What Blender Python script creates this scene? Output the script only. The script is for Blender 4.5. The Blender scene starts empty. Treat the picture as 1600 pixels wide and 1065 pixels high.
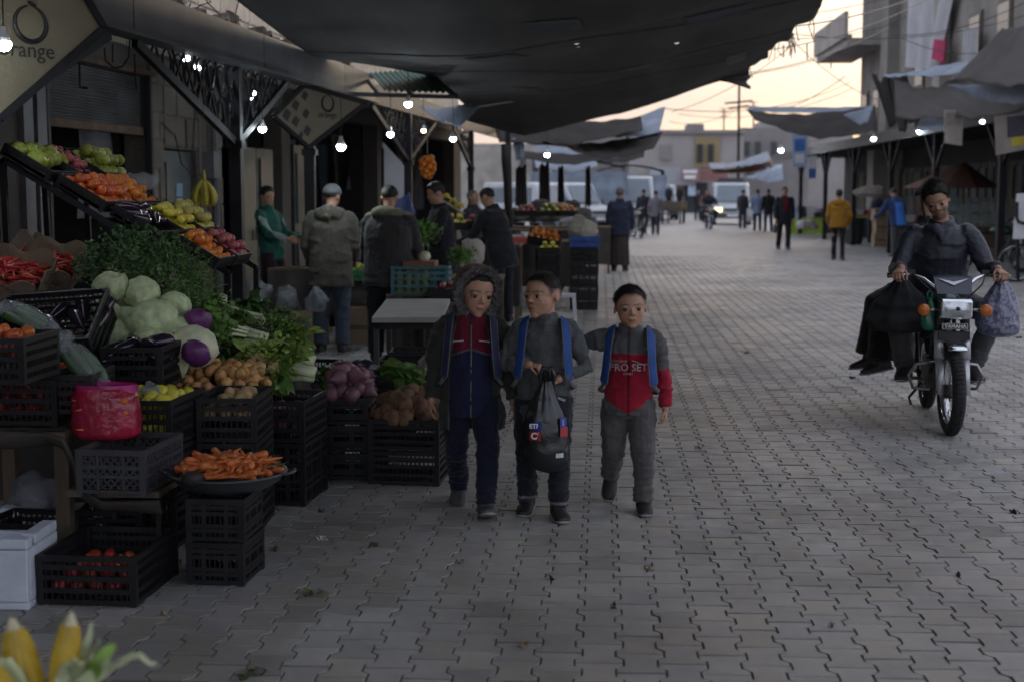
import bpy,bmesh,math,random
import numpy as np
from mathutils import Vector,Matrix,Euler
random.seed(7)
rng=np.random.default_rng(7)
R=math.radians
scene=bpy.context.scene
COL=scene.collection

# ---------------------------------------------------------------- camera
FPX,CX,CY=2222.0,800.0,532.5          # 50 mm lens on a 1600 px wide picture
PITCH,YAW,EYE=R(5.97),R(3.6),1.6
cam_d=bpy.data.cameras.new('camera')
cam_d.sensor_width=36.0
cam_d.lens=50.0
cam_d.clip_start=0.05
cam_d.clip_end=3000
cam_d.dof.use_dof=True
cam_d.dof.focus_distance=7.4
cam_d.dof.aperture_fstop=2.6
cam=bpy.data.objects.new('camera',cam_d)
cam.location=(0,0,EYE)
cam.rotation_euler=(R(90)-PITCH,0,YAW)
COL.objects.link(cam)
scene.camera=cam
# ---------------------------------------------------------------- dusk sky and low sun
SUN_EL,SUN_AZ=R(7),R(16)
world=bpy.data.worlds.new('World')
scene.world=world
world.use_nodes=True
wn,wl=world.node_tree.nodes,world.node_tree.links
wn.clear()
w_out=wn.new('ShaderNodeOutputWorld')
w_bg=wn.new('ShaderNodeBackground')
w_sky=wn.new('ShaderNodeTexSky')
w_sky.sky_type='NISHITA'
w_sky.sun_disc=False
w_sky.sun_elevation=SUN_EL
w_sky.sun_rotation=SUN_AZ
w_sky.air_density=1.0
w_sky.dust_density=0.6
w_sky.ozone_density=1.5
w_bg.inputs['Strength'].default_value=0.11
# thin streaky evening cloud, the same all round the sky
w_tc=wn.new('ShaderNodeTexCoord')
w_map=wn.new('ShaderNodeMapping')
w_map.inputs['Scale'].default_value=(2.2,2.2,13.0)
w_noi=wn.new('ShaderNodeTexNoise')
w_noi.inputs['Scale'].default_value=1.7
w_noi.inputs['Detail'].default_value=7
w_rmp=wn.new('ShaderNodeMapRange')
w_rmp.inputs['From Min'].default_value=0.3
w_rmp.inputs['From Max'].default_value=0.7
w_rmp.inputs['To Min'].default_value=0.93
w_rmp.inputs['To Max'].default_value=0.975
w_mix=wn.new('ShaderNodeMix')
w_mix.data_type='RGBA'
# even veil of high evening cloud, warm towards the set sun and cool away from it
w_dot=wn.new('ShaderNodeVectorMath'); w_dot.operation='DOT_PRODUCT'
w_dot.inputs[1].default_value=(math.sin(SUN_AZ),math.cos(SUN_AZ),0)
w_dr=wn.new('ShaderNodeMapRange'); w_dr.interpolation_type='SMOOTHSTEP'
w_dr.inputs['From Min'].default_value=0.45
w_dr.inputs['From Max'].default_value=1.0
w_veil=wn.new('ShaderNodeMix'); w_veil.data_type='RGBA'
w_veil.inputs['A'].default_value=(2.05,2.2,2.6,1)
w_veil.inputs['B'].default_value=(2.1,1.72,1.52,1)
wl.new(w_tc.outputs['Generated'],w_dot.inputs[0])
wl.new(w_dot.outputs['Value'],w_dr.inputs['Value'])
wl.new(w_dr.outputs['Result'],w_veil.inputs['Factor'])
# dusty pink-grey band low over the whole horizon
w_sep=wn.new('ShaderNodeSeparateXYZ')
w_er=wn.new('ShaderNodeMapRange'); w_er.interpolation_type='SMOOTHSTEP'
w_er.inputs['From Min'].default_value=0.02
w_er.inputs['From Max'].default_value=0.14
w_low=wn.new('ShaderNodeMix'); w_low.data_type='RGBA'
w_low.inputs['A'].default_value=(1.25,1.06,1.12,1)
wl.new(w_tc.outputs['Generated'],w_sep.inputs['Vector'])
wl.new(w_sep.outputs['Z'],w_er.inputs['Value'])
wl.new(w_er.outputs['Result'],w_low.inputs['Factor'])
wl.new(w_veil.outputs['Result'],w_low.inputs['B'])
wl.new(w_low.outputs['Result'],w_mix.inputs['B'])
wl.new(w_tc.outputs['Generated'],w_map.inputs['Vector'])
wl.new(w_map.outputs['Vector'],w_noi.inputs['Vector'])
wl.new(w_noi.outputs['Fac'],w_rmp.inputs['Value'])
wl.new(w_rmp.outputs['Result'],w_mix.inputs['Factor'])
wl.new(w_sky.outputs['Color'],w_mix.inputs['A'])
wl.new(w_mix.outputs['Result'],w_bg.inputs['Color'])
wl.new(w_bg.outputs['Background'],w_out.inputs['Surface'])

sun_d=bpy.data.lights.new('sun','SUN')
sun_d.energy=0.15
sun_d.angle=R(12)
sun_d.color=(1.0,0.80,0.58)
sun=bpy.data.objects.new('sun',sun_d)
sun.rotation_euler=Vector((-math.sin(SUN_AZ)*math.cos(SUN_EL),-math.cos(SUN_AZ)*math.cos(SUN_EL),-math.sin(SUN_EL))).to_track_quat('-Z','Y').to_euler()
COL.objects.link(sun)
# ---------------------------------------------------------------- exposure
vs=scene.view_settings
vs.view_transform='Standard'
vs.look='None'
vs.exposure=2.2
vs.gamma=1.0
vs.use_curve_mapping=False
scene.cycles.use_denoising=True
scene.cycles.use_adaptive_sampling=True
scene.cycles.adaptive_threshold=0.05
scene.cycles.max_bounces=4
scene.cycles.diffuse_bounces=2
scene.cycles.transparent_max_bounces=8
scene.cycles.sample_clamp_indirect=4

# ================================================================ helpers
def ray(px,py):
    d=Vector(((px-CX)/FPX,-(py-CY)/FPX,-1.0))
    return Euler((R(90)-PITCH,0,YAW)).to_matrix() @ d
def P(px,py,Y):
    d=ray(px,py); t=Y/d.y
    return Vector((d.x*t,Y,EYE+d.z*t))
def G(px,py,z=0.0):
    d=ray(px,py); t=(z-EYE)/d.z
    return Vector((d.x*t,d.y*t,z))
def RP(px,py,pt,nrm):
    d=ray(px,py); o=Vector((0,0,EYE)); n=Vector(nrm)
    t=(Vector(pt)-o).dot(n)/d.dot(n)
    return o+d*t

def vnoise(Pn,s=1.0,seed=0):
    """smooth value noise in -1..1 for an (n,3) array"""
    q=np.asarray(Pn,float)*s+seed*17.31
    i=np.floor(q).astype(np.int64); f=q-i
    f=f*f*(3-2*f)
    def h(a,b,c):
        n=(a*374761393+b*668265263+c*2147483647+seed*144269) & 0x7fffffff
        n=((n ^ (n >> 13))*1274126177) & 0x7fffffff
        return ((n ^ (n >> 16)) & 0xffff)/32767.5-1
    x,y,z=i[:,0],i[:,1],i[:,2]
    r=0
    for a in (0,1):
        wa=f[:,0] if a else 1-f[:,0]
        for b in (0,1):
            wb=f[:,1] if b else 1-f[:,1]
            for c in (0,1):
                wc=f[:,2] if c else 1-f[:,2]
                r=r+wa*wb*wc*h(x+a,y+b,z+c)
    return r

_sph={}
def sph(seg,rings):
    k=(seg,rings)
    if k not in _sph:
        v=[(0,0,1)]
        for i in range(1,rings):
            a=math.pi*i/rings
            for j in range(seg):
                b=2*math.pi*j/seg
                v.append((math.sin(a)*math.cos(b),math.sin(a)*math.sin(b),math.cos(a)))
        v.append((0,0,-1))
        f=[(0,1+j,1+(j+1)%seg) for j in range(seg)]
        for i in range(rings-2):
            o=1+i*seg
            for j in range(seg):
                f.append((o+j,o+seg+j,o+seg+(j+1)%seg,o+(j+1)%seg))
        o=1+(rings-2)*seg
        n=len(v)-1
        f += [(n,o+(j+1)%seg,o+j) for j in range(seg)]
        _sph[k]=(np.array(v,float),f)
    return _sph[k]

class MB:
    def __init__(s):
        s.v=[]; s.f=[]; s.m=[]
    def add(s,verts,faces,mi=0):
        o=len(s.v)
        s.v.extend([tuple(map(float,p)) for p in verts])
        s.f.extend([tuple(i+o for i in f) for f in faces])
        s.m.extend([mi]*len(faces))
        return s
    def box(s,c,size,rot=None,mi=0,taper=1.0):
        x,y,z=(k/2 for k in size)
        t=taper
        v=[Vector(p) for p in ((-x,-y,-z),(x,-y,-z),(x,y,-z),(-x,y,-z),(-x*t,-y*t,z),(x*t,-y*t,z),(x*t,y*t,z),(-x*t,y*t,z))]
        if rot is not None:
            m=rot if isinstance(rot,Matrix) else Euler(rot).to_matrix()
            v=[m @ p for p in v]
        c=Vector(c)
        return s.add([p+c for p in v],[(0,3,2,1),(4,5,6,7),(0,1,5,4),(1,2,6,5),(2,3,7,6),(3,0,4,7)],mi)
    def bar(s,a,b,w,h=None,mi=0,up=(0,0,1)):
        a,b=Vector(a),Vector(b)
        h=w if h is None else h
        d=(b-a); L=d.length
        if L<1e-6: return s
        d/= L; u=Vector(up)
        if abs(d.dot(u))>.98: u=Vector((0,1,0)) if abs(d.y)<.9 else Vector((1,0,0))
        x=d.cross(u).normalized(); y=x.cross(d)
        m=Matrix((x,y,d)).transposed()
        return s.box((a+b)/2,(w,h,L),m,mi)
    def loft(s,rings,seg=12,caps=True,mi=0,power=1.0):
        """rings: (centre, xaxis, yaxis) with scaled axes"""
        o=len(s.v)
        for c,xa,ya in rings:
            c,xa,ya=Vector(c),Vector(xa),Vector(ya)
            for j in range(seg):
                t=2*math.pi*j/seg
                ct,st=math.cos(t),math.sin(t)
                if power != 1.0:
                    ct=math.copysign(abs(ct) ** power,ct); st=math.copysign(abs(st) ** power,st)
                s.v.append(tuple(c+xa*ct+ya*st))
        n=len(rings)
        for i in range(n-1):
            for j in range(seg):
                k=(j+1)%seg
                s.f.append((o+i*seg+j,o+i*seg+k,o+(i+1)*seg+k,o+(i+1)*seg+j)); s.m.append(mi)
        if caps:
            s.f.append(tuple(o+j for j in reversed(range(seg)))); s.m.append(mi)
            s.f.append(tuple(o+(n-1)*seg+j for j in range(seg))); s.m.append(mi)
        return s
    def tube(s,pts,rad,seg=8,caps=True,mi=0,flat=1.0,up=None,closed=False):
        pts=[Vector(p) for p in pts]; n=len(pts)
        if not hasattr(rad,'__len__'): rad=[rad]*n
        rings=[]; prev=None
        for i,p in enumerate(pts):
            if closed: t=pts[(i+1)%n]-pts[i-1]
            else: t=pts[min(i+1,n-1)]-pts[max(i-1,0)]
            if t.length<1e-9: t=Vector((0,0,1))
            t.normalize()
            if prev is None:
                u=Vector(up) if up is not None else (Vector((0,0,1)) if abs(t.z)<.9 else Vector((1,0,0)))
                x=u.cross(t)
                if x.length<1e-6: x=Vector((1,0,0)).cross(t)
                x.normalize()
            else:
                x=prev-t*prev.dot(t)
                if x.length<1e-6: x=t.orthogonal()
                x.normalize()
            prev=x
            y=t.cross(x)
            rings.append((p,x*rad[i],y*rad[i]*flat))
        if closed:
            rings.append(rings[0]); caps=False
        return s.loft(rings,seg,caps,mi)
    def capsule(s,pts,rad,seg=10,mi=0,flat=1.0,up=None):
        """tube with rounded ends"""
        pts=[Vector(p) for p in pts]
        if not hasattr(rad,'__len__'): rad=[rad]*len(pts)
        d0=(pts[0]-pts[1]).normalized(); d1=(pts[-1]-pts[-2]).normalized()
        pp,rr=[],[]
        for a in (.98,.8,.45): pp.append(pts[0]+d0*rad[0]*a); rr.append(rad[0]*math.sqrt(1-a*a))
        pp += pts; rr += list(rad)
        for a in (.45,.8,.98): pp.append(pts[-1]+d1*rad[-1]*a); rr.append(rad[-1]*math.sqrt(1-a*a))
        return s.tube(pp,rr,seg,True,mi,flat,up)
    def ell(s,c,r,rot=None,seg=14,rings=9,mi=0):
        v,f=sph(seg,rings)
        r=np.array(r if hasattr(r,'__len__') else (r,r,r),float)
        p=v*r
        if rot is not None:
            m=rot if isinstance(rot,Matrix) else Euler(rot).to_matrix()
            p=p @ np.array(m.to_3x3()).T
        return s.add(p+np.array(Vector(c)),f,mi)
    def lathe(s,prof,c=(0,0,0),seg=20,mi=0,rot=None):
        o=len(s.v); c=Vector(c); m=None if rot is None else (rot if isinstance(rot,Matrix) else Euler(rot).to_matrix())
        for r,z in prof:
            for j in range(seg):
                t=2*math.pi*j/seg
                p=Vector((r*math.cos(t),r*math.sin(t),z))
                if m is not None: p=m @ p
                s.v.append(tuple(p+c))
        for i in range(len(prof)-1):
            for j in range(seg):
                k=(j+1)%seg
                s.f.append((o+i*seg+j,o+i*seg+k,o+(i+1)*seg+k,o+(i+1)*seg+j)); s.m.append(mi)
        if prof[0][0]>1e-4: s.f.append(tuple(o+j for j in reversed(range(seg)))); s.m.append(mi)
        if prof[-1][0]>1e-4:
            q=o+(len(prof)-1)*seg
            s.f.append(tuple(q+j for j in range(seg))); s.m.append(mi)
        return s
    def prism(s,poly,ext,mi=0):
        """planar polygon (3D points) extruded by vector ext"""
        n=len(poly); e=Vector(ext)
        a=[Vector(p) for p in poly]
        v=a+[p+e for p in a]
        f=[tuple(range(n)),tuple(reversed(range(n,2*n)))]
        f=[tuple(reversed(f[0])),tuple(reversed(f[1]))]
        for i in range(n):
            j=(i+1)%n
            f.append((i,j,n+j,n+i))
        return s.add(v,f,mi)
    def grid(s,fn,nu,nv,mi=0,skip=None):
        o=len(s.v)
        for i in range(nv+1):
            for j in range(nu+1):
                s.v.append(tuple(fn(j/nu,i/nv)))
        for i in range(nv):
            for j in range(nu):
                if skip and skip(j,i): continue
                a=o+i*(nu+1)+j
                s.f.append((a,a+1,a+nu+2,a+nu+1)); s.m.append(mi)
        return s
    def mesh(s,name,mats=None,smooth=False,fixn=False):
        me=bpy.data.meshes.new(name)
        me.from_pydata(s.v,[],s.f)
        if mats is not None:
            for m in (mats if isinstance(mats,(list,tuple)) else [mats]): me.materials.append(m)
            if isinstance(mats,(list,tuple)) and len(mats)>1:
                me.polygons.foreach_set('material_index',s.m)
        if fixn:
            bm=bmesh.new(); bm.from_mesh(me); bmesh.ops.recalc_face_normals(bm,faces=bm.faces); bm.to_mesh(me); bm.free()
        if smooth:
            me.polygons.foreach_set('use_smooth',[True]*len(me.polygons))
        me.update()
        return me
    def build(s,name,mats=None,parent=None,smooth=False,fixn=False,loc=None,rot=None):
        return obj(name,s.mesh(name,mats,smooth,fixn),parent,loc,rot)

def obj(name,me,parent=None,loc=None,rot=None,scale=None):
    o=bpy.data.objects.new(name,me); COL.objects.link(o)
    if parent is not None: o.parent=parent
    if loc is not None: o.location=loc
    if rot is not None: o.rotation_euler=rot
    if scale is not None: o.scale=scale if hasattr(scale,'__len__') else (scale,)*3
    return o
def tag(o,label,cat,group=None):
    o['label']=label; o['category']=cat
    if group: o['group']=group
    return o
def kind(o,k):
    o['kind']=k; return o
def thing(name,label,cat,loc=(0,0,0),rot=(0,0,0),group=None):
    o=bpy.data.objects.new(name,None); COL.objects.link(o)
    o.empty_display_size=.1
    o.location=loc; o.rotation_euler=rot if hasattr(rot,'__len__') else (0,0,rot)
    return tag(o,label,cat,group)
def kids(o):
    return [c for c in COL.objects if c.parent == o]
_tree={}
def copy_tree(o,loc,rot,label=None,group=None,scale=None):
    if o.name not in _tree: _tree[o.name]=[(c,kids(c)) for c in kids(o)]
    c=o.copy(); COL.objects.link(c); c.location=loc; c.rotation_euler=rot if hasattr(rot,'__len__') else (0,0,rot)
    if scale: c.scale=(scale,)*3
    if label: c['label']=label
    if group: c['group']=group
    for ch,gs in _tree[o.name]:
        k=ch.copy(); COL.objects.link(k); k.parent=c
        for g in gs:
            q=g.copy(); COL.objects.link(q); q.parent=k
    return c

def setcol(me,cols,name='tone'):
    """per-vertex colours"""
    a=me.color_attributes.new(name,'FLOAT_COLOR','POINT')
    c=np.ones((len(me.vertices),4),np.float32); c[:,:3]=cols
    a.data.foreach_set('color',c.ravel())
def verts_np(me):
    a=np.empty(len(me.vertices)*3); me.vertices.foreach_get('co',a); return a.reshape(-1,3)
def normals_np(me):
    a=np.empty(len(me.vertices)*3); me.vertices.foreach_get('normal',a); return a.reshape(-1,3)
def set_verts(me,v):
    me.vertices.foreach_set('co',np.asarray(v,float).ravel()); me.update()

# ---------------------------------------------------------------- procedural materials
_M={}
def M(name,col=(.5,.5,.5),rough=.7,var=.25,scale=6.0,bump=.15,bscale=60.0,metal=0.0,spec=.4,attr=None,
      dirt=0.0,dcol=(.03,.028,.025),emit=None,estr=0.0,trans=0.0,alpha=1.0,rand=0.0,sheen=0.0,coords='Object',stretch=None,sss=0.0):
    if name in _M: return _M[name]
    m=bpy.data.materials.new(name); m.use_nodes=True
    n,l=m.node_tree.nodes,m.node_tree.links
    b=n['Principled BSDF']
    b.inputs['Roughness'].default_value=rough
    b.inputs['Metallic'].default_value=metal
    b.inputs['Specular IOR Level'].default_value=spec
    if sheen: b.inputs['Sheen Weight'].default_value=sheen
    if trans: b.inputs['Transmission Weight'].default_value=trans
    if sss:
        b.inputs['Subsurface Weight'].default_value=sss
        b.inputs['Subsurface Radius'].default_value=(.012,.005,.003)
    if alpha<1: b.inputs['Alpha'].default_value=alpha
    tc=n.new('ShaderNodeTexCoord')
    vec=tc.outputs[coords]
    if stretch:
        mp=n.new('ShaderNodeMapping'); mp.inputs['Scale'].default_value=stretch
        l.new(vec,mp.inputs['Vector']); vec=mp.outputs['Vector']
    if attr:
        an=n.new('ShaderNodeAttribute'); an.attribute_name=attr
        base=an.outputs['Color']
    else:
        rgb=n.new('ShaderNodeRGB'); rgb.outputs[0].default_value=(*col,1)
        base=rgb.outputs[0]
    def mixc(fac,a,bb,mode='MIX'):
        x=n.new('ShaderNodeMix'); x.data_type='RGBA'; x.blend_type=mode
        if isinstance(fac,float): x.inputs['Factor'].default_value=fac
        else: l.new(fac,x.inputs['Factor'])
        for s_,k in ((a,'A'),(bb,'B')):
            if isinstance(s_,tuple): x.inputs[k].default_value=(*s_,1)
            else: l.new(s_,x.inputs[k])
        return x.outputs['Result']
    if rand:
        oi=n.new('ShaderNodeObjectInfo')
        hv=n.new('ShaderNodeHueSaturation')
        mr=n.new('ShaderNodeMapRange'); mr.inputs['To Min'].default_value=1-rand; mr.inputs['To Max'].default_value=1+rand
        l.new(oi.outputs['Random'],mr.inputs['Value']); l.new(mr.outputs['Result'],hv.inputs['Value'])
        mr2=n.new('ShaderNodeMapRange'); mr2.inputs['To Min'].default_value=.5-rand*.05; mr2.inputs['To Max'].default_value=.5+rand*.05
        ml=n.new('ShaderNodeMath'); ml.operation='FRACT'; m7=n.new('ShaderNodeMath'); m7.operation='MULTIPLY'; m7.inputs[1].default_value=7.3
        l.new(oi.outputs['Random'],m7.inputs[0]); l.new(m7.outputs[0],ml.inputs[0]); l.new(ml.outputs[0],mr2.inputs['Value']); l.new(mr2.outputs['Result'],hv.inputs['Hue'])
        l.new(base,hv.inputs['Color']); base=hv.outputs['Color']
    if var:
        nz=n.new('ShaderNodeTexNoise'); nz.inputs['Scale'].default_value=scale; nz.inputs['Detail'].default_value=6
        l.new(vec,nz.inputs['Vector'])
        mr=n.new('ShaderNodeMapRange'); mr.inputs['From Min'].default_value=.3; mr.inputs['From Max'].default_value=.7
        mr.inputs['To Min'].default_value=1-var; mr.inputs['To Max'].default_value=1+var
        l.new(nz.outputs['Fac'],mr.inputs['Value'])
        hs=n.new('ShaderNodeHueSaturation'); l.new(base,hs.inputs['Color']); l.new(mr.outputs['Result'],hs.inputs['Value'])
        base=hs.outputs['Color']
    if dirt:
        nd=n.new('ShaderNodeTexNoise'); nd.inputs['Scale'].default_value=scale*.6; nd.inputs['Detail'].default_value=9; nd.inputs['Roughness'].default_value=.7
        l.new(vec,nd.inputs['Vector'])
        mr=n.new('ShaderNodeMapRange'); mr.inputs['From Min'].default_value=.45; mr.inputs['From Max'].default_value=.72; mr.inputs['To Max'].default_value=dirt
        l.new(nd.outputs['Fac'],mr.inputs['Value'])
        base=mixc(mr.outputs['Result'],base,dcol)
    l.new(base,b.inputs['Base Color'])
    if bump:
        nb=n.new('ShaderNodeTexNoise'); nb.inputs['Scale'].default_value=bscale; nb.inputs['Detail'].default_value=4
        l.new(vec,nb.inputs['Vector'])
        bp=n.new('ShaderNodeBump'); bp.inputs['Strength'].default_value=bump; bp.inputs['Distance'].default_value=.01
        l.new(nb.outputs['Fac'],bp.inputs['Height']); l.new(bp.outputs['Normal'],b.inputs['Normal'])
    if emit:
        b.inputs['Emission Color'].default_value=(*emit,1); b.inputs['Emission Strength'].default_value=estr
    _M[name]=m
    return m

BENCH=bpy.data.scenes.new('modelling_bench')      # empty scene: shapes are baked here, it is removed at the end
def baked(o):
    BENCH.collection.objects.link(o)
    with bpy.context.temp_override(scene=BENCH,view_layer=BENCH.view_layers[0]):
        dg=bpy.context.evaluated_depsgraph_get()
        return bpy.data.meshes.new_from_object(o.evaluated_get(dg))

def text_mesh(txt,size,name='lettering',depth=.002,bold=0.0,align='CENTER'):
    cu=bpy.data.curves.new(name,'FONT'); cu.body=txt; cu.size=size; cu.extrude=depth; cu.offset=bold
    cu.align_x=align; cu.align_y='CENTER'; cu.resolution_u=2
    o=bpy.data.objects.new(name,cu)
    me=baked(o)
    bpy.data.objects.remove(o); bpy.data.curves.remove(cu)
    return me

def modded(mb,mods,name='m'):
    """mesh data after modifiers [(type, {attrs})]"""
    me=mb.mesh(name) if isinstance(mb,MB) else mb
    o=bpy.data.objects.new(name,me)
    for t,kw in mods:
        md=o.modifiers.new(t,t)
        for k,v in kw.items(): setattr(md,k,v)
    out=baked(o)
    bpy.data.objects.remove(o)
    return out
def remesh(mb,voxel,smooth=2,fac=.5,name='m'):
    mods=[('REMESH',dict(mode='VOXEL',voxel_size=voxel,use_smooth_shade=True))]
    if smooth: mods.append(('SMOOTH',dict(iterations=smooth,factor=fac)))
    return modded(mb,mods,name)

# ================================================================ ground and paving
PX,PL=0.1422,0.2017            # laying pitch of the I-shaped pavers
m_joint=M('paver_joint_sand',(.11,.102,.094),.95,.3,3.0,.3,80)
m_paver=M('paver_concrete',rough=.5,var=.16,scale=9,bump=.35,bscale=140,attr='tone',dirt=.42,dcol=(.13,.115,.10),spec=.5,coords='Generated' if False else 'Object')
def patchy(m,lo,hi):
    "damp and worn patches: uneven gloss over the paving"
    n,l=m.node_tree.nodes,m.node_tree.links; tc=n.new('ShaderNodeNewGeometry'); nz=n.new('ShaderNodeTexNoise'); nz.inputs['Scale'].default_value=.45; nz.inputs['Detail'].default_value=6
    l.new(tc.outputs['Position'],nz.inputs['Vector']); mr=n.new('ShaderNodeMapRange'); mr.inputs['From Min'].default_value=.35; mr.inputs['From Max'].default_value=.65; mr.inputs['To Min'].default_value=lo; mr.inputs['To Max'].default_value=hi
    l.new(nz.outputs['Fac'],mr.inputs['Value']); l.new(mr.outputs['Result'],n['Principled BSDF'].inputs['Roughness'])
    n2=n.new('ShaderNodeTexNoise'); n2.inputs['Scale'].default_value=1.1; n2.inputs['Detail'].default_value=9; n2.inputs['Roughness'].default_value=.65; l.new(tc.outputs['Position'],n2.inputs['Vector'])
    m2=n.new('ShaderNodeMapRange'); m2.inputs['From Min'].default_value=.36; m2.inputs['From Max'].default_value=.56; m2.inputs['To Min'].default_value=.74; m2.inputs['To Max'].default_value=1.04; l.new(n2.outputs['Fac'],m2.inputs['Value'])
    b=n['Principled BSDF']; hs=n.new('ShaderNodeHueSaturation'); l.new(b.inputs['Base Color'].links[0].from_socket,hs.inputs['Color']); l.new(m2.outputs['Result'],hs.inputs['Value']); l.new(hs.outputs['Color'],b.inputs['Base Color'])
patchy(m_paver,.38,.62)
g=MB()
g.grid(lambda u,v: (-60+120*u,-10+230*v,-0.0055),30,50)
ground=kind(g.build('ground',m_joint),'structure')

def paver_outline(gap=.0068):
    a=PX/2+.0135-gap/2; b=PX/2-.0135-gap/2; h=PL/2-.0046
    return [(-a,-h),(a,-h),(a,-h+.033),(b,-h+.060),(b,h-.060),(a,h-.033),(a,h),(-a,h),(-a,h-.033),(-b,h-.060),(-b,-h+.060),(-a,-h+.033)]
OUT=np.array(paver_outline())
IN=OUT*np.array([.965,.972])
BASE=np.array([.315,.303,.290])
def tone_at(big,r):
    t=1+big+r.normal(0,.075)
    c=BASE*t
    k=r.random()
    if k<.10: c=c*np.array([.95,.97,1.03])
    elif k<.2: c=c*np.array([1.04,1.0,.94])
    elif k<.23: c=c*.78
    return c
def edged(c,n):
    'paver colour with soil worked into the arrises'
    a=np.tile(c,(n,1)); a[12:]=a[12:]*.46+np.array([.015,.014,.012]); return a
r2=np.random.default_rng(11)
near,far_l=[],[]
for i in range(-34,66):
    x=i*PX
    for j in range(14,182):
        y=j*PL+(PL/2 if i%2 else 0)
        # inside the view cone (with a margin for a step to the side)
        if y<2.9 or abs(x-(-.063*y))>.40*y+1.3: continue
        if y>36: continue
        near.append((y,x))
near.sort()
# the 300 largest in view: nearest to the camera and inside the picture
def inview(x,y): 
    d=Vector((x,y,-EYE)); m=Euler((R(90)-PITCH,0,YAW)).to_matrix().transposed() @ d
    px,py=CX+FPX*m.x/-m.z,CY-FPX*m.y/-m.z
    return 0<px<1600 and py<1075
singles=[q for q in near if inview(q[1],q[0])][:300]
sset=set(singles)
def paver_geo(tilt=(0,0),dz=0.0,sides=True):
    n=12
    z0=dz+OUT[:,0]*tilt[0]+OUT[:,1]*tilt[1]
    z1=z0
    top=np.column_stack([IN,z1])
    edge=np.column_stack([OUT,z0-.0035])
    low=np.column_stack([OUT,np.full(n,-.03)])
    tf=[(0,1,2,11),(11,2,3,10),(10,3,4,9),(9,4,5,8),(8,5,6,7)]
    v=np.vstack([top,edge,low] if sides else [top,edge])
    f=list(tf)
    for i in range(n):
        j=(i+1)%n
        f.append((n+i,n+j,j,i))
        if sides: f.append((2*n+i,2*n+j,n+j,n+i))
    return v,f
# 24 shared paver meshes for the single pieces
pmesh=[]
for k in range(24):
    v,f=paver_geo((r2.normal(0,.007),r2.normal(0,.007)),r2.normal(0,.0012))
    mb=MB().add(v,f); me=mb.mesh('paver',m_paver)
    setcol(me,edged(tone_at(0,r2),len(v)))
    pmesh.append(me)
for k,(y,x) in enumerate(singles):
    obj('paver',pmesh[int(r2.integers(24))],ground,(x,y,0))
V,F,C=[],[],[]
o=0
rest=[q for q in near if q not in sset]
_q=np.array([(x,y,0) for y,x in rest])
_big=vnoise(_q,.55,3)*.12+vnoise(_q,2.1,5)*.08
for (y,x),bg_ in zip(rest,_big):
    sides=y<13
    v,f=paver_geo((r2.normal(0,.006),r2.normal(0,.006)),r2.normal(0,.0012),sides)
    v=v+np.array([x,y,0]); V.append(v)
    F.extend([tuple(q+o for q in t) for t in f]); o += len(v)
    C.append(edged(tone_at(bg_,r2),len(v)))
me=bpy.data.meshes.new('paver_field'); me.from_pydata(np.vstack(V).tolist(),[],F); me.materials.append(m_paver)
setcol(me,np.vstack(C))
kind(obj('paver_field',me,ground),'stuff')
# far paving, too far to tell the stones apart: pattern in the material
m_far=M('far_paving',(.285,.279,.274),.5,.2,2.2,.25,30,dirt=.3,dcol=(.08,.07,.062))
fp=MB()
fp.grid(lambda u,v: (-40+80*u,36.0+150*v,-.004),10,20)
kind(fp.build('far_pavement',m_far,ground),'stuff')
fp=MB()
fp.grid(lambda u,v: (-14+9.2*u,-2+38.0*v,-.003),6,12)
fp.grid(lambda u,v: (9.4+16*u,-2+38.0*v,-.003),6,12)
kind(fp.build('side_pavement',m_far,ground),'stuff')

# ================================================================ left side: shop front, arcade, roof
AP,AN=Vector((-3.36,13,0)),Vector((1,-.063,0)).normalized()     # arcade plane
AD=Vector((.063,1,0)).normalized()
WP,WN=Vector((-5.4+.06*13,13,0)),Vector((1,-.06,0)).normalized()   # shop wall plane
WD=Vector((.06,1,0)).normalized()
def A(px,py): return RP(px,py,AP,AN)
def W(px,py,off=0.0): return RP(px,py,WP+WN*off,WN)
def arc(Y,z,off=0.0):
    return Vector((AP.x+(Y-13)*.063,Y,z))+AN*off
def wal(Y,z,off=0.0):
    return Vector((WP.x+(Y-13)*.06,Y,z))+WN*off

m_steel=M('dark_steel',(.014,.014,.017),.6,.3,9,.1,60,spec=.2)
m_gut=M('grey_gutter_metal',(.055,.056,.062),.55,.3,2.5,.1,40,metal=.2,dirt=.5)
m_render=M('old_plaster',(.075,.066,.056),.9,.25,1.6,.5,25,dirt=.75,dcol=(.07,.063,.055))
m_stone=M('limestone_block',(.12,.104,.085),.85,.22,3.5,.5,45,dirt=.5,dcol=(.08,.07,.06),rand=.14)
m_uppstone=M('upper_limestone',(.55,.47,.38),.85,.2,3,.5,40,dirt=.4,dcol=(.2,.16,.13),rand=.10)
m_shut=M('grey_shutter',(.10,.10,.105),.55,.25,3,.1,60,metal=.25,dirt=.4)
m_rust=M('rusty_steel',(.10,.06,.04),.8,.4,8,.3,60,dirt=.4)
m_dkdoor=M('dark_door_paint',(.035,.045,.045),.5,.3,3,.1,50,dirt=.3)
m_greendoor=M('dark_green_door',(.018,.035,.032),.5,.3,3,.1,50)
m_greyp=M('grey_painted_panel',(.11,.11,.118),.6,.2,3,.1,50,dirt=.4)
m_roof=M('corrugated_roof_sheet',(.03,.03,.033),.95,.3,2,.15,30,spec=.05)
m_rubble=M('rubble',(.10,.085,.07),.95,.5,12,.8,30)
m_cream=M('cream_sign_sheet',(.14,.12,.075),.45,.18,2.2,.08,40,dirt=.25,dcol=(.16,.13,.08))
m_ink=M('sign_ink',(.015,.014,.014),.5,.1,8,0)
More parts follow.
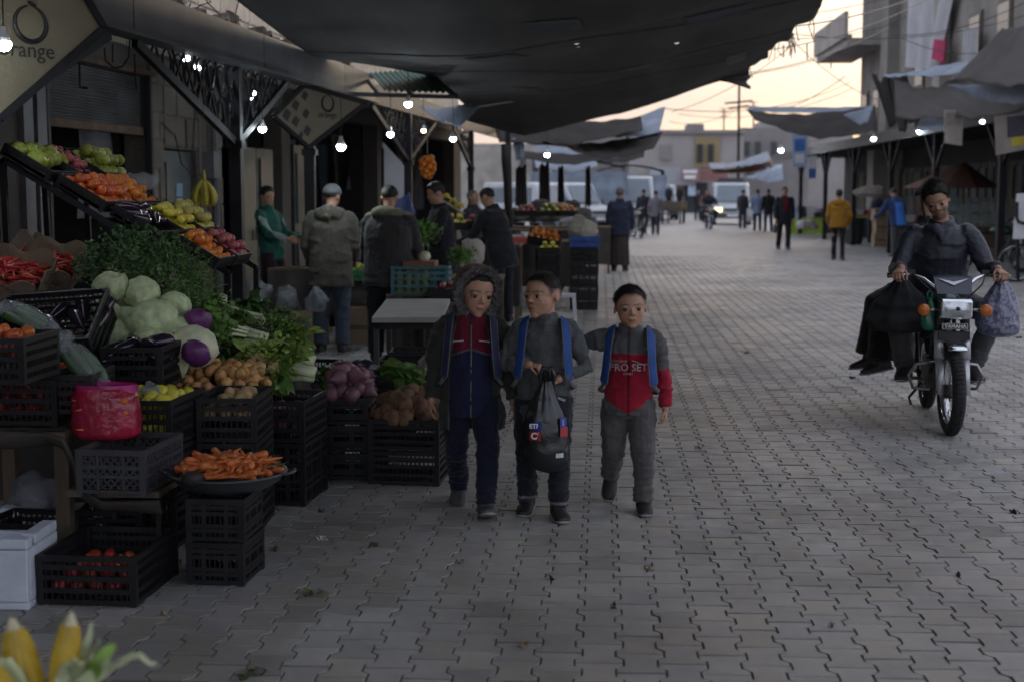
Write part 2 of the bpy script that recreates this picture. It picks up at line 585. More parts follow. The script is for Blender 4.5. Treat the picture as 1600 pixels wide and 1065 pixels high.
m_wire=M('black_cable',(.012,.012,.013),.6,.1,8,0)
m_rope=M('pale_rope',(.28,.26,.23),.8,.2,30,.2,120)

# shop building: one thing; wall, stone blocks, shutters and doors are its parts
shop=thing('shop_building','old stone shop building behind the produce stalls on the left','building',wal(20,0))
SI=Matrix.Translation(-Vector(shop.location))
def sp(name,mb,mat,parent=shop,smooth=False):
    o_=mb.build(name,mat,parent,smooth)
    if parent is shop: o_.matrix_parent_inverse=SI
    return o_
# wall pieces between openings; each opening: (Y0, Y1, z0, z1)
opens=[(11.8,14.15,0,2.75),(14.55,15.55,0,2.05),(16.4,18.9,0,2.7),(19.3,24.8,0,2.75),(25.2,33,0,2.75)]
mb=MB()
def wallbox(y0,y1,z0,z1,off=-.25,th=.25,b=mb):
    p=[wal(y0,z0,off),wal(y1,z0,off),wal(y1,z1,off),wal(y0,z1,off)]
    b.prism(p,WN*th)
cur=-8.0
for (a,b_,z0,z1) in opens:
    wallbox(cur,a,0,3.0); wallbox(a,b_,z1,3.0); cur=b_
wallbox(cur,34,0,3.0)
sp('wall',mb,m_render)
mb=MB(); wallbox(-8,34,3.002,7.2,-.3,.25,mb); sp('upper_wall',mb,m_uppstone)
# coursed limestone blocks, each a piece: on the piers between the openings and on the upper wall
def course(y0,y1,z0,z1,hh,ww,mat,off,seed):
    rr=random.Random(seed); z=z0; k=0
    while z<z1-.05:
        h=min(hh*rr.uniform(.9,1.1),z1-z); y=y0-(k%2)*ww*.4
        while y<y1-.03:
            w=ww*rr.uniform(.8,1.25); a=max(y,y0); b_=min(y+w,y1)
            if b_-a>.06:
                th=rr.uniform(.018,.032); q=MB()
                e=.006
                p=[wal(a+e,z+e,off),wal(b_-e,z+e,off),wal(b_-e,z+h-e,off),wal(a+e,z+h-e,off)]
                c=sum(p,Vector())/4
                q.prism(p,WN*th*.6)
                p2=[c+(x-c)*.94+WN*th*.6 for x in p]
                q.prism(p2,WN*th*.4)
                sp('stone_block',q,mat)
            y += w
        z += h; k += 1
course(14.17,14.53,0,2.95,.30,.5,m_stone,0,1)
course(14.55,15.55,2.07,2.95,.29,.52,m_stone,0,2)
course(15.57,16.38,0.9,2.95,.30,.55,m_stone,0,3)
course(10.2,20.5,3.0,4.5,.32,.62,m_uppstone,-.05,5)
# roller shutter with its slats, half open
sh0=sp('roller_shutter',MB().bar(wal(11.82,2.2,-.06),wal(14.13,2.2,-.06),.05,.075),m_rust)
for k in range(19):
    z=2.255+k*.0262
    q=MB()
    p0,p1=wal(11.82,z,-.07),wal(14.13,z,-.07)
    q.loft([(p0,WN*.012,Vector((0,0,.0125))),(p1,WN*.012,Vector((0,0,.0125)))],6)
    s_=q.build('slat',m_shut,sh0)
sp('shutter_guide',MB().bar(wal(11.82,0,.02),wal(11.82,2.75,.02),.06,.06),m_steel)
sp('shutter_guide',MB().bar(wal(14.14,0,.02),wal(14.14,2.75,.02),.06,.06),m_steel)
q=MB(); wallbox(11.6,14.3,2.75,2.80,.0,.06,q); sp('lintel',q,m_rust)
# dim shop interiors behind the openings
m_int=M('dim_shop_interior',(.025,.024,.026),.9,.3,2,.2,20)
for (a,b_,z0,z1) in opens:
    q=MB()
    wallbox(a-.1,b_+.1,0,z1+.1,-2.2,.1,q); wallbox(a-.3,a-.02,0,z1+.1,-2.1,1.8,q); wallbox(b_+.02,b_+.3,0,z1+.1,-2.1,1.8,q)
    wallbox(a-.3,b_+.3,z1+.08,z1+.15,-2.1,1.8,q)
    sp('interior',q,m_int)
# doors
def door(y0,y1,z1,mat,name='door',panes=0):
    q=MB(); wallbox(y0,y1,0,z1,-.10,.05,q)
    d=sp(name,q,mat)
    for (za,zb) in ((.15,z1*.46),(z1*.52,z1-.12)):
        q=MB(); e=.12; wallbox(y0+e,y1-e,za,zb,-.048,.018,q); q.build('door_panel',mat,d)
    q=MB(); c=wal(y1-.09,1.0,-.03); q.bar(c,c+Vector((0,0,.16)),.02,.03); q.build('handle',m_gut,d)
    return d
for a in (door(14.6,15.5,2.03,m_dkdoor),door(17.15,17.9,2.15,m_greendoor),door(17.93,18.65,2.15,m_greendoor),door(19.65,20.5,2.25,m_dkdoor)):
    pass
rr=random.Random(12)
for k in range(16):      # goods and curtains hanging in the dark shop mouths
    Y=18.75+k*.85+rr.uniform(-.2,.2); z1=rr.uniform(2.2,2.6); L=rr.uniform(.8,2.0); w_=rr.uniform(.12,.3)
    q=MB(); q.grid(lambda u,v: wal(Y+(u-.5)*2*w_*(1-.15*math.sin(6*v)),z1-L*v,-.5+.06*math.sin(9*u+k+3*v)),8,8)
    sp('hanging_curtain',q,M('curtain_%d'%(k%4),[(.05,.05,.055),(.03,.04,.045),(.06,.048,.04),(.09,.09,.095)][k%4],.9,.3,3,.2,20),smooth=True)
# pale sheet hanging inside the first shop and grey panels beside it
q=MB(); q.grid(lambda u,v: wal(13.2+.8*u,1.35+.85*v,-.35+.05*math.sin(7*u+2*v)),10,8)
sp('hanging_sheet',q,m_greyp)
for y0 in (11.35,11.6):
    q=MB(); wallbox(y0,y0+.17,0,2.55,.002,.05,q); sp('door_leaf',q,m_greyp)
# two paper notices on the dark door
for z,c_ in ((1.62,(.18,.30,.42)),(1.46,(.42,.42,.40))):
    q=MB(); wallbox(14.98,15.16,z-.07,z+.07,-.026,.004,q); sp('paper_notice',q,M('notice_%d'%int(z*100),c_,.7,.2,9,0))
# meter box and cable duct
q=MB(); wallbox(15.7,15.95,1.75,2.05,.03,.12,q); sp('meter_box',q,m_greyp)
sp('conduit',MB().tube([wal(14.4,2.3,.05),wal(14.75,2.2,.06),wal(14.95,1.9,.05),wal(15.4,1.75,.05),wal(15.3,2.0,.05),wal(15.45,2.6,.05)],.008,5),m_wire)
sp('downpipe',MB().tube([wal(15.9,0,.09),wal(15.9,3.0,.09)],.045,8),m_greyp)

# arcade roof and its beam
roof=thing('arcade_roof','dark sheet roof over the left arcade with a long grey gutter beam','roof',arc(16,2.7))
RI=Matrix.Translation(-Vector(roof.location))
def rp(name,mb,mat,parent=roof):
    o_=mb.build(name,mat,parent); o_.matrix_parent_inverse=RI; return o_
q=MB()
def roofpt(u,v):
    Y=-8+42*v
    a,b_=arc(Y,3.02,-.05),wal(Y,3.3,-.02)
    p=a.lerp(b_,u); p.z += .018*math.sin(v*30/.15*1.0) if False else 0
    return p
q.grid(roofpt,6,40); rp('roof_sheet',q,m_roof)
Yj=[-8,-4,0,4,7.2,10.4,13.6,16.8,18.4]
for a,b_ in zip(Yj,Yj[1:]):
    q=MB(); q.prism([arc(a+.01,2.76),arc(b_-.01,2.76),arc(b_-.01,3.09),arc(a+.01,3.09)],AN*.10)
    rp('gutter_beam',q,m_gut)
    q=MB(); q.prism([arc(a,2.735,-.04),arc(b_-.004,2.735,-.04),arc(b_-.004,2.758,-.04),arc(a,2.758,-.04)],AN*.20); rp('beam_lip',q,m_gut)
q=MB(); q.prism([arc(18.45,2.74),arc(34,2.74),arc(34,3.0),arc(18.45,3.0)],AN*.06); rp('rear_beam',q,m_steel)
# rafters
for Y in np.arange(-7,33,1.6):
    q=MB(); q.bar(arc(Y,2.97,-.05),wal(Y,3.22,.02),.05,.08); rp('rafter',q,m_steel)
# rubble and torn cloth lying on the roof edge
rr=random.Random(5)
q=MB()
for k in range(170):
    Y=rr.uniform(10.2,18); s=rr.uniform(.03,.11)
    c=arc(Y,3.02+s*.4+rr.uniform(0,.16),-rr.uniform(.05,.7))
    q.box(c,(s*rr.uniform(.6,2),s*rr.uniform(.6,2.4),s*rr.uniform(.4,1)),(rr.uniform(0,3),rr.uniform(0,3),rr.uniform(0,3)))
ob=q.build('roof_debris',m_rubble); kind(ob,'stuff'); tag(ob,'rubble and scrap lying along the edge of the arcade roof','debris')
q=MB()
for k in range(26):
    Y=rr.uniform(10.5,17.5); p=arc(Y,3.05,-rr.uniform(.05,.5)); pts=[p]
    for i in range(5): p=p+Vector((rr.uniform(-.15,.1),rr.uniform(-.3,.3),rr.uniform(-.06,.14))); p.z=max(p.z,3.05); pts.append(p)
    q.tube(pts,.006,4)
ob=q.build('tangled_cable',m_wire); kind(ob,'stuff'); tag(ob,'tangle of loose black cable on the roof edge','cable')

# posts with their brackets
def post(pxx,Y,label,z1=2.74,w=.11):
    t=thing('arcade_post',label,'post',arc(Y,0),0,'posts of the left arcade')
    L=Vector(t.location)
    def pp(name,mb,mat=m_steel,parent=t):
        o_=mb.build(name,mat,parent); o_.matrix_parent_inverse=Matrix.Translation(-L); return o_
    pp('shaft',MB().box(arc(Y,z1/2),(w,w,z1)))
    pp('base_plate',MB().box(arc(Y,.012),(w*2.1,w*2.1,.02)))
    pp('collar',MB().box(arc(Y,2.03),(w*1.35,w*1.35,.07)))
    return t,pp
def lattice(pp,Y0,Y1,za,zb,zt=2.73,left=True):
    """triangular bracket filled with rings and bars; apex at (Y0, za), far end (Y1, zb)"""
    pp('bracket_rail',MB().bar(arc(Y0,za),arc(Y1,zb),.05,.07))
    n=max(3,int(abs(Y1-Y0)/.26))
    d=(Y1-Y0)/n
    for k in range(n):
        y=Y0+d*(k+.5); zl=za+(zb-za)*(k+.5)/n
        h=zt-zl
        q=MB()
        m=max(1,int(h/.2))
        for i in range(m):
            cz=zl+h*(i+.5)/m; r_=min(abs(d)*.47,h/m*.49)
            pts=[arc(y+r_*math.cos(a),cz+r_*math.sin(a)) for a in np.linspace(0,2*math.pi,13)[:-1]]
            q.tube(pts,.011,4,closed=True)
        pp('lattice_ring',q)
        if h>.25:
            pp('lattice_bar',MB().bar(arc(Y0+d*k,zl),arc(Y0+d*(k+1),zt),.018,.018))
            pp('lattice_bar',MB().bar(arc(Y0+d*(k+1),zl),arc(Y0+d*k,zt),.018,.018))
tA,pA=post(-20,8.3,'dark steel arcade post nearest the camera, left of the fruit rack')
pA('bracket_rail',MB().bar(arc(8.3,2.05),arc(6.3,2.74),.05,.07))
pA('bracket_rail',MB().bar(arc(8.3,2.05),arc(10.16,2.73),.05,.09))
tB,pB=post(365,13.0,'dark steel arcade post behind the hanging bananas')
lattice(pB,13.0,10.65,2.04,2.72)
lattice(pB,13.0,14.7,2.04,2.72)
tC,pC=post(482,15.55,'dark steel arcade post below the smaller cream sign')
tD,pD=post(638,21,'dark steel arcade post beside the pale grey sheet')
lattice(pD,21,18.6,2.05,2.72); lattice(pD,21,23.2,2.05,2.72)
tE,pE=post(745,27.0,'dark steel arcade post farthest along the left arcade')
lattice(pE,27,25,2.05,2.72)

# cream signs with ring logo and lettering
SD=Vector((.587,.81,0)).normalized(); SN=Vector((.81,-.587,0)).normalized()
def sign(name,label,pts_px,origin,ring_px,ring_r,text_px,tsize,rail=True):
    pts=[RP(x,y,origin,SN) for x,y in pts_px]
    c=sum(pts,Vector())/len(pts)
    t=thing(name,label,'sign',c)
    I=Matrix.Translation(-c)
    def pp(nm,o_):
        o_.parent=t; o_.matrix_parent_inverse=I; return o_
    pp('panel',MB().prism(pts,-SN*.015).build('panel',m_cream))
    n=len(pts)
    for i in range(n):
        pp('edge_rail',MB().bar(pts[i],pts[(i+1)%n],.035,.045).build('edge_rail',m_steel))
    rc=RP(*ring_px,origin,SN)+SN*.004
    q=MB(); ring=[rc+SD*(ring_r*math.cos(a))+Vector((0,0,ring_r*math.sin(a))) for a in np.linspace(R(100),R(430),34)]
    q.tube(ring,[ring_r*(.06+.10*math.sin(math.pi*i/33)) for i in range(34)],6)
    q.ell(rc+SD*ring_r*.12+Vector((0,0,ring_r*1.12)),(ring_r*.3,ring_r*.3,ring_r*.1),(0,.5,.9),8,5)
    pp('ring_logo',q.build('ring_logo',m_ink))
    me=text_mesh('orange',tsize,'lettering',.001,0.0)
    me.materials.clear(); me.materials.append(m_ink)
    o_=obj('lettering',me)
    mt=Matrix((SD,Vector((0,0,1)),SN)).transposed().to_4x4()
    mt.translation=RP(*text_px,origin,SN)+SN*.004
    pp('lettering',o_); o_.matrix_parent_inverse=I @ Matrix.Identity(4); o_.matrix_basis=mt
    return t,pp
oA=arc(8.25,2.3,.1)
sign('hanging_sign','large cream sign with ring logo and dark lettering at the upper left',[(-60,-60),(100,-60),(162,44),(0,186),(-60,186)],oA,(47,38),.105,(42,79),.135)
oC=arc(15.5,2.3,.12)
t,pp=sign('hanging_sign','smaller tilted cream sign with cut-out corner, farther down the arcade',[(427,182),(474,134),(572,161),(482,231)],oC,(512,162),.085,(512,180),.10)
rr=random.Random(3)
for (x,y,r_) in ((448,180,10),(462,165,9),(462,190,9),(476,150,8),(478,178,8),(480,205,9),(470,212,6)):
    p=RP(x,y,oC,SN)+SN*.003; s=r_/FPX*15.5
    q=MB(); q.prism([p+SD*s*a+Vector((0,0,s*b_)) for a,b_ in ((-1,-.2),(.1,-1),(.9,.3),(-.1,1))],SN*.002)
    pp('cutout',q.build('cutout',m_ink))

# loose cables under the roof
def cable(pts,r=.006,label=None,name='hanging_cable',mat=m_wire,n=14,sag=.0):
    pts=[Vector(p) for p in pts]
    out=[]
    for a,b_ in zip(pts,pts[1:]):
        for i in range(n):
            t=i/n; p=a.lerp(b_,t); p.z -= sag*4*t*(1-t); out.append(p)
    out.append(pts[-1])
    return tag(MB().tube(out,r,5).build(name,mat),label,'cable')
def loop_pts(pxs,Y): return [P(x,y,Y) for x,y in pxs]
cable(loop_pts([(163,75),(165,95),(178,107),(192,104),(201,90),(203,62)],10.3),.007,'black cable hanging in a loop under the beam',n=3)
cable(loop_pts([(124,95),(125,137),(137,138)],10.6),.009,'short bent black cable end beside the shutter',n=3)
cable(loop_pts([(176,70),(176,98)],10.3),.006,'straight black cable end inside the cable loop',n=3)
cable(loop_pts([(210,85),(213,140)],10.6),.008,'black cable hanging straight right of the loop',n=3)
cable(loop_pts([(317,105),(318,280)],12.0),.003,'thin cord the bananas hang from',n=4)

# ================================================================ canopies
def thin(m,k):
    "let a little daylight through the cloth"
    n,l=m.node_tree.nodes,m.node_tree.links; b=n['Principled BSDF']; out=n['Material Output']
    tr=n.new('ShaderNodeBsdfTranslucent'); l.new(b.inputs['Base Color'].links[0].from_socket,tr.inputs['Color'])
    mx=n.new('ShaderNodeMixShader'); mx.inputs[0].default_value=k
    l.new(b.outputs[0],mx.inputs[1]); l.new(tr.outputs[0],mx.inputs[2]); l.new(mx.outputs[0],out.inputs['Surface']); return m
m_tarp=thin(M('dark_tarpaulin',(.115,.108,.104),.75,.22,1.6,.25,14,dirt=.35,dcol=(.04,.037,.035),spec=.08,stretch=(1,.25,1)),.22)
m_tarp2=M('grey_tarpaulin',(.045,.042,.041),.95,.3,.9,.3,12,dirt=.4,dcol=(.025,.023,.022),spec=.04)
m_tarpl=M('pale_skylit_tarpaulin',(.20,.235,.29),.8,.25,1.4,.3,12,dirt=.4,dcol=(.10,.10,.105),spec=.15)  # skylight on the upper cloth faces put into a pale blue colour
def interp(tab,y):
    ys=[t[0] for t in tab]
    return [float(np.interp(y,ys,[t[k] for t in tab])) for k in range(1,len(tab[0]))]
LE=[(.5,-3.3,3.5),(1.5,-3.2,3.5),(9,-3.15,3.4),(12,-3.08,3.22),(15.6,-3.14,3.06),(17.5,-2.75,3.12),(19,-2.2,3.14),(21.5,-2.05,2.9),(24.5,-2.3,2.8)]
RE=[(.5,2.15,3.7),(1.5,2.2,3.7),(14.8,2.34,3.62),(20,2.42,3.62),(24.6,2.44,3.62)]
FE=[(0,2.80),(.2,2.62),(.4,2.76),(.55,2.88),(.74,3.16),(1,3.60)]      # far edge heights
rr=random.Random(4)
def main_tarp(u,v):
    Y=.5+24.1*v
    lx,lz=interp(LE,Y); rx,rz=interp(RE,Y)
    # scalloped right hem
    if u>.93: rz += .03*math.sin(Y*5.1)*(u-.93)/.07; rx += .05*math.sin(Y*2.3+1)*(u-.93)/.07
    x=lx+(rx-lx)*u
    z=lz+(rz-lz)*u-.28*math.sin(math.pi*u)*(1-.3*v)
    zf=float(np.interp(u,[a for a,_ in FE],[b for _,b in FE]))
    w=max(0,(v-.8)/.2) ** 1.6
    z=z*(1-w)+zf*w
    z += (.05*math.sin(Y*1.3+1.6*math.sin(x*.8))+.018*math.sin(Y*3.1+x*1.3))*math.sin(math.pi*u) ** .5
    z += .015*math.sin(3.1*x+.6*Y)
    y=Y+.12*math.sin(x*3.1)*(v>.97)
    return (x,y,z)
holes={(62,204),(62,208),(85,219)}
q=MB(); q.grid(main_tarp,120,330,skip=lambda j,i: (j,i) in holes)
me=modded(q,[('SOLIDIFY',dict(thickness=.006))])
me.materials.append(m_tarp); me.polygons.foreach_set('use_smooth',[True]*len(me.polygons))
tarp=thing('canopy_tarp','huge dark tarpaulin stretched over the left half of the street','tarpaulin',(0,13,0))
o_=obj('cloth',me,tarp); o_.matrix_parent_inverse=Matrix.Translation((0,-13,0))
# seams and the drooping far corner are parts
for Yv in (.46,.6,.72,.82):
    q=MB()
    q.tube([Vector(main_tarp(u,Yv))-Vector((0,0,.012)) for u in np.linspace(.01,.99,60)],.011,5)
    o_=q.build('seam',m_tarp,tarp); o_.matrix_parent_inverse=Matrix.Translation((0,-13,0))
for k,(u0,v0,du,dv_) in enumerate(((.30,.62,.10,.035),(.55,.74,.07,.03),(.72,.58,.12,.03),(.20,.80,.08,.025),(.84,.80,.06,.04),(.44,.52,.09,.02))):     # sewn-on patches
    q=MB(); q.grid(lambda u,v: Vector(main_tarp(u0+du*u+.01*v,v0+dv_*v))-Vector((0,0,.016)),8,6)
    o_=q.build('sewn_patch',M('patch_%d'%(k%3),[(.085,.08,.078),(.15,.14,.13),(.10,.10,.11)][k%3],.9,.25,3,.3,30,spec=.05),tarp,True); o_.matrix_parent_inverse=Matrix.Translation((0,-13,0))
for v0 in (.60,.72,.86,.99):      # guy ropes from the right hem
    p=Vector(main_tarp(1,v0)); cable([p,p+Vector((2.6,1.5,.9))],.008,'guy rope tied to the right hem of the big canopy, '+{.60: 'nearest the camera',.72: 'second from the camera',.86: 'third from the camera',.99: 'at its far corner'}[v0],'guy_rope',m_rope,10,.12)
c0=Vector(main_tarp(1,1))
q=MB(); q.grid(lambda u,v: (c0.x-.55*u+.04*math.sin(9*v),c0.y-.7*u,main_tarp(1-u*.12,1-u*.03)[2]-v*(.22*(1-u)+.04)),6,8)
me=modded(q,[('SOLIDIFY',dict(thickness=.006))]); me.materials.append(m_tarp)
o_=obj('hanging_corner',me,tarp); o_.matrix_parent_inverse=Matrix.Translation((0,-13,0))
for k in range(14):     # frayed threads along the right hem
    v=rr.uniform(.65,.99); p=Vector(main_tarp(1,v)); q=MB()
    q.tube([p,p+Vector((rr.uniform(-.03,.05),0,-rr.uniform(.05,.13))),p+Vector((rr.uniform(-.06,.08),.02,-rr.uniform(.14,.3)))],.006,4)
    o_=q.build('frayed_thread',m_tarp,tarp); o_.matrix_parent_inverse=Matrix.Translation((0,-13,0))

def sheet(name,label,c4,mat,sag=.1,wob=.04,nu=28,nv=16,cat='tarpaulin',seed=1,thick=.006,fold=6.0):
    """cloth over four corners (px, py, Y): top-left, top-right, bottom-right, bottom-left"""
    p=[P(*c) for c in c4]; cen=sum(p,Vector())/4
    def fn(u,v):
        a=p[0].lerp(p[1],u); b_=p[3].lerp(p[2],u); r_=a.lerp(b_,v)
        r_=r_-Vector((0,0,sag*math.sin(math.pi*u)))
        e=math.sin(math.pi*u) ** .5
        r_.z += wob*math.sin(fold*u+seed+3*v)*(.3+.7*e)
        r_.y += wob*1.5*math.sin(fold*1.7*u+seed*2+v*2)
        r_.z += wob*(.35*math.sin(fold*4.3*u+5*v+seed)+.22*math.sin(fold*7.1*u-9*v+2*seed))*e
        return r_-cen
    q=MB(); q.grid(fn,nu,nv)
    me=modded(q,[('SOLIDIFY',dict(thickness=thick))]); me.materials.append(mat)
    me.polygons.foreach_set('use_smooth',[True]*len(me.polygons))
    return tag(obj(name,me,None,cen),label,cat)

# left, beyond the big canopy
sheet('canopy_tarp','pale bluish tarpaulin scrap hanging bright under the big canopy',[(655,166,20.5),(752,165,20.9),(722,196,20.2),(690,192,20.0)],m_tarpl,.02,.03,16,10,seed=3)
sheet('canopy_tarp','pale blue tarpaulin rising to a peak behind the big canopy',[(845,222,34),(1040,168,34.5),(1030,206,31),(842,215,31)],m_tarpl,.10,.05,seed=2)
sheet('canopy_tarp','grey tarpaulin with drooping right corner behind the big canopy',[(838,213,31.5),(1036,205,31.5),(1022,233,29),(850,222,29)],m_tarp2,.22,.04,seed=4)
sheet('canopy_tarp','pale sagging tarpaulin strip behind the hanging bulb',[(835,222,38),(1000,222,38),(996,240,37),(838,236,37)],m_tarpl,.2,.03,seed=5)
sheet('canopy_tarp','dark grey sagging tarpaulin, lowest of the left canopies',[(815,236,36),(1000,226,36),(985,240,35),(820,248,35)],m_tarp2,.18,.03,seed=6)
cable([P(742,168,20.8),P(872,148,22)],.013,'pale rope holding up the edge of the canopies','rope',m_rope)
sheet('canopy_tarp','dark grey awning right behind the big canopy',[(770,194,31),(1002,180,32.5),(1004,206,30),(780,224,28.5)],m_tarp2,.10,.05,seed=43)
sheet('canopy_tarp','blue grey awning hanging lower behind the pale peak',[(860,226,43),(1010,214,43),(1006,246,40),(862,244,40)],m_tarp2,.15,.05,seed=41)
sheet('canopy_tarp','small blue grey awning over the parked vans',[(835,250,46),(930,246,46),(935,262,43),(838,264,43)],m_tarpl,.1,.05,seed=42)
# white wooden/fabric ends seen at the arcade's end
sheet('canopy_tarp','small pale cloth flap at the end of the left arcade',[(800,215,29),(818,222,29),(820,250,29),(806,250,29)],m_tarpl,.0,.02,8,8,seed=8)

# steel awning frame with green corrugated sheet, beyond the second sign
t=thing('awning_frame','open steel awning frame with green roof sheet under the big canopy','awning frame',P(620,300,18.6))
I=Matrix.Translation(-Vector(t.location))
fr=[P(525,125,17.8),P(668,113,19.2),P(713,152,18.0),P(537,147,16.8)]
m_green=M('green_corrugated_sheet',(.05,.10,.085),.6,.3,2,.2,20,metal=.2)
for a,b_ in ((0,1),(1,2),(2,3),(3,0)):
    o_=MB().bar(fr[a],fr[b_],.05,.05).build('frame_bar',m_steel,t); o_.matrix_parent_inverse=I
for k in (.3,.6):
    o_=MB().bar(fr[0].lerp(fr[1],k),fr[3].lerp(fr[2],k),.03,.04).build('cross_bar',m_steel,t); o_.matrix_parent_inverse=I
q=MB(); q.grid(lambda u,v: fr[0].lerp(fr[1],.35+.6*u).lerp(fr[3].lerp(fr[2],.35+.6*u),v)+Vector((0,0,.05+.012*math.sin(u*70))),60,3)
o_=q.build('roof_sheet',m_green,t); o_.matrix_parent_inverse=I
# pale grey sheet wall at the back of the arcade and blue cloth below it
t=thing('sheet_partition','tall pale grey sheet partition behind the market men','partition',P(618,420,22.5))
I=Matrix.Translation(-Vector(t.location))
m_pale=M('pale_grey_sheet',(.50,.50,.54),.6,.1,1.5,.05,20)
p4=[P(598,232,22.5),P(634,232,22.9),P(634,420,22.9),P(598,420,22.5)]
o_=MB().prism([p4[0]-Vector((0,0,.1)),p4[0]+Vector((0,0,.1)),p4[1]-Vector((0,0,.3)),p4[2],p4[3]],(0,.02,0)).build('sheet',m_pale,t); o_.matrix_parent_inverse=I
for a,b_ in ((p4[0],p4[3]),(p4[1],p4[2])):
    o_=MB().bar(a,b_,.04,.04).build('frame_bar',m_steel,t); o_.matrix_parent_inverse=I
# post wrapped in an old tarpaulin at the end of the arcade
t=thing('wrapped_post','post wrapped in grey tarpaulin at the end of the left stalls','post',G(794,440)); I=Matrix.Translation(-Vector(t.location)); Yt=t.location.y
o_=MB().box((t.location.x,Yt,1.35),(.10,.10,2.7)).build('shaft',m_steel,t); o_.matrix_parent_inverse=I
q=MB(); q.tube([P(794,420,Yt),P(794,380,Yt),P(793,330,Yt),P(793,285,Yt),P(792,250,Yt),P(791,225,Yt)],[.10,.12,.11,.12,.13,.12],18,flat=.7)
me=q.mesh('wrapping',m_tarp2,True); v=verts_np(me); v[:,:2] += .035*np.column_stack([vnoise(v,6,2),vnoise(v,6,5)]); set_verts(me,v); o_=obj('wrapping',me,t); o_.matrix_parent_inverse=I

# ================================================================ right side
m_conc=M('grey_concrete',(.19,.175,.158),.9,.25,1.1,.4,18,dirt=.6,dcol=(.13,.12,.11))
m_conc2=M('pale_concrete',(.30,.275,.248),.9,.22,1.1,.4,18,dirt=.5,dcol=(.2,.18,.16))
m_ochre=M('ochre_render',(.36,.28,.15),.9,.2,1.2,.3,20,dirt=.3)
m_glassd=M('dark_window_glass',(.03,.035,.045),.15,.1,5,0,spec=.6)
m_winfr=M('window_frame_brown',(.10,.08,.065),.6,.2,8,.1)
RX=9.0
def rbuild(name,label,cat='building',loc=(0,0,0),group=None):
    t=thing(name,label,cat,loc,0,group); I=Matrix.Translation(-Vector(loc))
    def pp(nm,mb,mat,parent=None,smooth=False):
        o_=mb.build(nm,mat,parent or t,smooth)
        o_.matrix_parent_inverse=I
        if parent is not None: o_.matrix_parent_inverse=Matrix.Identity(4)
        return o_
    return t,pp
t,pp=rbuild('apartment_building','tall grey concrete building with balconies on the right',loc=(RX,40,0))
pp('wall',MB().box((RX+4,41,8.1),(8,20,9.8)),m_conc)                       # Y 31..51
pp('end_wall',MB().box((RX+4.3,51.6,4.5),(7.6,1.2,9)),m_conc2)
pp('pier',MB().box((RX-.10,45.2,8),(.5,1.1,9.6)),m_conc)
pp('pier',MB().box((RX-.05,38.6,8),(.4,.8,9.6)),m_conc2)
def slab_balcony(y0,y1,z,out):
    b=pp('balcony',MB().box((RX-out/2,(y0+y1)/2,z),(out,y1-y0,.22)),m_conc2)
    q=MB(); q.box((RX-out-.06,(y0+y1)/2,z+.52),(.12,y1-y0,.82)); q.build('parapet',m_conc2,b)
    q=MB(); q.box((RX-out/2,y1+.06,z+.52),(out,.12,.82)); q.build('parapet',m_conc2,b)
slab_balcony(46.4,53,6.35,1.25)
slab_balcony(46.4,53,9.6,1.25)
for (y,z) in ((47.8,4.3),(49.9,4.3),(41.5,5.2),(35.5,5.2),(33,5.2),(41.5,8.6),(35.5,8.6)):
    w=pp('window',MB().box((RX-.03,y,z),(.06,1.1,1.4)),m_winfr)
    MB().box((RX-.07,y,z),(.02,.92,1.2)).build('pane',m_glassd,w)
pp('window',MB().box((RX+1.0,52.23,4.4),(.55,.06,1.5)),m_glassd)
pp('parapet_step',MB().box((RX+.6,53.2,4.15),(3.4,2.2,.9)),m_ochre)
# pale sheets and curtain hanging on the façade
m_curt=M('pale_curtain',(.36,.36,.38),.8,.12,2,.2,18)
m_pinkc=M('pink_cloth',(.45,.06,.14),.8,.2,4,.2,20)
def hang(name,label,pxs,off,mat,cat='cloth',seed=0):
    p=[RP(x,y,(RX-off,0,0),(1,0,0)) for x,y in pxs]; cen=sum(p,Vector())/4
    def fn(u,v):
        r_=p[0].lerp(p[1],u).lerp(p[3].lerp(p[2],u),v); r_.x += .06*math.sin(u*19+seed); return r_-cen
    q=MB(); q.grid(fn,24,6); me=modded(q,[('SOLIDIFY',dict(thickness=.01))]); me.materials.append(mat)
    return tag(obj(name,me,None,cen),label,cat)
hang('hanging_sheet','large pale sheet hanging down the concrete façade',[(1418,-20),(1490,-20),(1462,110),(1412,105)],.25,m_curt,seed=1)
hang('hanging_sheet','pale curtain strip hung beside the balcony post',[(1508,45),(1526,45),(1520,110),(1504,110)],.3,m_curt,seed=2)
hang('hanging_cloth','small pink cloth hung out on the façade',[(1462,62),(1477,64),(1474,98),(1458,92)],.35,m_pinkc,seed=3)
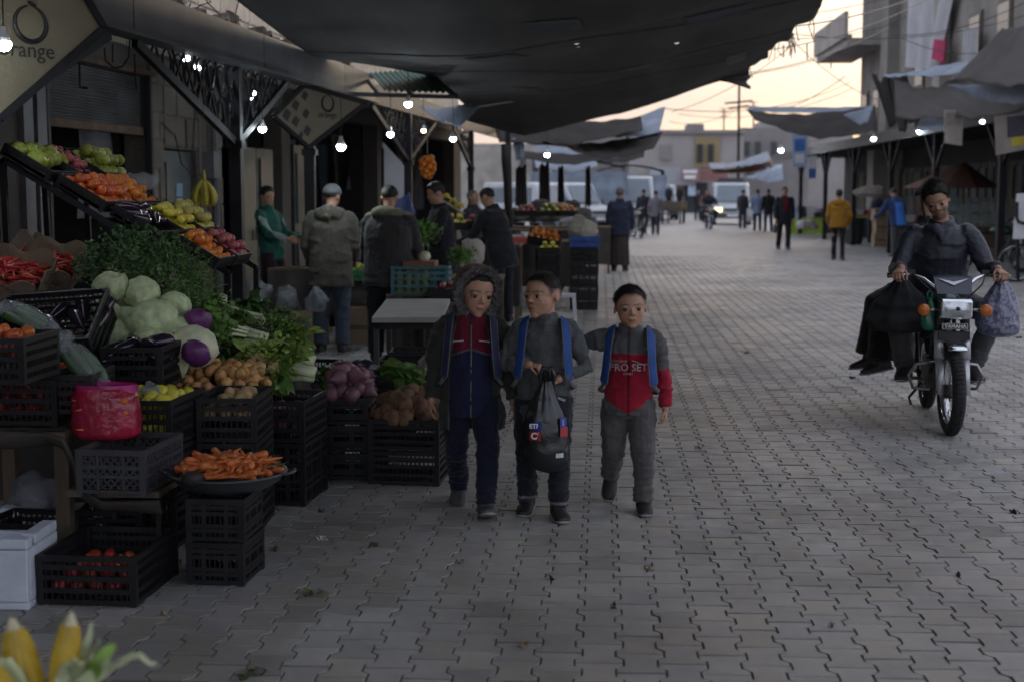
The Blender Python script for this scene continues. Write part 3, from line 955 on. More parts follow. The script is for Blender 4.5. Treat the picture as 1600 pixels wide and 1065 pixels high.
# arcade on the right: posts, beam, roof, dark shops
t,pp=rbuild('market_arcade','dark roofed shop arcade along the right side of the street','arcade',(8.2,34,0))
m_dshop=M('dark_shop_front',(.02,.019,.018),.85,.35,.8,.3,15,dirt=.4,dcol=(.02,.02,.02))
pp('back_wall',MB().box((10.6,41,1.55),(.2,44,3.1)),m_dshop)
pp('roof_slab',MB().box((9.2,41,3.12),(3.4,44,.12)),m_roof)
pp('fascia',MB().box((7.45,41,3.05),(.1,44,.28)),m_gut)
for k,Y in enumerate((22.5,27.6,33,38,43.5,49,55)):
    s_=pp('post',MB().box((7.55,Y,1.5),(.13,.13,3.0)),m_steel)
    for sgn in (-1,1):
        MB().bar((7.55,Y,2.1),(7.55,Y+sgn*1.1,2.92),.07,.07).build('brace',m_steel,s_)
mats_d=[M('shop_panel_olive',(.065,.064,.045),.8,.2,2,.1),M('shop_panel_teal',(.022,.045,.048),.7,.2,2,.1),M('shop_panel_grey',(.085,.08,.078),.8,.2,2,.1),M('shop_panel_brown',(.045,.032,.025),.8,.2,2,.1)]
rr=random.Random(9)
Y=20.5
while Y<60:
    w=rr.uniform(.7,1.5)
    if rr.random()<.75:
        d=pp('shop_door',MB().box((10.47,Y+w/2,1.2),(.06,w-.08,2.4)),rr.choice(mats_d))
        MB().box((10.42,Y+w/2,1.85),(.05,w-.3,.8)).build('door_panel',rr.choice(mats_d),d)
    Y += w
# right-hand canopies
sheet('canopy_tarp','long dark tarpaulin hanging low across the right arcade',[(1165,170,42),(1368,163,40),(1372,205,36),(1180,190,38)],m_tarp2,.25,.05,seed=11)
sheet('canopy_tarp','pale edge of tarpaulin above the long dark one',[(1168,167,43),(1362,165,42),(1360,172,41),(1170,174,42)],m_tarpl,.05,.02,seed=12)
sheet('canopy_tarp','small pale tarpaulin sag beside the bundled canopy',[(1318,180,36),(1366,163,35),(1356,192,35),(1340,194,35.5)],m_tarpl,.02,.02,12,8,seed=13)
sheet('canopy_tarp','dark bundled tarpaulin gathered at the right arcade corner',[(1362,118,33),(1420,118,31),(1440,195,30),(1388,198,33)],m_tarp2,.04,.10,26,16,seed=14,fold=14)
sheet('canopy_tarp','brown grey tarpaulin sagging across the right stalls',[(1395,120,31),(1525,118,27),(1610,165,24),(1400,182,30)],m_tarp,.18,.07,seed=15)
sheet('canopy_tarp','pale rim of tarpaulin above the sagging brown one',[(1380,116,32),(1512,97,28),(1508,112,27),(1390,122,31)],m_tarpl,.03,.03,seed=16)
sheet('canopy_tarp','big dark tarpaulin at the right edge raised to a peak',[(1568,42,24),(1660,30,23),(1660,125,21),(1485,128,25)],m_tarp,.05,.05,seed=17)
sheet('canopy_tarp','pale blue tarpaulin strip under the dark peaked one',[(1478,132,26),(1660,118,22),(1660,152,21.5),(1520,152,25)],m_tarpl,.08,.03,seed=18)
sheet('canopy_tarp','grey awning slope above the bulbs on the right',[(1440,184,30),(1480,178,29),(1478,202,27.5),(1430,205,29)],m_tarpl,.0,.02,12,8,seed=19)
# white fascia strip
a,b_=P(1262,222,46),P(1345,204,40)
tag(MB().prism([a,b_,b_+Vector((0,0,.35)),a+Vector((0,0,.28))],(.06,.02,0)).build('fascia_board',m_conc2),'whitish fascia board under the right-hand canopies','board')
# posters and hanging signs
def board(name,label,c4,th,mat,cat='sign',extra=None):
    p=[P(*c) for c in c4]; cen=sum(p,Vector())/4
    t=thing(name,label,cat,cen); I=Matrix.Translation(-cen)
    n_=(p[1]-p[0]).cross(p[3]-p[0]).normalized()
    o_=MB().prism(p,n_*th).build('panel',mat,t,fixn=True); o_.matrix_parent_inverse=I
    for (u0,v0,u1,v1,m_) in (extra or []):
        def at(u,v): return p[0].lerp(p[1],u).lerp(p[3].lerp(p[2],u),v)
        q=MB().prism([at(u0,v0)-n_*.006,at(u1,v0)-n_*.006,at(u1,v1)-n_*.006,at(u0,v1)-n_*.006],n_*.005)
        if (ray(c4[0][0],c4[0][1])).dot(n_)<0:
            q=MB().prism([at(u0,v0)+n_*(th+.001),at(u1,v0)+n_*(th+.001),at(u1,v1)+n_*(th+.001),at(u0,v1)+n_*(th+.001)],n_*.004)
        o2=q.build('printed_patch',m_,t,fixn=True); o2.matrix_parent_inverse=I
    return t
m_beige=M('beige_poster',(.25,.215,.19),.7,.15,3,.05); m_blues=M('pale_blue_sign',(.30,.36,.50),.6,.15,3,.05)
m_yel=M('yellow_print',(.42,.32,.04),.6,.15,3,0); m_darkp=M('dark_print',(.05,.045,.06),.6,.2,6,0); m_bluep=M('blue_print',(.05,.14,.40),.6,.2,6,0); m_redp=M('red_print',(.4,.05,.05),.6,.2,6,0); m_whitep=M('white_print',(.62,.62,.64),.6,.1,6,0)
board('hanging_poster','beige poster hanging from the right arcade roof',[(1475,172,27),(1506,172,27),(1503,228,27),(1476,224,27)],.02,m_beige,'poster',[(.1,.08,.9,.45,M('poster_ink',(.17,.14,.12),.7,.2,6,0))])
board('hanging_poster','dark poster with yellow foot at the right edge',[(1553,182,24.5),(1612,176,24),(1612,232,24),(1556,243,24.5)],.02,m_beige,'poster',[(.35,.05,1,.6,m_darkp),(.45,.62,1,.85,m_yel)])
board('hanging_sign','pale blue hanging sign high over the right stalls',[(1238,200,44),(1262,198,44),(1261,261,44),(1238,262,44)],.03,m_blues,'sign',[(.15,.3,.85,.6,m_bluep),(.2,.68,.8,.9,m_whitep)])
board('hanging_sign','small blue and white sign below the pale blue one',[(1263,245,43),(1276,243,43),(1275,280,43),(1263,280,43)],.03,m_whitep,'sign',[(.05,.55,.95,.95,m_bluep)])
tt=board('sandwich_board','white board with a dark letter at the right edge',[(1588,303,24.6),(1640,300,24.4),(1640,372,24.4),(1582,374,24.6)],.03,m_whitep,'sign')
me=text_mesh('U',.55,'lettering',.003,.004); me.materials.clear(); me.materials.append(m_ink)
o_=obj('lettering',me,tt); o_.location=P(1600,336,24.5)-Vector(tt.location)+Vector((0,-.035,0)); o_.rotation_euler=(R(90),0,0)
for x in (1590,1636):
    o_=MB().bar(P(x,374,24.65),G(x,446) if False else P(x,440,24.75),.05,.05).build('leg',m_steel,tt); o_.matrix_parent_inverse=Matrix.Translation(-Vector(tt.location))

# ================================================================ far end of the street
t,pp=rbuild('stone_house','two-storey stone house with ochre window frame closing the street',loc=(6,112,0))
def B(px,py,Y=112.0): return P(px,py,Y)
def fbox(pp_,name,x0,y0,x1,y1,Y,dep,mat,parent=None,proud=0):
    a,b_=P(x0,y0,Y),P(x1,y1,Y)
    q=MB().box(((a.x+b_.x)/2,Y-proud+dep/2,(a.z+b_.z)/2),(abs(b_.x-a.x),dep,abs(a.z-b_.z)))
    return pp_(name,q,mat,parent)
m_far_st=M('far_stone',(.30,.275,.265),.9,.12,.5,.3,6,dirt=.3,dcol=(.16,.15,.14))
m_far_st2=M('far_stone_dark',(.22,.205,.20),.9,.12,.5,.3,6,dirt=.3,dcol=(.12,.11,.1))
m_far_och=M('far_ochre',(.26,.20,.11),.9,.12,.8,.2,6)
fbox(pp,'wall',985,208,1160,332,112,10,m_far_st)
fbox(pp,'cornice',980,204,1165,209,112,10,m_far_st2,None,.3)
fbox(pp,'rooftop_tank_hut',1074,194,1100,204,114,4,m_far_st2)
w=fbox(pp,'window',1031,227,1048,250,112,.3,m_far_st2,None,.15)
f=fbox(pp,'window_surround',1086,215,1124,262,112,.3,m_far_och,None,.2)
for x0 in (1089,1106): fbox(pp,'window',x0,226,x0+8,254,112,.3,m_glassd,None,.4)
fbox(pp,'shop_awning',1015,262,1085,290,112,1.5,M('far_awning_grey',(.30,.31,.33),.8,.1,1,.1),None,1.5)
sg=fbox(pp,'shop_sign',1064,263,1092,283,110,.3,M('far_sign_red',(.28,.16,.16),.7,.1,1,0),None,.4)
for (x0,y0,x1,y1) in ((1067,266,1089,271),(1069,274,1087,280)): fbox(pp,'sign_print',x0,y0,x1,y1,109.2,.1,m_whitep,None,.1)
fbox(pp,'shop_sign',1094,266,1136,283,110,.3,M('far_sign_rust',(.22,.10,.09),.7,.15,1,0),None,.4)
d=fbox(pp,'doorway',1070,286,1105,333,111.5,.3,m_glassd,None,.1)
fbox(pp,'lit_poster',1075,290,1087,306,110.8,.1,M('far_poster',(.45,.55,.7),.6,.3,3,0))
t,pp=rbuild('stone_house','low grey stone house partly hidden by the white vans',loc=(-4,120,0))
fbox(pp,'wall',850,214,1000,332,120,8,m_far_st2)
fbox(pp,'window',968,240,974,252,120,.3,m_glassd,None,.15)
for x0 in (905,925,945): fbox(pp,'window',x0,236,x0+9,254,120,.3,m_glassd,None,.15)
t,pp=rbuild('stone_house','grey house with dark windows right of the utility pole',loc=(14,125,0))
fbox(pp,'wall',1158,200,1262,332,125,8,m_far_st2)
for x0 in (1163,1180,1205): fbox(pp,'window',x0,222,x0+8,244,125,.3,m_glassd,None,.15)
fbox(pp,'rooftop_tank_hut',1186,191,1222,200,127,4,m_far_st)
t,pp=rbuild('stone_house','distant pale house just above the right canopies',loc=(22,140,0))
fbox(pp,'wall',1225,206,1330,330,140,8,m_far_st)
fbox(pp,'window',1235,215,1244,232,140,.3,m_glassd,None,.15)
t,pp=rbuild('stone_house','far building seen between the left tree trunk and the vans',loc=(-14,118,0))
fbox(pp,'wall',640,225,862,332,118,8,m_conc2)
for x0 in (812,832): fbox(pp,'window',x0,245,x0+10,268,118,.3,m_glassd,None,.15)
# far market canopies on the right
sheet('canopy_tarp','pale blue awning jutting over the far right stalls',[(1107,256,60),(1200,238,58),(1205,250,52),(1110,263,54)],m_tarpl,.12,.05,seed=21)
sheet('canopy_tarp','red-brown awning edge below the far pale blue awning',[(1108,264,58),(1205,252,56),(1210,262,52),(1112,272,54)],M('rust_cloth',(.22,.10,.08),.8,.2,1,.1),.1,.03,seed=22)
sheet('canopy_tarp','whitish sloping awning above the two walking men',[(1163,272,54),(1222,256,52),(1226,282,48),(1170,280,50)],m_tarpl,.05,.05,seed=23)
# utility pole and antennas
t=thing('utility_pole','thin dark utility pole standing at the far end of the street','pole',P(1153,332,96))
I=Matrix.Translation(-Vector(t.location))
o_=MB().tube([P(1153,332,96),P(1155,124,96)],[.12,.07],8).build('shaft',m_steel,t); o_.matrix_parent_inverse=I
for y,l in ((160,22),(168,16)):
    o_=MB().bar(P(1154-l,y+2,96),P(1154+l,y-2,96),.10,.12).build('cross_arm',m_steel,t); o_.matrix_parent_inverse=I
for (x,y0,y1,lab) in ((1131,170,200,'thin antenna on the far roof left of the pole'),(1177,160,196,'thin antenna on the far roof right of the pole')):
    t=thing('roof_antenna',lab,'antenna',P(x,y1,113)); I=Matrix.Translation(-Vector(t.location))
    o_=MB().tube([P(x,y1+4,113),P(x,y0,113)],.06,5).build('mast',m_steel,t); o_.matrix_parent_inverse=I
    for k in (0,6,12):
        o_=MB().bar(P(x-7,y0+k,113),P(x+7,y0+k,113),.05,.05).build('cross_rod',m_steel,t); o_.matrix_parent_inverse=I
# wires over the street
def wire(a,b_,sag,label,r=.012):
    return cable([P(*a),P(*b_)],r*.6,label,'overhead_wire',m_wire,30,sag)
wire((1150,40,26),(1600,-70,34),.2,'overhead wire rising to the upper right corner')
wire((1205,60,24),(1440,12,48),.3,'overhead wire from the canopy hem to the grey building')
wire((1240,66,24.5),(1400,160,40),.25,'overhead wire falling from the canopy to the right tarpaulin')
wire((1165,118,24.7),(1420,22,48),.3,'overhead wire from the canopy corner up to the balcony')
wire((1040,170,34),(1330,128,50),.4,'overhead wire from the pale peak to the building corner',.016)
wire((1050,175,34),(1250,62,30),.2,'overhead wire crossing the bright sky gap',.012)
wire((1060,178,60),(1330,140,52),.5,'low sagging overhead wire in front of the sky',.02)
wire((1185,45,25),(1600,25,30),.3,'overhead wire running across the grey building')
wire((1390,55,33),(1600,5,30),.2,'overhead wire high on the right',.014)
wire((1410,60,33),(1600,70,28),.25,'overhead wire in front of the hanging sheets',.014)
wire((1155,165,96),(1320,120,56),.8,'utility wire from the pole to the right building',.03)
wire((1155,170,96),(1045,190,100),.5,'utility wire from the pole to the far left roofs',.03)
for (x,y,Y,L) in ((1261,68,25,.28),(1298,92,30,.2),(1224,70,24.5,.2)):
    cable([P(x,y,Y),P(x+1,y,Y)-Vector((0,0,L))],.012,'short rag of dark cord dangling from a wire at x %d'%x if False else {1261: 'short dark cord dangling from the middle of a wire',1298: 'short dark cord dangling nearest the building',1224: 'short dark cord dangling at the canopy hem'}[x],'dangling_cord',n=4)

# ================================================================ crates
m_blk=M('black_crate_plastic',(.010,.010,.012),.5,.35,6,.15,60,spec=.3,dirt=.4,dcol=(.035,.032,.029),rand=.3)
m_gry=M('grey_crate_plastic',(.045,.045,.05),.45,.25,6,.1,60,spec=.45,dirt=.35)
m_blu=M('blue_crate_plastic',(.02,.07,.30),.45,.25,6,.1,60,spec=.45)
m_tealc=M('teal_crate_plastic',(.06,.16,.18),.5,.25,6,.1,60)
_cr={}
def crate_meshes(w,d,h,style):
    k=(round(w,3),round(d,3),round(h,3),style)
    if k in _cr: return _cr[k]
    t=.012
    rim=MB()
    for s in (-1,1):
        rim.box((0,s*(d/2-t/2),h-.012),(w-2*t,t,.024)); rim.box((s*(w/2-t/2),0,h-.012),(t,d,.024))
    post_=MB().box((0,0,h/2),(.026,.026,h-.002))
    def panel(L):
        q=MB(); x0=L/2-.012
        if style == 'diamond':
            n=int(L/.032)
            hh=h-.06
            for i in range(-int(hh/.032),n+1):
                for sg in (1,-1):
                    a=-x0+i*.032; pa,pb=(a,.03),(a+hh,.03+hh)
                    x_a,x_b=max(pa[0],-x0),min(pb[0],x0)
                    if x_b-x_a<.01: continue
                    za,zb=pa[1]+(x_a-pa[0]),pa[1]+(x_b-pa[0])
                    q.bar((sg*x_a,0,za),(sg*x_b,0,zb),.006,.007)
            for z in (.018,h*.42,h*.62): q.box((0,0,z),(L-.024,.010,.014))
            for x in (-x0*.4,x0*.4): q.box((x,.001,h/2),(.012,.012,h-.03))
        elif style == 'slot':
            for z in (.015,h*.27,h*.38,h*.66,h*.8): q.box((0,0,z),(L-.024,.011,.017))
            n=int(L/.024)
            for i in range(1,n): q.box((-x0+2*x0*i/n,.001,h*.5),(.005,.009,h-.04))
            for x in (-x0*.42,x0*.42): q.box((x,.0005,h*.5),(.02,.0115,h-.03))
        else:
            for z in (.015,h*.3,h*.55,h*.76): q.box((0,0,z),(L-.024,.011,.020))
            n=max(4,int(L/.026))
            for i in range(1,n): q.box((-x0+2*x0*i/n,.001,h*.5),(.005,.009,h-.03))
        return q
    base=MB()
    for i in range(9): base.box((-w/2+.02+(w-.04)*i/8,0,.010),(.010,d-.024,.010))
    for i in range(9): base.box((0,-d/2+.02+(d-.04)*i/8,.020),(w-.024,.010,.009))
    _cr[k]=(rim.mesh('rim'),post_.mesh('corner_post'),panel(w).mesh('side_panel'),panel(d).mesh('side_panel'),base.mesh('base'))
    for m_ in _cr[k]: m_.materials.append(None)
    return _cr[k]
def crate(loc,dims,label,rot=(0,0,0),style='grid',mat=None,group=None,name='plastic_crate'):
    w,d,h=dims; mat=mat or m_blk
    t=thing(name,label,'crate',loc,rot,group)
    rim,po,pw,pd,ba=crate_meshes(w,d,h,style)
    def a(nm,me,l=(0,0,0),r_=(0,0,0)):
        o_=obj(nm,me,t,l,r_)
        o_.material_slots[0].link='OBJECT'; o_.material_slots[0].material=mat
    a('rim',rim); a('base',ba)
    for sx in (-1,1):
        for sy in (-1,1): a('corner_post',po,(sx*(w/2-.014),sy*(d/2-.014),0))
    for s in (-1,1):
        a('side_panel',pw,(0,s*(d/2-.007),0)); a('side_panel',pd,(s*(w/2-.007),0,0),(0,0,R(90)))
    return t
def crate_px(px,py,z,dims,label,rotz=0.0,**kw):
    p=G(px,py,z); p.y += dims[1]/2
    return crate(p,dims,label,(0,0,rotz),**kw)

# ================================================================ produce meshes
def fruit(name,prof,mat,seg=14,lump=.0,seed=1,squash=(1,1,1)):
    q=MB().lathe(prof,seg=seg); me=q.mesh(name,mat,True)
    v=verts_np(me)*np.array(squash)
    if lump: v *= (1+lump*vnoise(v/max(1e-6,np.abs(v).max()),1.7,seed))[:,None]
    set_verts(me,v); return me
def ball(r,n=9,dent=.0):
    out=[]
    for i in range(n+1):
        a=math.pi*i/n; rr_=r*math.sin(a); z=-r*math.cos(a)
        z += dent*r*(math.exp(-(rr_/(r*.28)) ** 2))*(-1 if z>0 else 1)
        out.append((max(rr_,0.0001),z))
    return out
m_tom=M('tomato_skin',(.42,.045,.022),.28,.3,3,.02,30,rand=.35,spec=.5)
m_tomo=M('orange_tomato_skin',(.50,.12,.02),.28,.3,3,.02,30,rand=.3)
m_man=M('mandarin_peel',(.58,.17,.015),.45,.15,5,.25,180,rand=.2)
m_per=M('persimmon_skin',(.52,.11,.02),.35,.2,5,.02,60,rand=.25)
m_gap=M('green_apple_skin',(.28,.33,.05),.35,.25,4,.02,60,rand=.25)
m_pink=M('red_apple_skin',(.33,.07,.07),.35,.4,4,.02,60,rand=.3)
m_lem=M('lemon_peel',(.58,.50,.05),.4,.15,6,.2,150,rand=.15)
m_pear=M('pear_skin',(.42,.38,.07),.45,.2,6,.05,90,rand=.2)
m_cab=M('cabbage_leaf',(.46,.53,.30),.5,.3,22,.5,30,rand=.2)
m_cabw=M('white_cabbage_leaf',(.55,.57,.38),.5,.2,18,.4,30,rand=.1,dirt=.25,dcol=(.35,.25,.15))
m_rcab=M('red_cabbage_leaf',(.10,.025,.11),.4,.35,5,.2,14,rand=.15)
m_caul=M('cauliflower',(.55,.49,.36),.7,.2,14,.6,60)
m_egg=M('aubergine_skin',(.018,.010,.022),.2,.2,4,.02,20,spec=.6,rand=.3)
m_eggp=M('purple_aubergine_skin',(.10,.02,.12),.22,.2,4,.02,20,spec=.6,rand=.3)
m_car=M('carrot_skin',(.50,.135,.035),.5,.25,14,.2,60,rand=.18)
m_chi=M('red_pepper_skin',(.36,.03,.02),.3,.3,6,.05,40,rand=.35)
m_oni=M('onion_skin',(.46,.24,.09),.4,.35,9,.1,40,rand=.25)
m_pot=M('potato_skin',(.36,.25,.12),.8,.3,9,.2,60,rand=.2)
m_turn=M('turnip_skin',(.14,.065,.085),.5,.55,5,.1,40,rand=.3)
m_beet=M('taro_skin',(.15,.085,.05),.9,.4,10,.7,50,rand=.3)
m_cuc=M('cucumber_skin',(.05,.11,.025),.4,.3,8,.2,60,rand=.2)
m_ban=M('banana_skin',(.50,.42,.06),.5,.25,9,.05,40,rand=.12)
m_yp=M('yellow_pepper_skin',(.52,.47,.05),.3,.2,5,.05,40,rand=.12)
m_leafd=M('dark_herb_leaf',(.055,.12,.035),.55,.4,8,.1,40)
m_leafm=M('mid_green_leaf',(.09,.18,.035),.5,.4,8,.1,40)
m_leafl=M('light_green_leaf',(.20,.30,.06),.5,.35,8,.1,40)
m_stalk=M('pale_stalk',(.48,.53,.33),.5,.25,8,.1,40)
m_clear=M('clear_plastic',(.6,.65,.7),.12,.1,4,.8,30,spec=.8,alpha=.2)
m_frost=M('cloudy_plastic',(.26,.275,.30),.22,.2,6,.9,26,spec=.6,alpha=.5)
m_wood=M('weathered_wood',(.14,.105,.07),.85,.35,5,.5,22,stretch=(1,1,.15),dirt=.4)
m_cloth=M('grey_cloth',(.06,.052,.045),.9,.3,4,.4,40,dirt=.4)
m_foam=M('white_polystyrene',(.56,.60,.68),.6,.08,6,.3,160,dirt=.4,dcol=(.3,.3,.3))
m_paper=M('brown_paper',(.15,.11,.075),.85,.25,4,.5,18)

F_tom=fruit('tomato',ball(.031,9,.18),m_tom,squash=(1,1,.82),lump=.05)
F_tomo=fruit('tomato',ball(.032,9,.18),m_tomo,squash=(1,1,.85),lump=.05)
F_man=fruit('mandarin',ball(.031,9,.12),m_man,squash=(1,1,.88))
F_per=fruit('persimmon',ball(.034,9,.15),m_per,squash=(1,1,.85),lump=.04)
F_gap=fruit('green_apple',ball(.040,10,.22),m_gap,squash=(1,1,.93),lump=.05)
F_big=fruit('pomelo',ball(.052,10,.12),m_gap,squash=(1,1,1.05),lump=.05)
F_pink=fruit('red_apple',ball(.031,9,.22),m_pink,squash=(1,1,.92),lump=.05)
F_lem=fruit('lemon',[(.0001,-.042),(.008,-.039),(.017,-.031),(.026,-.016),(.029,0),(.026,.016),(.017,.031),(.008,.039),(.0001,.042)],m_lem)
F_pear=fruit('pear',[(.0001,-.036),(.02,-.034),(.033,-.018),(.034,0),(.026,.02),(.016,.036),(.011,.046),(.0001,.05)],m_pear,lump=.05)
F_oni=fruit('onion',[(.0001,-.028),(.012,-.027),(.028,-.014),(.032,0),(.027,.013),(.014,.023),(.006,.031),(.004,.042),(.0001,.043)],m_oni,lump=.05)
F_pot=fruit('potato',ball(.034,9),m_pot,squash=(1,1.35,.85),lump=.14,seed=4)
F_turn=fruit('turnip',[(.0001,-.075),(.006,-.062),(.016,-.045),(.033,-.022),(.042,0),(.038,.02),(.024,.034),(.010,.040),(.0001,.041)],m_turn,lump=.1)
F_beet=fruit('taro_root',ball(.042,10),m_beet,squash=(1,1.1,1.2),lump=.22,seed=6)
F_egg=fruit('aubergine',[(.0001,-.095),(.02,-.09),(.034,-.07),(.040,-.04),(.036,0),(.027,.04),(.02,.07),(.012,.085),(.009,.10),(.0001,.105)],m_egg)
F_eggp=fruit('purple_aubergine',[(.0001,-.07),(.025,-.066),(.043,-.045),(.05,-.015),(.044,.02),(.03,.05),(.014,.066),(.01,.085),(.0001,.088)],m_eggp)
F_car=fruit('carrot',[(.0001,-.095),(.003,-.088),(.006,-.055),(.010,-.01),(.0135,.035),(.015,.062),(.012,.073),(.005,.077),(.0001,.076)],m_car,seg=9,lump=.1)
F_chi=fruit('red_pepper',[(.0001,-.055),(.003,-.05),(.008,-.02),(.011,.01),(.012,.03),(.008,.042),(.003,.046),(.003,.065),(.0001,.066)],m_chi,seg=8,lump=.25)
F_cuc=fruit('cucumber',[(.0001,-.09),(.012,-.086),(.019,-.065),(.021,0),(.02,.06),(.013,.085),(.0001,.09)],m_cuc,seg=10,lump=.06)
F_yp=fruit('yellow_pepper',ball(.04,9,.25),m_yp,squash=(.85,.85,1.2),lump=.14)
def cabbage_mesh(name,mat,r,seed,elong=1.0):
    v,f=sph(40,26); p=v.copy()
    n1=vnoise(p,2.0,seed); th=np.arctan2(p[:,1],p[:,0]); ph=np.arccos(np.clip(p[:,2],-1,1))
    wrap=np.abs(np.mod(th*5/(2*math.pi)+.35*np.sin(ph*2+seed)+seed*.37,1.0)-.5)*2
    ridge=np.exp(-(wrap/.10) ** 2)*np.sin(ph)
    veins=.010*np.abs(np.sin(th*9+2*n1+2*ph)) ** 6+.012*vnoise(v,7,seed)
    p=p*(1+.06*n1+.06*ridge+veins)[:,None]*np.array([1,1,.88])*r
    p[:,0] *= elong
    q=MB().add(p,f)
    for k in range(1):      # loose outer leaf edge
        a0=seed+k*2.1
        def leaf(u,w,a0=a0):
            a=a0+(u-.5)*1.7; e=-1.25+1.5*w+.1*math.sin(9*u+seed)
            rr_=r*(1.03+.10*w*w+.03*math.sin(14*u+seed))
            return (rr_*math.cos(a)*math.cos(e)*elong,rr_*math.sin(a)*math.cos(e),rr_*.9*math.sin(e))
        q.grid(leaf,12,8)
    return q.mesh(name,mat,True)
CAB=[cabbage_mesh('cabbage',m_cab,.10,s,e) for s,e in ((1,1.0),(2,1.25),(3,1.1))]
CABW=[cabbage_mesh('white_cabbage',m_cabw,.11,s,e) for s,e in ((4,1.0),(5,1.15))]
RCAB=cabbage_mesh('red_cabbage',m_rcab,.075,6)
rv=random.Random(21)
def put(me,name,loc,label,cat,group=None,rot=None,s=1.0,mtx=None):
    o_=obj(name,me)
    r_=rot if rot is not None else (rv.uniform(-.5,.5),rv.uniform(-.5,.5),rv.uniform(0,6.28))
    o_.location=loc; o_.rotation_euler=r_; o_.scale=(s,)*3
    if mtx is not None: o_.matrix_world=mtx @ Matrix.LocRotScale(Vector(loc),Euler(r_),Vector((s,)*3))
    return tag(o_,label,cat,group)
def rrot(full=True): return (rv.uniform(0,6.28),rv.uniform(0,6.28),rv.uniform(0,6.28))
def where(a,b):
    s=('left','middle','right')[int(a>-.33)+int(a>.33)]+' '+('front','centre','back')[int(b>-.33)+int(b>.33)]
    return ', '+s
def fill(me,name,w,d,z0,layers,r,label,cat,group,mtx,jit=.25,lying=False,srange=(.85,1.12),top=0.0,cap=None):
    """packed layers in a tray of w x d (tray frame)"""
    n=0
    for L in range(layers):
        nx,ny=max(1,int(w/(2*r))),max(1,int(d/(2*r)))
        for i in range(nx):
            for j in range(ny):
                x=(i+.5+(.5 if L%2 else 0))/nx*w-w/2; y=(j+.5+(.5 if L%2 else 0))/ny*d-d/2
                if abs(x)>w/2-r*.7 or abs(y)>d/2-r*.7: continue
                x += rv.uniform(-jit,jit)*r; y += rv.uniform(-jit,jit)*r
                z=z0+r+L*r*1.45+rv.uniform(-.2,.2)*r+top*(1-(2*x/w) ** 2)*(1-(2*y/d) ** 2)
                if cap and n >= cap: return n
                rot=(R(90)+rv.uniform(-.35,.35),rv.uniform(0,6.28),rv.uniform(-.8,.8)) if lying else rrot()
                put(me,name,(x,y,z),label+where(x/w*2,y/d*2),cat,group,rot,rv.uniform(*srange),mtx); n += 1
    return n
def heap(me,name,c,rx,ry,hgt,n,r,label,cat,group,lying=False,srange=(.85,1.15),layers=2,mind=1.25):
    """dome-shaped pile around c"""
    c=Vector(c)
    for L in range(layers):
        pts=[]; tries=0
        while len(pts)<n // layers and tries<4000:
            tries += 1
            a=rv.uniform(0,6.28); q=math.sqrt(rv.random())*(1-.22*L)
            x,y=rx*q*math.cos(a),ry*q*math.sin(a)
            if any((x-p) ** 2+(y-s) ** 2<(mind*r) ** 2 for p,s in pts): continue
            pts.append((x,y))
            z=hgt*(1-q*q*.9)+L*r*1.2+rv.uniform(-.3,.3)*r
            rot=(R(90)+rv.uniform(-.45,.45),rv.uniform(0,6.28),rv.uniform(0,6.28)) if lying else rrot()
            put(me,name,c+Vector((x,y,z)),label+where(x/rx,y/ry),cat,group,rot,rv.uniform(*srange))

# ================================================================ near stall, left foreground
# white foam box
p=G(45,955); t=thing('foam_box','white polystyrene box with a notched rim on the paving','box',(p.x-.262,p.y+.18,0),R(2))
q=MB(); w,d,h,th=.50,.34,.235,.028
q.box((0,0,.014),(w,d,.028))
for s in (-1,1):
    q.box((0,s*(d/2-th/2),h/2+.014),(w-.002,th,h-.03)); q.box((s*(w/2-th/2),0,h/2+.014),(th,d-2*th,h-.03))
me=modded(q,[('BEVEL',dict(width=.006,segments=2))]); me.materials.append(m_foam); obj('tub',me,t)
for c_,s_ in (((w/2-.055,-d/2+.03,h+.022),(.11,.06,.04)),((w/2-.03,.045,h+.022),(.06,d-.1,.04)),((-w/2+.1,d/2-.03,h+.02),(.2,.06,.036))):
    me=modded(MB().box(c_,s_),[('BEVEL',dict(width=.006,segments=2))]); me.materials.append(m_foam); obj('raised_rim',me,t)
obj('drain_hole',MB().lathe([(.02,-.002),(.02,.003)],seg=12).mesh('drain_hole',m_ink),t,(-.19,-d/2-.001,.07),(R(90),0,0))

c=crate_px(139,947,0,(.40,.50,.20),'black crate with a few tomatoes on the paving beside the foam box',R(-2))
mt=Matrix.Translation(c.location)
fill(F_tom,'tomato',.36,.40,.022,2,.034,'red tomato in the crate on the paving','tomato','tomatoes in the ground crate',mt,cap=58)
crate_px(166,866,0,(.28,.26,.20),'small black crate standing behind the ground crate of tomatoes',R(9))
crate_px(25,890,0,(.30,.3,.2),'black crate in the shade behind the foam box',R(-6))
# plank table: top with draped cloth, legs, lower shelf
t=thing('stall_table','rough wooden stall table with grey cloth over its edge and a lower shelf','table',G(90,870))
I=Matrix.Translation(-Vector(t.location))
def tp(nm,mb,mat,smooth=False):
    o_=mb.build(nm,mat,t,smooth); o_.matrix_parent_inverse=I; return o_
ptl=P(-90,690,5.75); ptr=P(100,690,5.75)
for k in range(6):
    tp('plank',MB().box(((ptl.x+ptr.x)/2,5.82+k*.125,.585),(ptr.x-ptl.x,.118,.03)),m_wood)
for x in (102,): 
    pt=P(x,780,5.86); tp('leg',MB().box((pt.x,5.86,.29),(.06,.06,.57)),m_wood); tp('leg',MB().box((pt.x,6.45,.29),(.06,.06,.57)),m_wood)
pl=P(-70,780,5.86); tp('leg',MB().box((pl.x,5.86,.29),(.06,.06,.57)),m_wood); tp('leg',MB().box((pl.x,6.45,.29),(.06,.06,.57)),m_wood)
sl,sr=P(105,785,5.7),P(250,785,5.7)
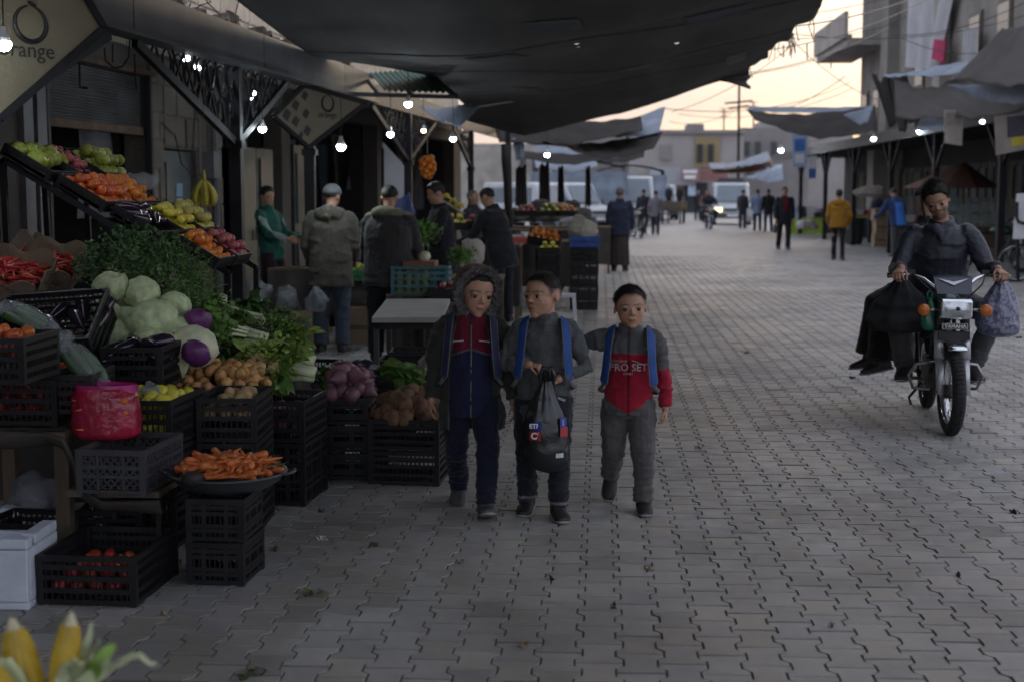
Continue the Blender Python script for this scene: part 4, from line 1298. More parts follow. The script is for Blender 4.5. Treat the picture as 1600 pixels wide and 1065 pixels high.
tp('shelf_board',MB().box(((sl.x+sr.x)/2,5.95,.355),(sr.x-sl.x,.52,.028)),m_wood)
for y in (5.72,6.18): tp('shelf_leg',MB().box((sr.x-.012,y,.171),(.022,.022,.34)),m_steel)
tp('shelf_leg',MB().bar((sl.x+.19,5.74,.34),(sl.x+.19,5.74,.24),.02,.03),m_steel)
def drape(u,v):        # cloth edge swooping from the table top down to the shelf
    pts=[P(-40,676,5.74),P(70,674,5.73),P(100,682,5.71),P(118,715,5.69),P(128,755,5.68),P(160,781,5.66),P(252,779,5.66)]
    s=u*(len(pts)-1); i=min(int(s),len(pts)-2); a=pts[i].lerp(pts[i+1],s-i)
    b_=a+Vector((-.004,.05,-.055-.012*math.sin(u*20)))
    r_=a.lerp(b_,v); r_.y -= .012*math.sin(v*3.1); return r_
q=MB(); q.grid(drape,60,5); me=modded(q,[('SOLIDIFY',dict(thickness=.018)),('SUBSURF',dict(levels=1))]); me.materials.append(m_cloth); me.polygons.foreach_set('use_smooth',[True]*len(me.polygons))
o_=obj('cloth_edge',me,t); o_.matrix_parent_inverse=I
q=MB(); q.grid(lambda u,v: (ptl.x+(ptr.x-ptl.x)*u,5.75+.75*v,.606+.004*math.sin(u*22+v*9)),24,12)
tp('table_cover',q,m_cloth,True)

c=crate_px(178,775,.371,(.295,.45,.19),'grey lattice crate on the lower shelf under the pink bag',R(-3),style='diamond',mat=m_gry)
c=crate_px(28,666,.612,(.345,.48,.20),'black crate full of tomatoes on the stall table',0)
mt=Matrix.Translation(c.location)
fill(F_tom,'tomato',.30,.43,.022,4,.034,'red tomato in the crate on the stall table','tomato','tomatoes in the table crate',mt,cap=110)
c=crate_px(-18,602,.83,(.30,.38,.19),'black crate of orange tomatoes above the table crate',0)
mt=Matrix.Translation(c.location)
fill(F_tomo,'tomato',.27,.34,.10,2,.036,'orange red tomato in the upper crate at the left edge','tomato','orange tomatoes in the upper crate',mt,cap=36)
# small crate right of it with tomatoes and purple aubergines
c=crate_px(104,648,.66,(.20,.36,.17),'small black crate holding tomatoes beside the pink bag',R(4))
mt=Matrix.Translation(c.location)
fill(F_tom,'tomato',.17,.30,.05,2,.033,'red tomato in the small crate beside the pink bag','tomato','tomatoes in the small crate',mt,cap=16)
# pink bag of carrots
def bag_mesh(w,h,d,seed,neck=.35,mat=None,lump=.06,n=28,rows=22):
    q=MB()
    rings=[]
    for i in range(rows+1):
        t_=i/rows; z=h*t_
        prof=math.sin(math.pi*min(1,t_*.92+.10)) ** .45 if t_<.8 else None
        s_=(1-.10*(t_-.4) ** 2*4) if t_<.78 else max(neck,1-(t_-.78)/.22*(1-neck))
        if t_<.08: s_ *= .86+t_*1.75
        rings.append(((0,0,z),(w/2*s_,0,0),(0,d/2*s_,0)))
    q.loft(rings,n,True,power=.8)
    me=q.mesh('bag',mat,True)
    v=verts_np(me); nn=vnoise(v,22,seed)*.6+vnoise(v,9,seed+1)+.35*np.sin(np.arctan2(v[:,1],v[:,0])*13+3*vnoise(v,6,seed))
    v[:,:2] *= (1+lump*nn)[:,None]; set_verts(me,v)
    return me
m_pinkb=M('pink_plastic_film',(.36,.015,.05),.2,.3,9,.9,30,spec=.7,alpha=.86)
pb=P(168,706,5.86); pb.z=.563
t=thing('carrot_bag','pink plastic bag full of carrots standing on the grey crate','bag',pb)
q=bag_mesh(.285,.215,.20,3,.82,m_pinkb,.06); obj('film',q,t)
q=MB(); q.grid(lambda u,v: (.135*math.cos(6.28*u)*(1+.03*math.sin(31*u)),.075*math.sin(6.28*u),.195+.035*v),40,3); q.build('rolled_rim',M('pink_rim_film',(.36,.02,.16),.25,.2,5,.5,30,spec=.7),t,True)
for k in range(60):
    z=.02+.15*k/60; o_=obj('carrot',F_car,t,(rv.uniform(-.05,.05),rv.uniform(-.062,-.02),z),(R(90)+rv.uniform(-.3,.3),rv.uniform(0,6),R(90)+rv.uniform(-.4,.4)),rv.uniform(.85,1.0))

# carrot dish on two upturned crates
cs=G(339,915); cs.y += .15
crate((cs.x,cs.y,0),(.245,.30,.18),'lower crate of the black crate stool under the carrot dish',(0,0,R(-3)),style='slot')
crate((cs.x,cs.y,.181),(.245,.30,.18),'upper crate of the black crate stool under the carrot dish',(0,0,R(-1)),style='slot')
for k,(sx,sy) in enumerate(((-1,-1),(1,-1),(1,1),(-1,1))): pass
dc=Vector((cs.x+.01,cs.y+.02,.363))
m_dish=M('dark_enamel_dish',(.05,.055,.06),.4,.3,5,.1,40,spec=.5,dirt=.3)
t=thing('carrot_dish','wide dark round dish heaped with carrots on a crate stool','dish',dc)
q=MB().lathe([(.0001,.0),(.10,.0),(.165,.015),(.215,.045),(.24,.075),(.248,.078),(.244,.086),(.232,.08),(.205,.052),(.16,.026),(.0001,.012)],seg=48)
q.build('bowl',m_dish,t,True)
q=MB()
for s in (-1,1):
    q2=MB().tube([(s*.238,-.04,.075),(s*.275,-.035,.085),(s*.285,0,.088),(s*.275,.035,.085),(s*.238,.04,.075)],.007,6); q2.build('handle',m_dish,t,True)
heap(F_car,'carrot',dc+Vector((0,0,.08)),.17,.17,.03,130,.02,'orange carrot heaped in the round dish','carrot','carrots in the round dish',True,(.8,1.2),2,1.0)
q=MB()
for k in range(60):
    a=rv.uniform(-.5,2.6); r_=rv.uniform(.16,.23); c0=Vector((r_*math.cos(a),r_*math.sin(a),.085+rv.uniform(0,.03)))
    d_=Vector((rv.uniform(-1,1),rv.uniform(-1,1),.3)).normalized()*.04; s_=Vector((-d_.y,d_.x,.01))*.18
    q.add([c0-s_,c0+s_,c0+d_],[(0,1,2)])
o_=q.build('carrot_tops',M('withered_tops',(.14,.13,.06),.9,.3,9,.1),None); o_.location=dc; kind(o_,'stuff'); tag(o_,'withered carrot tops at the rim of the round dish','carrot tops')
q=MB().ell((0,0,0),(.05,.05,.034)); me=q.mesh('black_radish',M('black_skin',(.02,.018,.02),.6,.3,9,.3,50),True)
put(me,'black_radish',dc+Vector((-.09,-.2,.085)),'black radish at the front rim of the carrot dish','radish')

# aubergine crate, tilted cucumber crate, yellow pepper crate
c=crate_px(204,612,.66,(.295,.36,.21),'black crate of aubergines in front of the cabbages',R(2))
mt=Matrix.Translation(c.location)
fill(F_egg,'aubergine',.28,.34,.10,2,.044,'glossy black aubergine in the crate before the cabbages','aubergine','aubergines in the crate',mt,lying=True,cap=24)
cp=P(72,512,6.75)
c=crate(cp+Vector((0,.12,-.12)),(.52,.46,.20),'large tilted black crate holding bagged cucumbers',(R(28),R(-4),R(3)))
mt=Matrix.Translation(c.location) @ Euler(c.rotation_euler).to_matrix().to_4x4()
fill(F_egg,'aubergine',.46,.20,.07,1,.05,'black aubergine in the back of the tilted crate','aubergine','aubergines in the tilted crate',mt @ Matrix.Translation((.06,.11,0)),lying=True,cap=10)
def cuke_bag(px,py,Y,L,ang,label,n=3,tilt=.2):
    c=P(px,py,Y); t=thing('cucumber_bag',label,'bag',c,(0,tilt,ang))
    q=MB()
    pts=[(-L*.62,0,.005),(-L*.5,0,0),(-L*.3,0,.005),(0,0,.01),(L*.3,0,.0),(L*.5,0,0),(L*.62,.01,.01)]
    q.tube(pts,[.018,.05,.062,.066,.060,.046,.03],16,True,0,.8)
    me=q.mesh('film',m_clear,True); v=verts_np(me); v[:,1:] *= (1+.10*vnoise(v,30,n))[:,None]; set_verts(me,v); obj('film',me,t)
    for k in range(n):
        obj('cucumber',F_cuc,t,(rv.uniform(-.02,.02),(k-(n-1)/2)*.026,-.012+.024*(k%2)),(0,R(90),rv.uniform(-.15,.15)),L/.25)
cuke_bag(42,497,6.35,.26,-.25,'clear bag of cucumbers lying uppermost in the tilted crate',4,.35)
cuke_bag(62,538,6.2,.24,.15,'clear bag of cucumbers resting below the uppermost one',4,-.25)
cuke_bag(132,572,6.05,.27,-.6,'clear bag of cucumbers hanging over the edge towards the pink bag',4,.55)
for (x,y,Y) in ((62,570,6.1),(12,590,6.0) if False else (48,565,6.15),):
    put(F_eggp,'purple_aubergine',P(x,y,Y),'round purple aubergine beside the cucumber bags' if x == 62 else 'round purple aubergine half hidden behind another','aubergine')
c=crate_px(222,700,.466,(.30,.46,.215),'black crate of yellow peppers right of the pink bag',R(-3),style='grid')
mt=Matrix.Translation(c.location)
fill(F_yp,'yellow_pepper',.27,.42,.03,3,.043,'yellow pepper in the crate right of the pink bag','pepper','yellow peppers in the crate',mt,cap=60)
p=G(222,700,.466); 
for k in range(2): crate((p.x,p.y+.25,k*.232),(.30,.44,.23),['lowest','second'][k]+' black crate under the yellow pepper crate',(0,0,R(-3)))
# crumpled clear bag on the peppers
def crumple(px,py,Y,r,label,mat=None,seed=1,name='plastic_bag',z=None):
    q=MB().ell((0,0,0),(r[0],r[1],r[2]),seg=40,rings=26); me=q.mesh('crumpled_film',mat or m_frost,True)
    v=verts_np(me); k=vnoise(v,5/max(r)*.35,seed)*.3-(1-np.abs(vnoise(v,6/max(r)*.35,seed+3))) ** 2*.22-(1-np.abs(vnoise(v,20/max(r)*.35,seed+5))) ** 3*.14+.22
    v=v*(1+k)[:,None]; v[:,2]=np.maximum(v[:,2],-r[2]*.85); set_verts(me,v)
    p_=P(px,py,Y) if z is None else Vector((P(px,py,Y).x,Y,z))
    return tag(obj(name,me,None,p_),label,'bag')
crumple(236,612,6.35,(.045,.04,.04),'small crumpled clear bag on the yellow pepper crate',m_frost,2)
# onion crates
def stack_under(px,py,z,dims,label,n,rotz=0):
    p_=G(px,py,z); h=z/n
    for k in range(n): crate((p_.x,p_.y+dims[1]/2,k*h),(dims[0],dims[1],h-.002),['lowest','second lowest','third lowest'][k]+' black crate '+label,(0,0,rotz))
c=crate_px(350,692,.44,(.28,.45,.21),'black crate of potatoes left of the tall crate stack',R(3)); mt=Matrix.Translation(c.location)
fill(F_pot,'potato',.24,.40,.09,2,.04,'yellow potato in the crate left of the tall crate stack','potato','potatoes in the crate',mt,cap=40)
stack_under(350,692,.44,(.28,.45),'under the potato crate',2,R(3))
hc=P(350,588,7.35)
t=thing('stall_bench','low stall bench covered with dark cloth under the onions and cabbages','bench',(-2.2,7.6,0))
I=Matrix.Translation(-Vector(t.location))
def benchtop(u,v):
    y=7.12+1.25*v; x=-3.15+(1.22+.18*v)*u
    z=.60+.30*v+.10*(1-u)*v-.05*u
    return (x,y,z+.008*math.sin(9*x+4*y))
q=MB(); q.grid(benchtop,20,20); me=modded(q,[('SOLIDIFY',dict(thickness=.03))]); me.materials.append(m_cloth); o_=obj('cloth_top',me,t); o_.matrix_parent_inverse=I
q=MB(); q.grid(lambda u,v: (benchtop(u,0)[0],7.12+.02*math.sin(u*30),benchtop(u,0)[2]*v),40,4); o_=q.build('cloth_front',m_cloth,t,True); o_.matrix_parent_inverse=I
q=MB(); q.grid(lambda u,v: (benchtop(1,u)[0]+.02*math.sin(u*26),benchtop(1,u)[1],benchtop(1,u)[2]*v),40,4); o_=q.build('cloth_side',m_cloth,t,True); o_.matrix_parent_inverse=I
for (x,y) in ((-3.1,7.16),(-2.0,7.18),(-3.1,8.6),(-1.6,8.6)):
    o_=MB().box((x,y,.29),(.05,.05,.56)).build('leg',m_wood,t); o_.matrix_parent_inverse=I
heap(F_oni,'onion',P(345,600,7.3),.27,.20,.06,110,.032,'golden brown onion heaped on the stall front','onion','onions heaped on the stall',False,(.85,1.2),2,1.35)
heap(F_pot,'potato',P(402,598,7.45),.11,.13,.07,26,.036,'potato heaped right of the onions','potato','potatoes heaped beside the onions',False,(.9,1.2),2,1.35)
# red cabbages, cabbages, cauliflower
cabs=[(171,450,7.35,.98,0),(222,459,7.4,.98,1),(274,478,7.35,.92,0),(240,500,7.15,1.22,2),(160,488,7.2,.8,0),(196,500,7.3,.9,1),(178,520,7.1,.85,2),(232,532,7.05,.9,0),(205,478,7.5,.85,2),(275,515,7.2,.85,0)]
names_c=['topmost pale green cabbage, farthest left in the pile','long pale cabbage lying on top of the pile','round cabbage at the right shoulder of the pile','largest green cabbage in the middle of the pile','cabbage at the left edge behind the tilted crate','cabbage half hidden below the long one','lowest cabbage at the left of the pile','cabbage just above the aubergine crate','cabbage wedged behind the long one','cabbage peeping out beside the red cabbage']
for (x,y,Y,s,k),nm in zip(cabs,names_c): put(CAB[k],'cabbage',P(x,y,Y),nm,'cabbage','cabbages in the pile',(rv.uniform(-.6,.6),rv.uniform(-.5,.5),rv.uniform(0,6)),s*rv.uniform(.92,1.02))
put(CABW[0],'white_cabbage',P(305,540,7.05),'large smooth white cabbage beside the red cabbages','cabbage',None,(.3,.2,.5),1.05)
put(CABW[1],'white_cabbage',P(268,556,6.95),'whitish cabbage standing above the onions','cabbage',None,(.2,1.2,.4),.92)
put(RCAB,'red_cabbage',P(308,502,7.25),'red cabbage upper right of the white cabbage','cabbage',None,None,1.0)
put(RCAB,'red_cabbage',P(306,551,6.85),'red cabbage in front of the white cabbage','cabbage',None,None,.95)

# herbs and leafy greens
def herb_bunch(name,label,loc,n,L,spread,mat,leaf=(.022,.016),seed=1,curl=.8,dirv=(0,-.4,1),stalk=True,matst=None,stalks=9):
    rr_=random.Random(seed); q=MB(); D=Vector(dirv).normalized()
    for k in range(n):
        d_=(D+Vector((rr_.gauss(0,spread),rr_.gauss(0,spread),rr_.gauss(0,spread*.7)))).normalized()
        l=L*rr_.uniform(.35,1.0)
        c0=d_*l+Vector((0,0,-curl*l*l*.8))
        e=(d_+Vector((rr_.gauss(0,.7),rr_.gauss(0,.7),rr_.gauss(0,.5)))).normalized()
        sd=e.cross(Vector((rr_.gauss(0,1),rr_.gauss(0,1),rr_.gauss(0,1)))).normalized()
        a,b_=leaf[0]*rr_.uniform(.6,1.3),leaf[1]*rr_.uniform(.6,1.3)
        up=e.cross(sd)*b_*.4
        q.add([c0,c0+e*a*.5+sd*b_+up,c0+e*a,c0+e*a*.5-sd*b_+up],[(0,1,2),(0,2,3)],0)
    t=thing(name,label,'greens',loc,0,'bunches of leafy greens'); kind(q.build('leaves',mat,t),'stuff'); q=MB()
    for k in range(stalks):
        d_=(D+Vector((rr_.gauss(0,spread*.8),rr_.gauss(0,spread*.8),rr_.gauss(0,spread*.5)))).normalized()
        pts=[d_*(L*t_-L*.25)+Vector((0,0,-curl*(L*t_) ** 2*.8)) for t_ in (0,.4,.8,1.1)]
        q.tube(pts,[.004,.003,.002,.001],4)
    kind(q.build('stalks',matst or m_stalk,t),'stuff'); return t
hb=[('herb_bunch','dark parsley bunch highest on the greens pile',(205,392,8.3),420,.26,.55,m_leafd,(.028,.014),(.2,-.5,.6)),
      ('herb_bunch','dark parsley bunch left on the greens pile',(182,410,8.1),420,.25,.55,m_leafd,(.028,.014),(-.3,-.6,.4)),
      ('herb_bunch','dark parsley bunch in the middle of the greens pile',(228,415,8.0),420,.26,.6,m_leafd,(.03,.014),(.1,-.8,.3)),
      ('herb_bunch','dark parsley bunch below the fruit rack',(250,400,8.2),380,.24,.55,m_leafd,(.028,.014),(.5,-.5,.5)),
      ('herb_bunch','feathery dill bunch right of the parsley',(278,425,8.1),520,.26,.5,m_leafm,(.035,.004),(.5,-.6,.3)),
      ('herb_bunch','feathery dill bunch above the red cabbage',(300,455,7.8),520,.24,.5,m_leafm,(.035,.004),(.4,-.8,.2)),
      ('herb_bunch','green herb bunch beside the round cabbages',(282,462,7.6),380,.20,.5,m_leafd,(.028,.012),(.2,-.9,.2)),
      ('herb_bunch','small dark herb bunch left of the dill',(255,438,7.8),380,.22,.5,m_leafd,(.028,.012),(0,-.9,.2))]
for k,(nm,lab,(x,y,Y),n,L,sp_,mt_,lf,dv) in enumerate(hb):
    herb_bunch(nm,lab,P(x,y+12,Y),n,L,sp_,mt_,lf,30+k,.6,dv)
def celery(label,loc,dirv,L,mat,seed,nst=9,r=.012,name='celery_bunch',leafs=260,frilly=True):
    """bunch with pale stalks at one end and leaves at the other"""
    rr_=random.Random(seed); D=Vector(dirv).normalized(); S=D.orthogonal().normalized(); T=D.cross(S)
    t=thing(name,label,'greens',loc,0,'bunches of stalked greens')
    for k in range(nst):
        a=k*2.4; q_=.012*math.sqrt(k)
        o0=S*(q_*math.cos(a))+T*(q_*math.sin(a))
        q=MB(); q.tube([o0*.8,o0+D*L*.3,o0*1.8+D*L*.6,o0*3+D*L*.85],[r,r*1.0,r*.7,r*.3],7); q.build('stalk',m_stalk,t,True)
    q=MB()
    for k in range(leafs):
        l=L*rr_.uniform(.45,1.15); o0=S*rr_.gauss(0,.05)*(l/L)+T*rr_.gauss(0,.05)*(l/L)+D*l
        e=(D+Vector((rr_.gauss(0,.8),rr_.gauss(0,.8),rr_.gauss(0,.8)))).normalized(); sd=e.orthogonal().normalized()
        a=.034*rr_.uniform(.5,1.3); b_=a*.42
        q.add([o0,o0+e*a*.5+sd*b_,o0+e*a,o0+e*a*.5-sd*b_],[(0,1,2),(0,2,3)])
    q.build('leaves',mat,t)
    return t
celery('celery bunch with pale stalk ends lying right of the dill',P(412,500,8.0),(-1,.1,.15),.34,m_leafm,1,8,.014)
celery('celery bunch with a thick white foot lying in front of the first',P(418,530,7.75),(-1,-.1,.25),.30,m_leafl,2,7,.016,leafs=320)
celery('feathery fennel bunch in the middle of the greens',P(385,520,7.6),(-.6,-.6,.25),.22,m_leafm,3,6,.010,leafs=520)
celery('celery bunch lying far back below the fruit rack',P(352,468,8.3),(-1,.2,-.1),.3,m_leafd,4,7,.016)
for k,(x,y,Y,lab) in enumerate(((484,548,7.95,'upper lettuce with its cut white foot towards the street'),(490,566,7.8,'middle lettuce with its cut white foot towards the street'),(492,584,7.65,'lowest lettuce with its cut white foot towards the street'))):
    celery(lab,P(x,y,Y),(-1,.1-.1*k,.22),.20,m_leafl,10+k,6,.026,'lettuce',240)
def broad_leaves(label,loc,n,L,Wd,mat,dirv,seed,name='spinach_bunch'):
    rr_=random.Random(seed); t=thing(name,label,'greens',loc,0,'bunches of broad leaves')
    D=Vector(dirv).normalized()
    for k in range(n):
        d_=(D+Vector((rr_.gauss(0,.35),rr_.gauss(0,.35),rr_.gauss(0,.25)))).normalized(); sd=d_.cross(Vector((rr_.gauss(0,.4),rr_.gauss(0,.4),1))).normalized(); nrm=sd.cross(d_)
        l=L*rr_.uniform(.7,1.1)
        def lf(u,v):
            w_=Wd*math.sin(math.pi*min(1,.12+.88*v)) ** .7*(1 if v>.25 else .12+v*3.5)
            return d_*l*v+sd*w_*(u-.5)*2+nrm*(.02*math.sin(9*v+6*u+k)-.10*v*v+.5*abs(u-.5)*w_)
        q=MB(); q.grid(lf,4,10); q.build('leaf',mat,t,True)
    return t
broad_leaves('bunch of broad dark green leaves on the crates behind the turnips',P(592,580,8.3),11,.26,.045,m_leafm,(.7,-.5,.1),4)
broad_leaves('flat broad green leaves lying towards the boys',P(622,590,8.25),9,.24,.045,m_leafm,(.8,-.3,0),5)
broad_leaves('yellowing lettuce leaves over the top of the greens',P(438,560,7.7),14,.2,.05,m_leafl,(-.3,-.7,.5),6,'loose_lettuce')
broad_leaves('yellow green lettuce heads left of the cut white feet',P(455,560,7.6),16,.17,.05,m_leafl,(.1,-.6,.6),7,'loose_lettuce')
broad_leaves('green lettuce leaves low above the tall crate stack',P(425,590,7.5),12,.17,.05,m_leafm,(.2,-.7,.3),8,'loose_lettuce')

for k,(x,y,Y,dv,lab,mt_) in enumerate(((335,505,7.9,(-.2,-.9,.4),'broad dark leaves above the fennel',m_leafm),(360,560,7.55,(.1,-.8,.3),'dark leafy bunch behind the onions',m_leafd),(392,478,8.2,(.2,-.7,.4),'leafy bunch below the lowest fruit tray',m_leafd),(462,535,8.0,(.1,-.6,.7),'upright lettuce leaves at the back of the greens',m_leafl),(400,555,7.6,(-.2,-.8,.5),'lettuce leaves between fennel and cut feet',m_leafl),(330,475,8.1,(0,-.8,.5),'dark leaves left of the celery',m_leafd),(505,590,7.95,(.4,-.6,.3),'flat dark leaves right of the lettuces',m_leafm),(372,500,7.8,(0,-.8,.4),'green leaves in front of the celery',m_leafm))):
    broad_leaves(lab,P(x,y,Y),13,.16,.034,mt_,dv,50+k,'leaf_bunch')
for k,(x,y,Y) in enumerate(((345,520,7.7),(420,570,7.55),(440,520,8.0))):
    herb_bunch('herb_bunch',['feathery greens above the onions','feathery greens before the lettuces','feathery greens behind the lettuces'][k],P(x,y,Y),420,.18,.6,[m_leafm,m_leafl,m_leafm][k],(.032,.008),90+k,.5,(.1,-.7,.5))

# crate stacks in front of the greens
p=G(437,790); p.y += .225
crate((p.x,p.y,0),(.305,.45,.325),'lower black crate of the tall stack beside the turnips',(0,0,R(-4)),style='slot')
c=crate((p.x,p.y,.327),(.305,.45,.215),'upper black crate of the tall stack beside the turnips',(0,0,R(-4)))
mt=Matrix.Translation(c.location)
fill(F_turn,'turnip',.27,.40,.03,2,.045,'purple turnip inside the upper stacked crate','turnip','turnips in the stacked crate',mt,cap=30)
p=G(532,750); p.y += .22
for k in range(3): crate((p.x,p.y,k*.155),(.30,.44,.153),['lowest','middle','top'][k]+' flat black crate under the heaped turnips',(0,0,R(2)),style='slot')
heap(F_turn,'turnip',(p.x,p.y-.02,.475),.15,.20,.07,44,.045,'purple turnip heaped on the flat crates','turnip','turnips heaped on the crates',True,(.95,1.3),2,1.3)
p=G(634,758); p.y += .22
crate((p.x,p.y,0),(.395,.44,.19),'lower black crate under the taro roots, nearest the boys',(0,0,R(-3)),style='grid')
crate((p.x,p.y,.192),(.395,.44,.17),'upper black crate under the taro roots, nearest the boys',(0,0,R(-3)),style='grid')
heap(F_beet,'taro_root',(p.x,p.y-.02,.345),.19,.20,.07,46,.047,'brown hairy taro root heaped on the crate','taro root','taro roots heaped on the crate',False,(.9,1.3),2,1.35)
p=G(600,690); crate((p.x,p.y+.3,0),(.34,.44,.42),'black crate behind the taro and turnip crates',(0,0,R(5)),style='grid')
p=G(470,690); crate((p.x,p.y+.3,0),(.34,.44,.48),'black crate behind the tall stack under the lettuces',(0,0,R(-5)),style='slot')
crumple(712,688,8.5,(.05,.05,.09),'crumpled pale bag on the paving beside the taro crates',m_frost,7)
crumple(568,575,8.2,(.10,.07,.05),'dark plastic bag lying behind the turnips',M('black_bag_film',(.02,.02,.025),.3,.2,5,.5,18,spec=.6),9)
crumple(385,622,7.0,(.075,.05,.035),'black plastic bag draped over the potato crate',M('black_bag_film'),5)
crumple(60,775,6.3,(.12,.10,.10),'big cloudy plastic bag under the stall table',m_frost,11)
crumple(140,805,6.2,(.08,.06,.04),'flattened cloudy bag on the crates under the shelf',m_frost,12)
crumple(10,800,6.1,(.07,.06,.03),'crumpled pale paper under the table at the left edge',m_foam,13)
crumple(128,408,8.6,(.13,.08,.065),'cloudy plastic bag behind the red pepper baskets',m_frost,14)
# purple bag lying in the gap, dark
crumple(372,690,6.9,(.06,.06,.04),'purple mesh bag squeezed between the crates',M('purple_mesh',(.12,.06,.10),.8,.3,9,.4,40),15)

# red pepper baskets with brown paper lining
def pepper_basket(px,py,Y,w,d,label,n,glab,rotz):
    c=P(px,py,Y)
    t=thing('pepper_basket',label,'basket',c,(R(16),R(8),rotz))
    q=MB()
    for s in (-1,1):
        q=MB(); q.grid(lambda u,v: (s*w/2*(1+.15*v),-d/2+d*u,-.03+.13*v+.015*math.sin(u*9+v*5)),10,4); me=modded(q,[('SOLIDIFY',dict(thickness=.006))]); me.materials.append(m_paper); obj('paper_side',me,t)
        q=MB(); q.grid(lambda u,v: (-w/2+w*u,s*d/2*(1+.15*v),-.03+(.16 if s>0 else .10)*v+.02*math.sin(u*11+v*5)),10,4); me=modded(q,[('SOLIDIFY',dict(thickness=.006))]); me.materials.append(m_paper); obj('paper_side',me,t)
    MB().box((0,0,-.03),(w,d,.02)).build('base',m_paper,t)
    mt=Matrix.Translation(c) @ Euler((R(16),R(8),rotz)).to_matrix().to_4x4()
    for k in range(n):
        a_,b_=rv.uniform(-.42,.42),rv.uniform(-.42,.42)
        put(F_chi,'red_pepper',(a_*w,b_*d,.03+rv.uniform(-.01,.05)),glab+where(2*a_,2*b_),'pepper',glab+'s',(R(90)+rv.uniform(-.5,.5),rv.uniform(0,6),rv.uniform(0,6)),rv.uniform(.85,1.4),mt)
pepper_basket(18,440,7.7,.36,.34,'paper-lined basket of red peppers at the left edge',70,'red pepper in the basket at the left edge',R(8))
pepper_basket(78,425,8.15,.32,.34,'paper-lined basket of dark red peppers behind the tilted crate',60,'dark red pepper in the farther basket',R(8))
for k,(x,y) in enumerate(((30,385),(55,392))):
    q=MB(); q.grid(lambda u,v: (.16*(u-.5)*2,.05*math.sin(5*u+k),.16*v+.04*math.sin(9*u+3*v)-.1*abs(u-.5)),16,8)
    me=modded(q,[('SOLIDIFY',dict(thickness=.01))]); me.materials.append(m_paper); tag(obj('paper_sack',me,None,P(x,y+20,8.35+.2*k),(R(-18),0,.2)),['crumpled brown paper sack top above the pepper baskets','second crumpled brown sack right behind the pepper baskets'][k],'sack')
t=thing('basket_stand','dark wooden stand carrying the pepper baskets','stand',(P(40,470,8).x,8,0)); I=Matrix.Translation(-Vector(t.location))
x0,x1=P(-60,480,8).x,P(120,480,8.2).x
for k in range(5): o_=MB().box(((x0+x1)/2,7.62+k*.19,.88+k*.03),(x1-x0,.17,.03)).build('plank',m_wood,t); o_.matrix_parent_inverse=I
for x in (x0+.05,x1-.05):
    for y in (7.65,8.35): o_=MB().box((x,y,.43),(.05,.05,.86)).build('leg',m_wood,t); o_.matrix_parent_inverse=I

# fruit rack sloping towards the street
rack=thing('fruit_rack','steep black fruit rack rising towards the shop','rack',(-3.0,9.3,0))
I=Matrix.Translation(-Vector(rack.location))
TILT=R(31)
tops=Vector((-3.62,0,1.83)); slope=Vector((math.cos(TILT),0,-math.sin(TILT)))
for y in (8.55,9.2,9.95):
    a=Vector((-3.66,y,1.80)); b_=a+slope*1.42
    o_=MB().bar(a,b_,.035,.035).build('slope_rail',m_steel,rack); o_.matrix_parent_inverse=I
    o_=MB().bar(Vector((-3.62,y,0)),a,.035,.035).build('leg',m_steel,rack); o_.matrix_parent_inverse=I
    o_=MB().bar(Vector((b_.x-.02,y,0)),b_,.035,.035).build('leg',m_steel,rack); o_.matrix_parent_inverse=I
    o_=MB().bar(Vector((-3.62,y,.75)),Vector((b_.x,y,.75)),.025,.025).build('tie_bar',m_steel,rack); o_.matrix_parent_inverse=I
rows=[(.0,((8.55,.62,F_big,'pomelo','yellow green pomelo on the top tray of the rack',.05,1,10),(9.02,.30,F_pink,'red_apple','dark red apple on the top tray of the rack',.031,2,34),(9.5,.55,F_gap,'green_apple','green apple on the top tray of the rack',.042,2,34))),
        (.36,((8.62,.55,F_per,'persimmon','red orange persimmon on the second tray of the rack',.035,2,56),(9.2,.5,F_man,'mandarin','bright mandarin on the second tray of the rack',.031,2,56))),
        (.72,((8.7,.5,F_egg,'aubergine','black aubergine on the third tray of the rack',.05,1,8),(9.2,.40,F_lem,'lemon','yellow lemon on the third tray of the rack',.034,2,50),(9.65,.40,F_pear,'pear','yellow pear on the third tray of the rack',.036,2,40))),
        (1.06,((8.95,.42,F_man,'mandarin','mandarin on the lowest tray of the rack',.031,2,40),(9.42,.4,F_pink,'red_apple','dusky red apple on the lowest tray of the rack',.033,2,40)))]
tl={0: 'top',.36: 'second',.72: 'third',1.06: 'lowest'}
for off,trays in rows:
    for k,(y0,wy,me_,nm,lab,r_,lay,cap) in enumerate(trays):
        c=Vector((-3.66,y0+wy/2-.05,1.83))+slope*(off+.17)
        crate(c,(.34,wy,.08),'shallow black tray of %ss, %s row of the fruit rack'%(nm.replace('_',' '),tl[off]),(0,TILT,0),style='slot')
        mt=Matrix.Translation(c) @ Euler((0,TILT,0)).to_matrix().to_4x4()
        fill(me_,nm,.31,wy-.03,.02,lay,r_,lab,nm.replace('_',' '),lab+'s',mt,cap=cap,lying=(nm in ('aubergine','lemon','pear')),srange=(.9,1.1))
crumple(218,286,9.6,(.12,.07,.06),'crumpled clear film over the far end of the top tray',m_clear,21)
crumple(196,352,9.0,(.12,.08,.05),'glossy black bag lying on the third tray',M('black_bag_film'),22)
crumple(346,402,9.5,(.05,.04,.03),'small clear bag hanging off the lowest tray',m_frost,23)

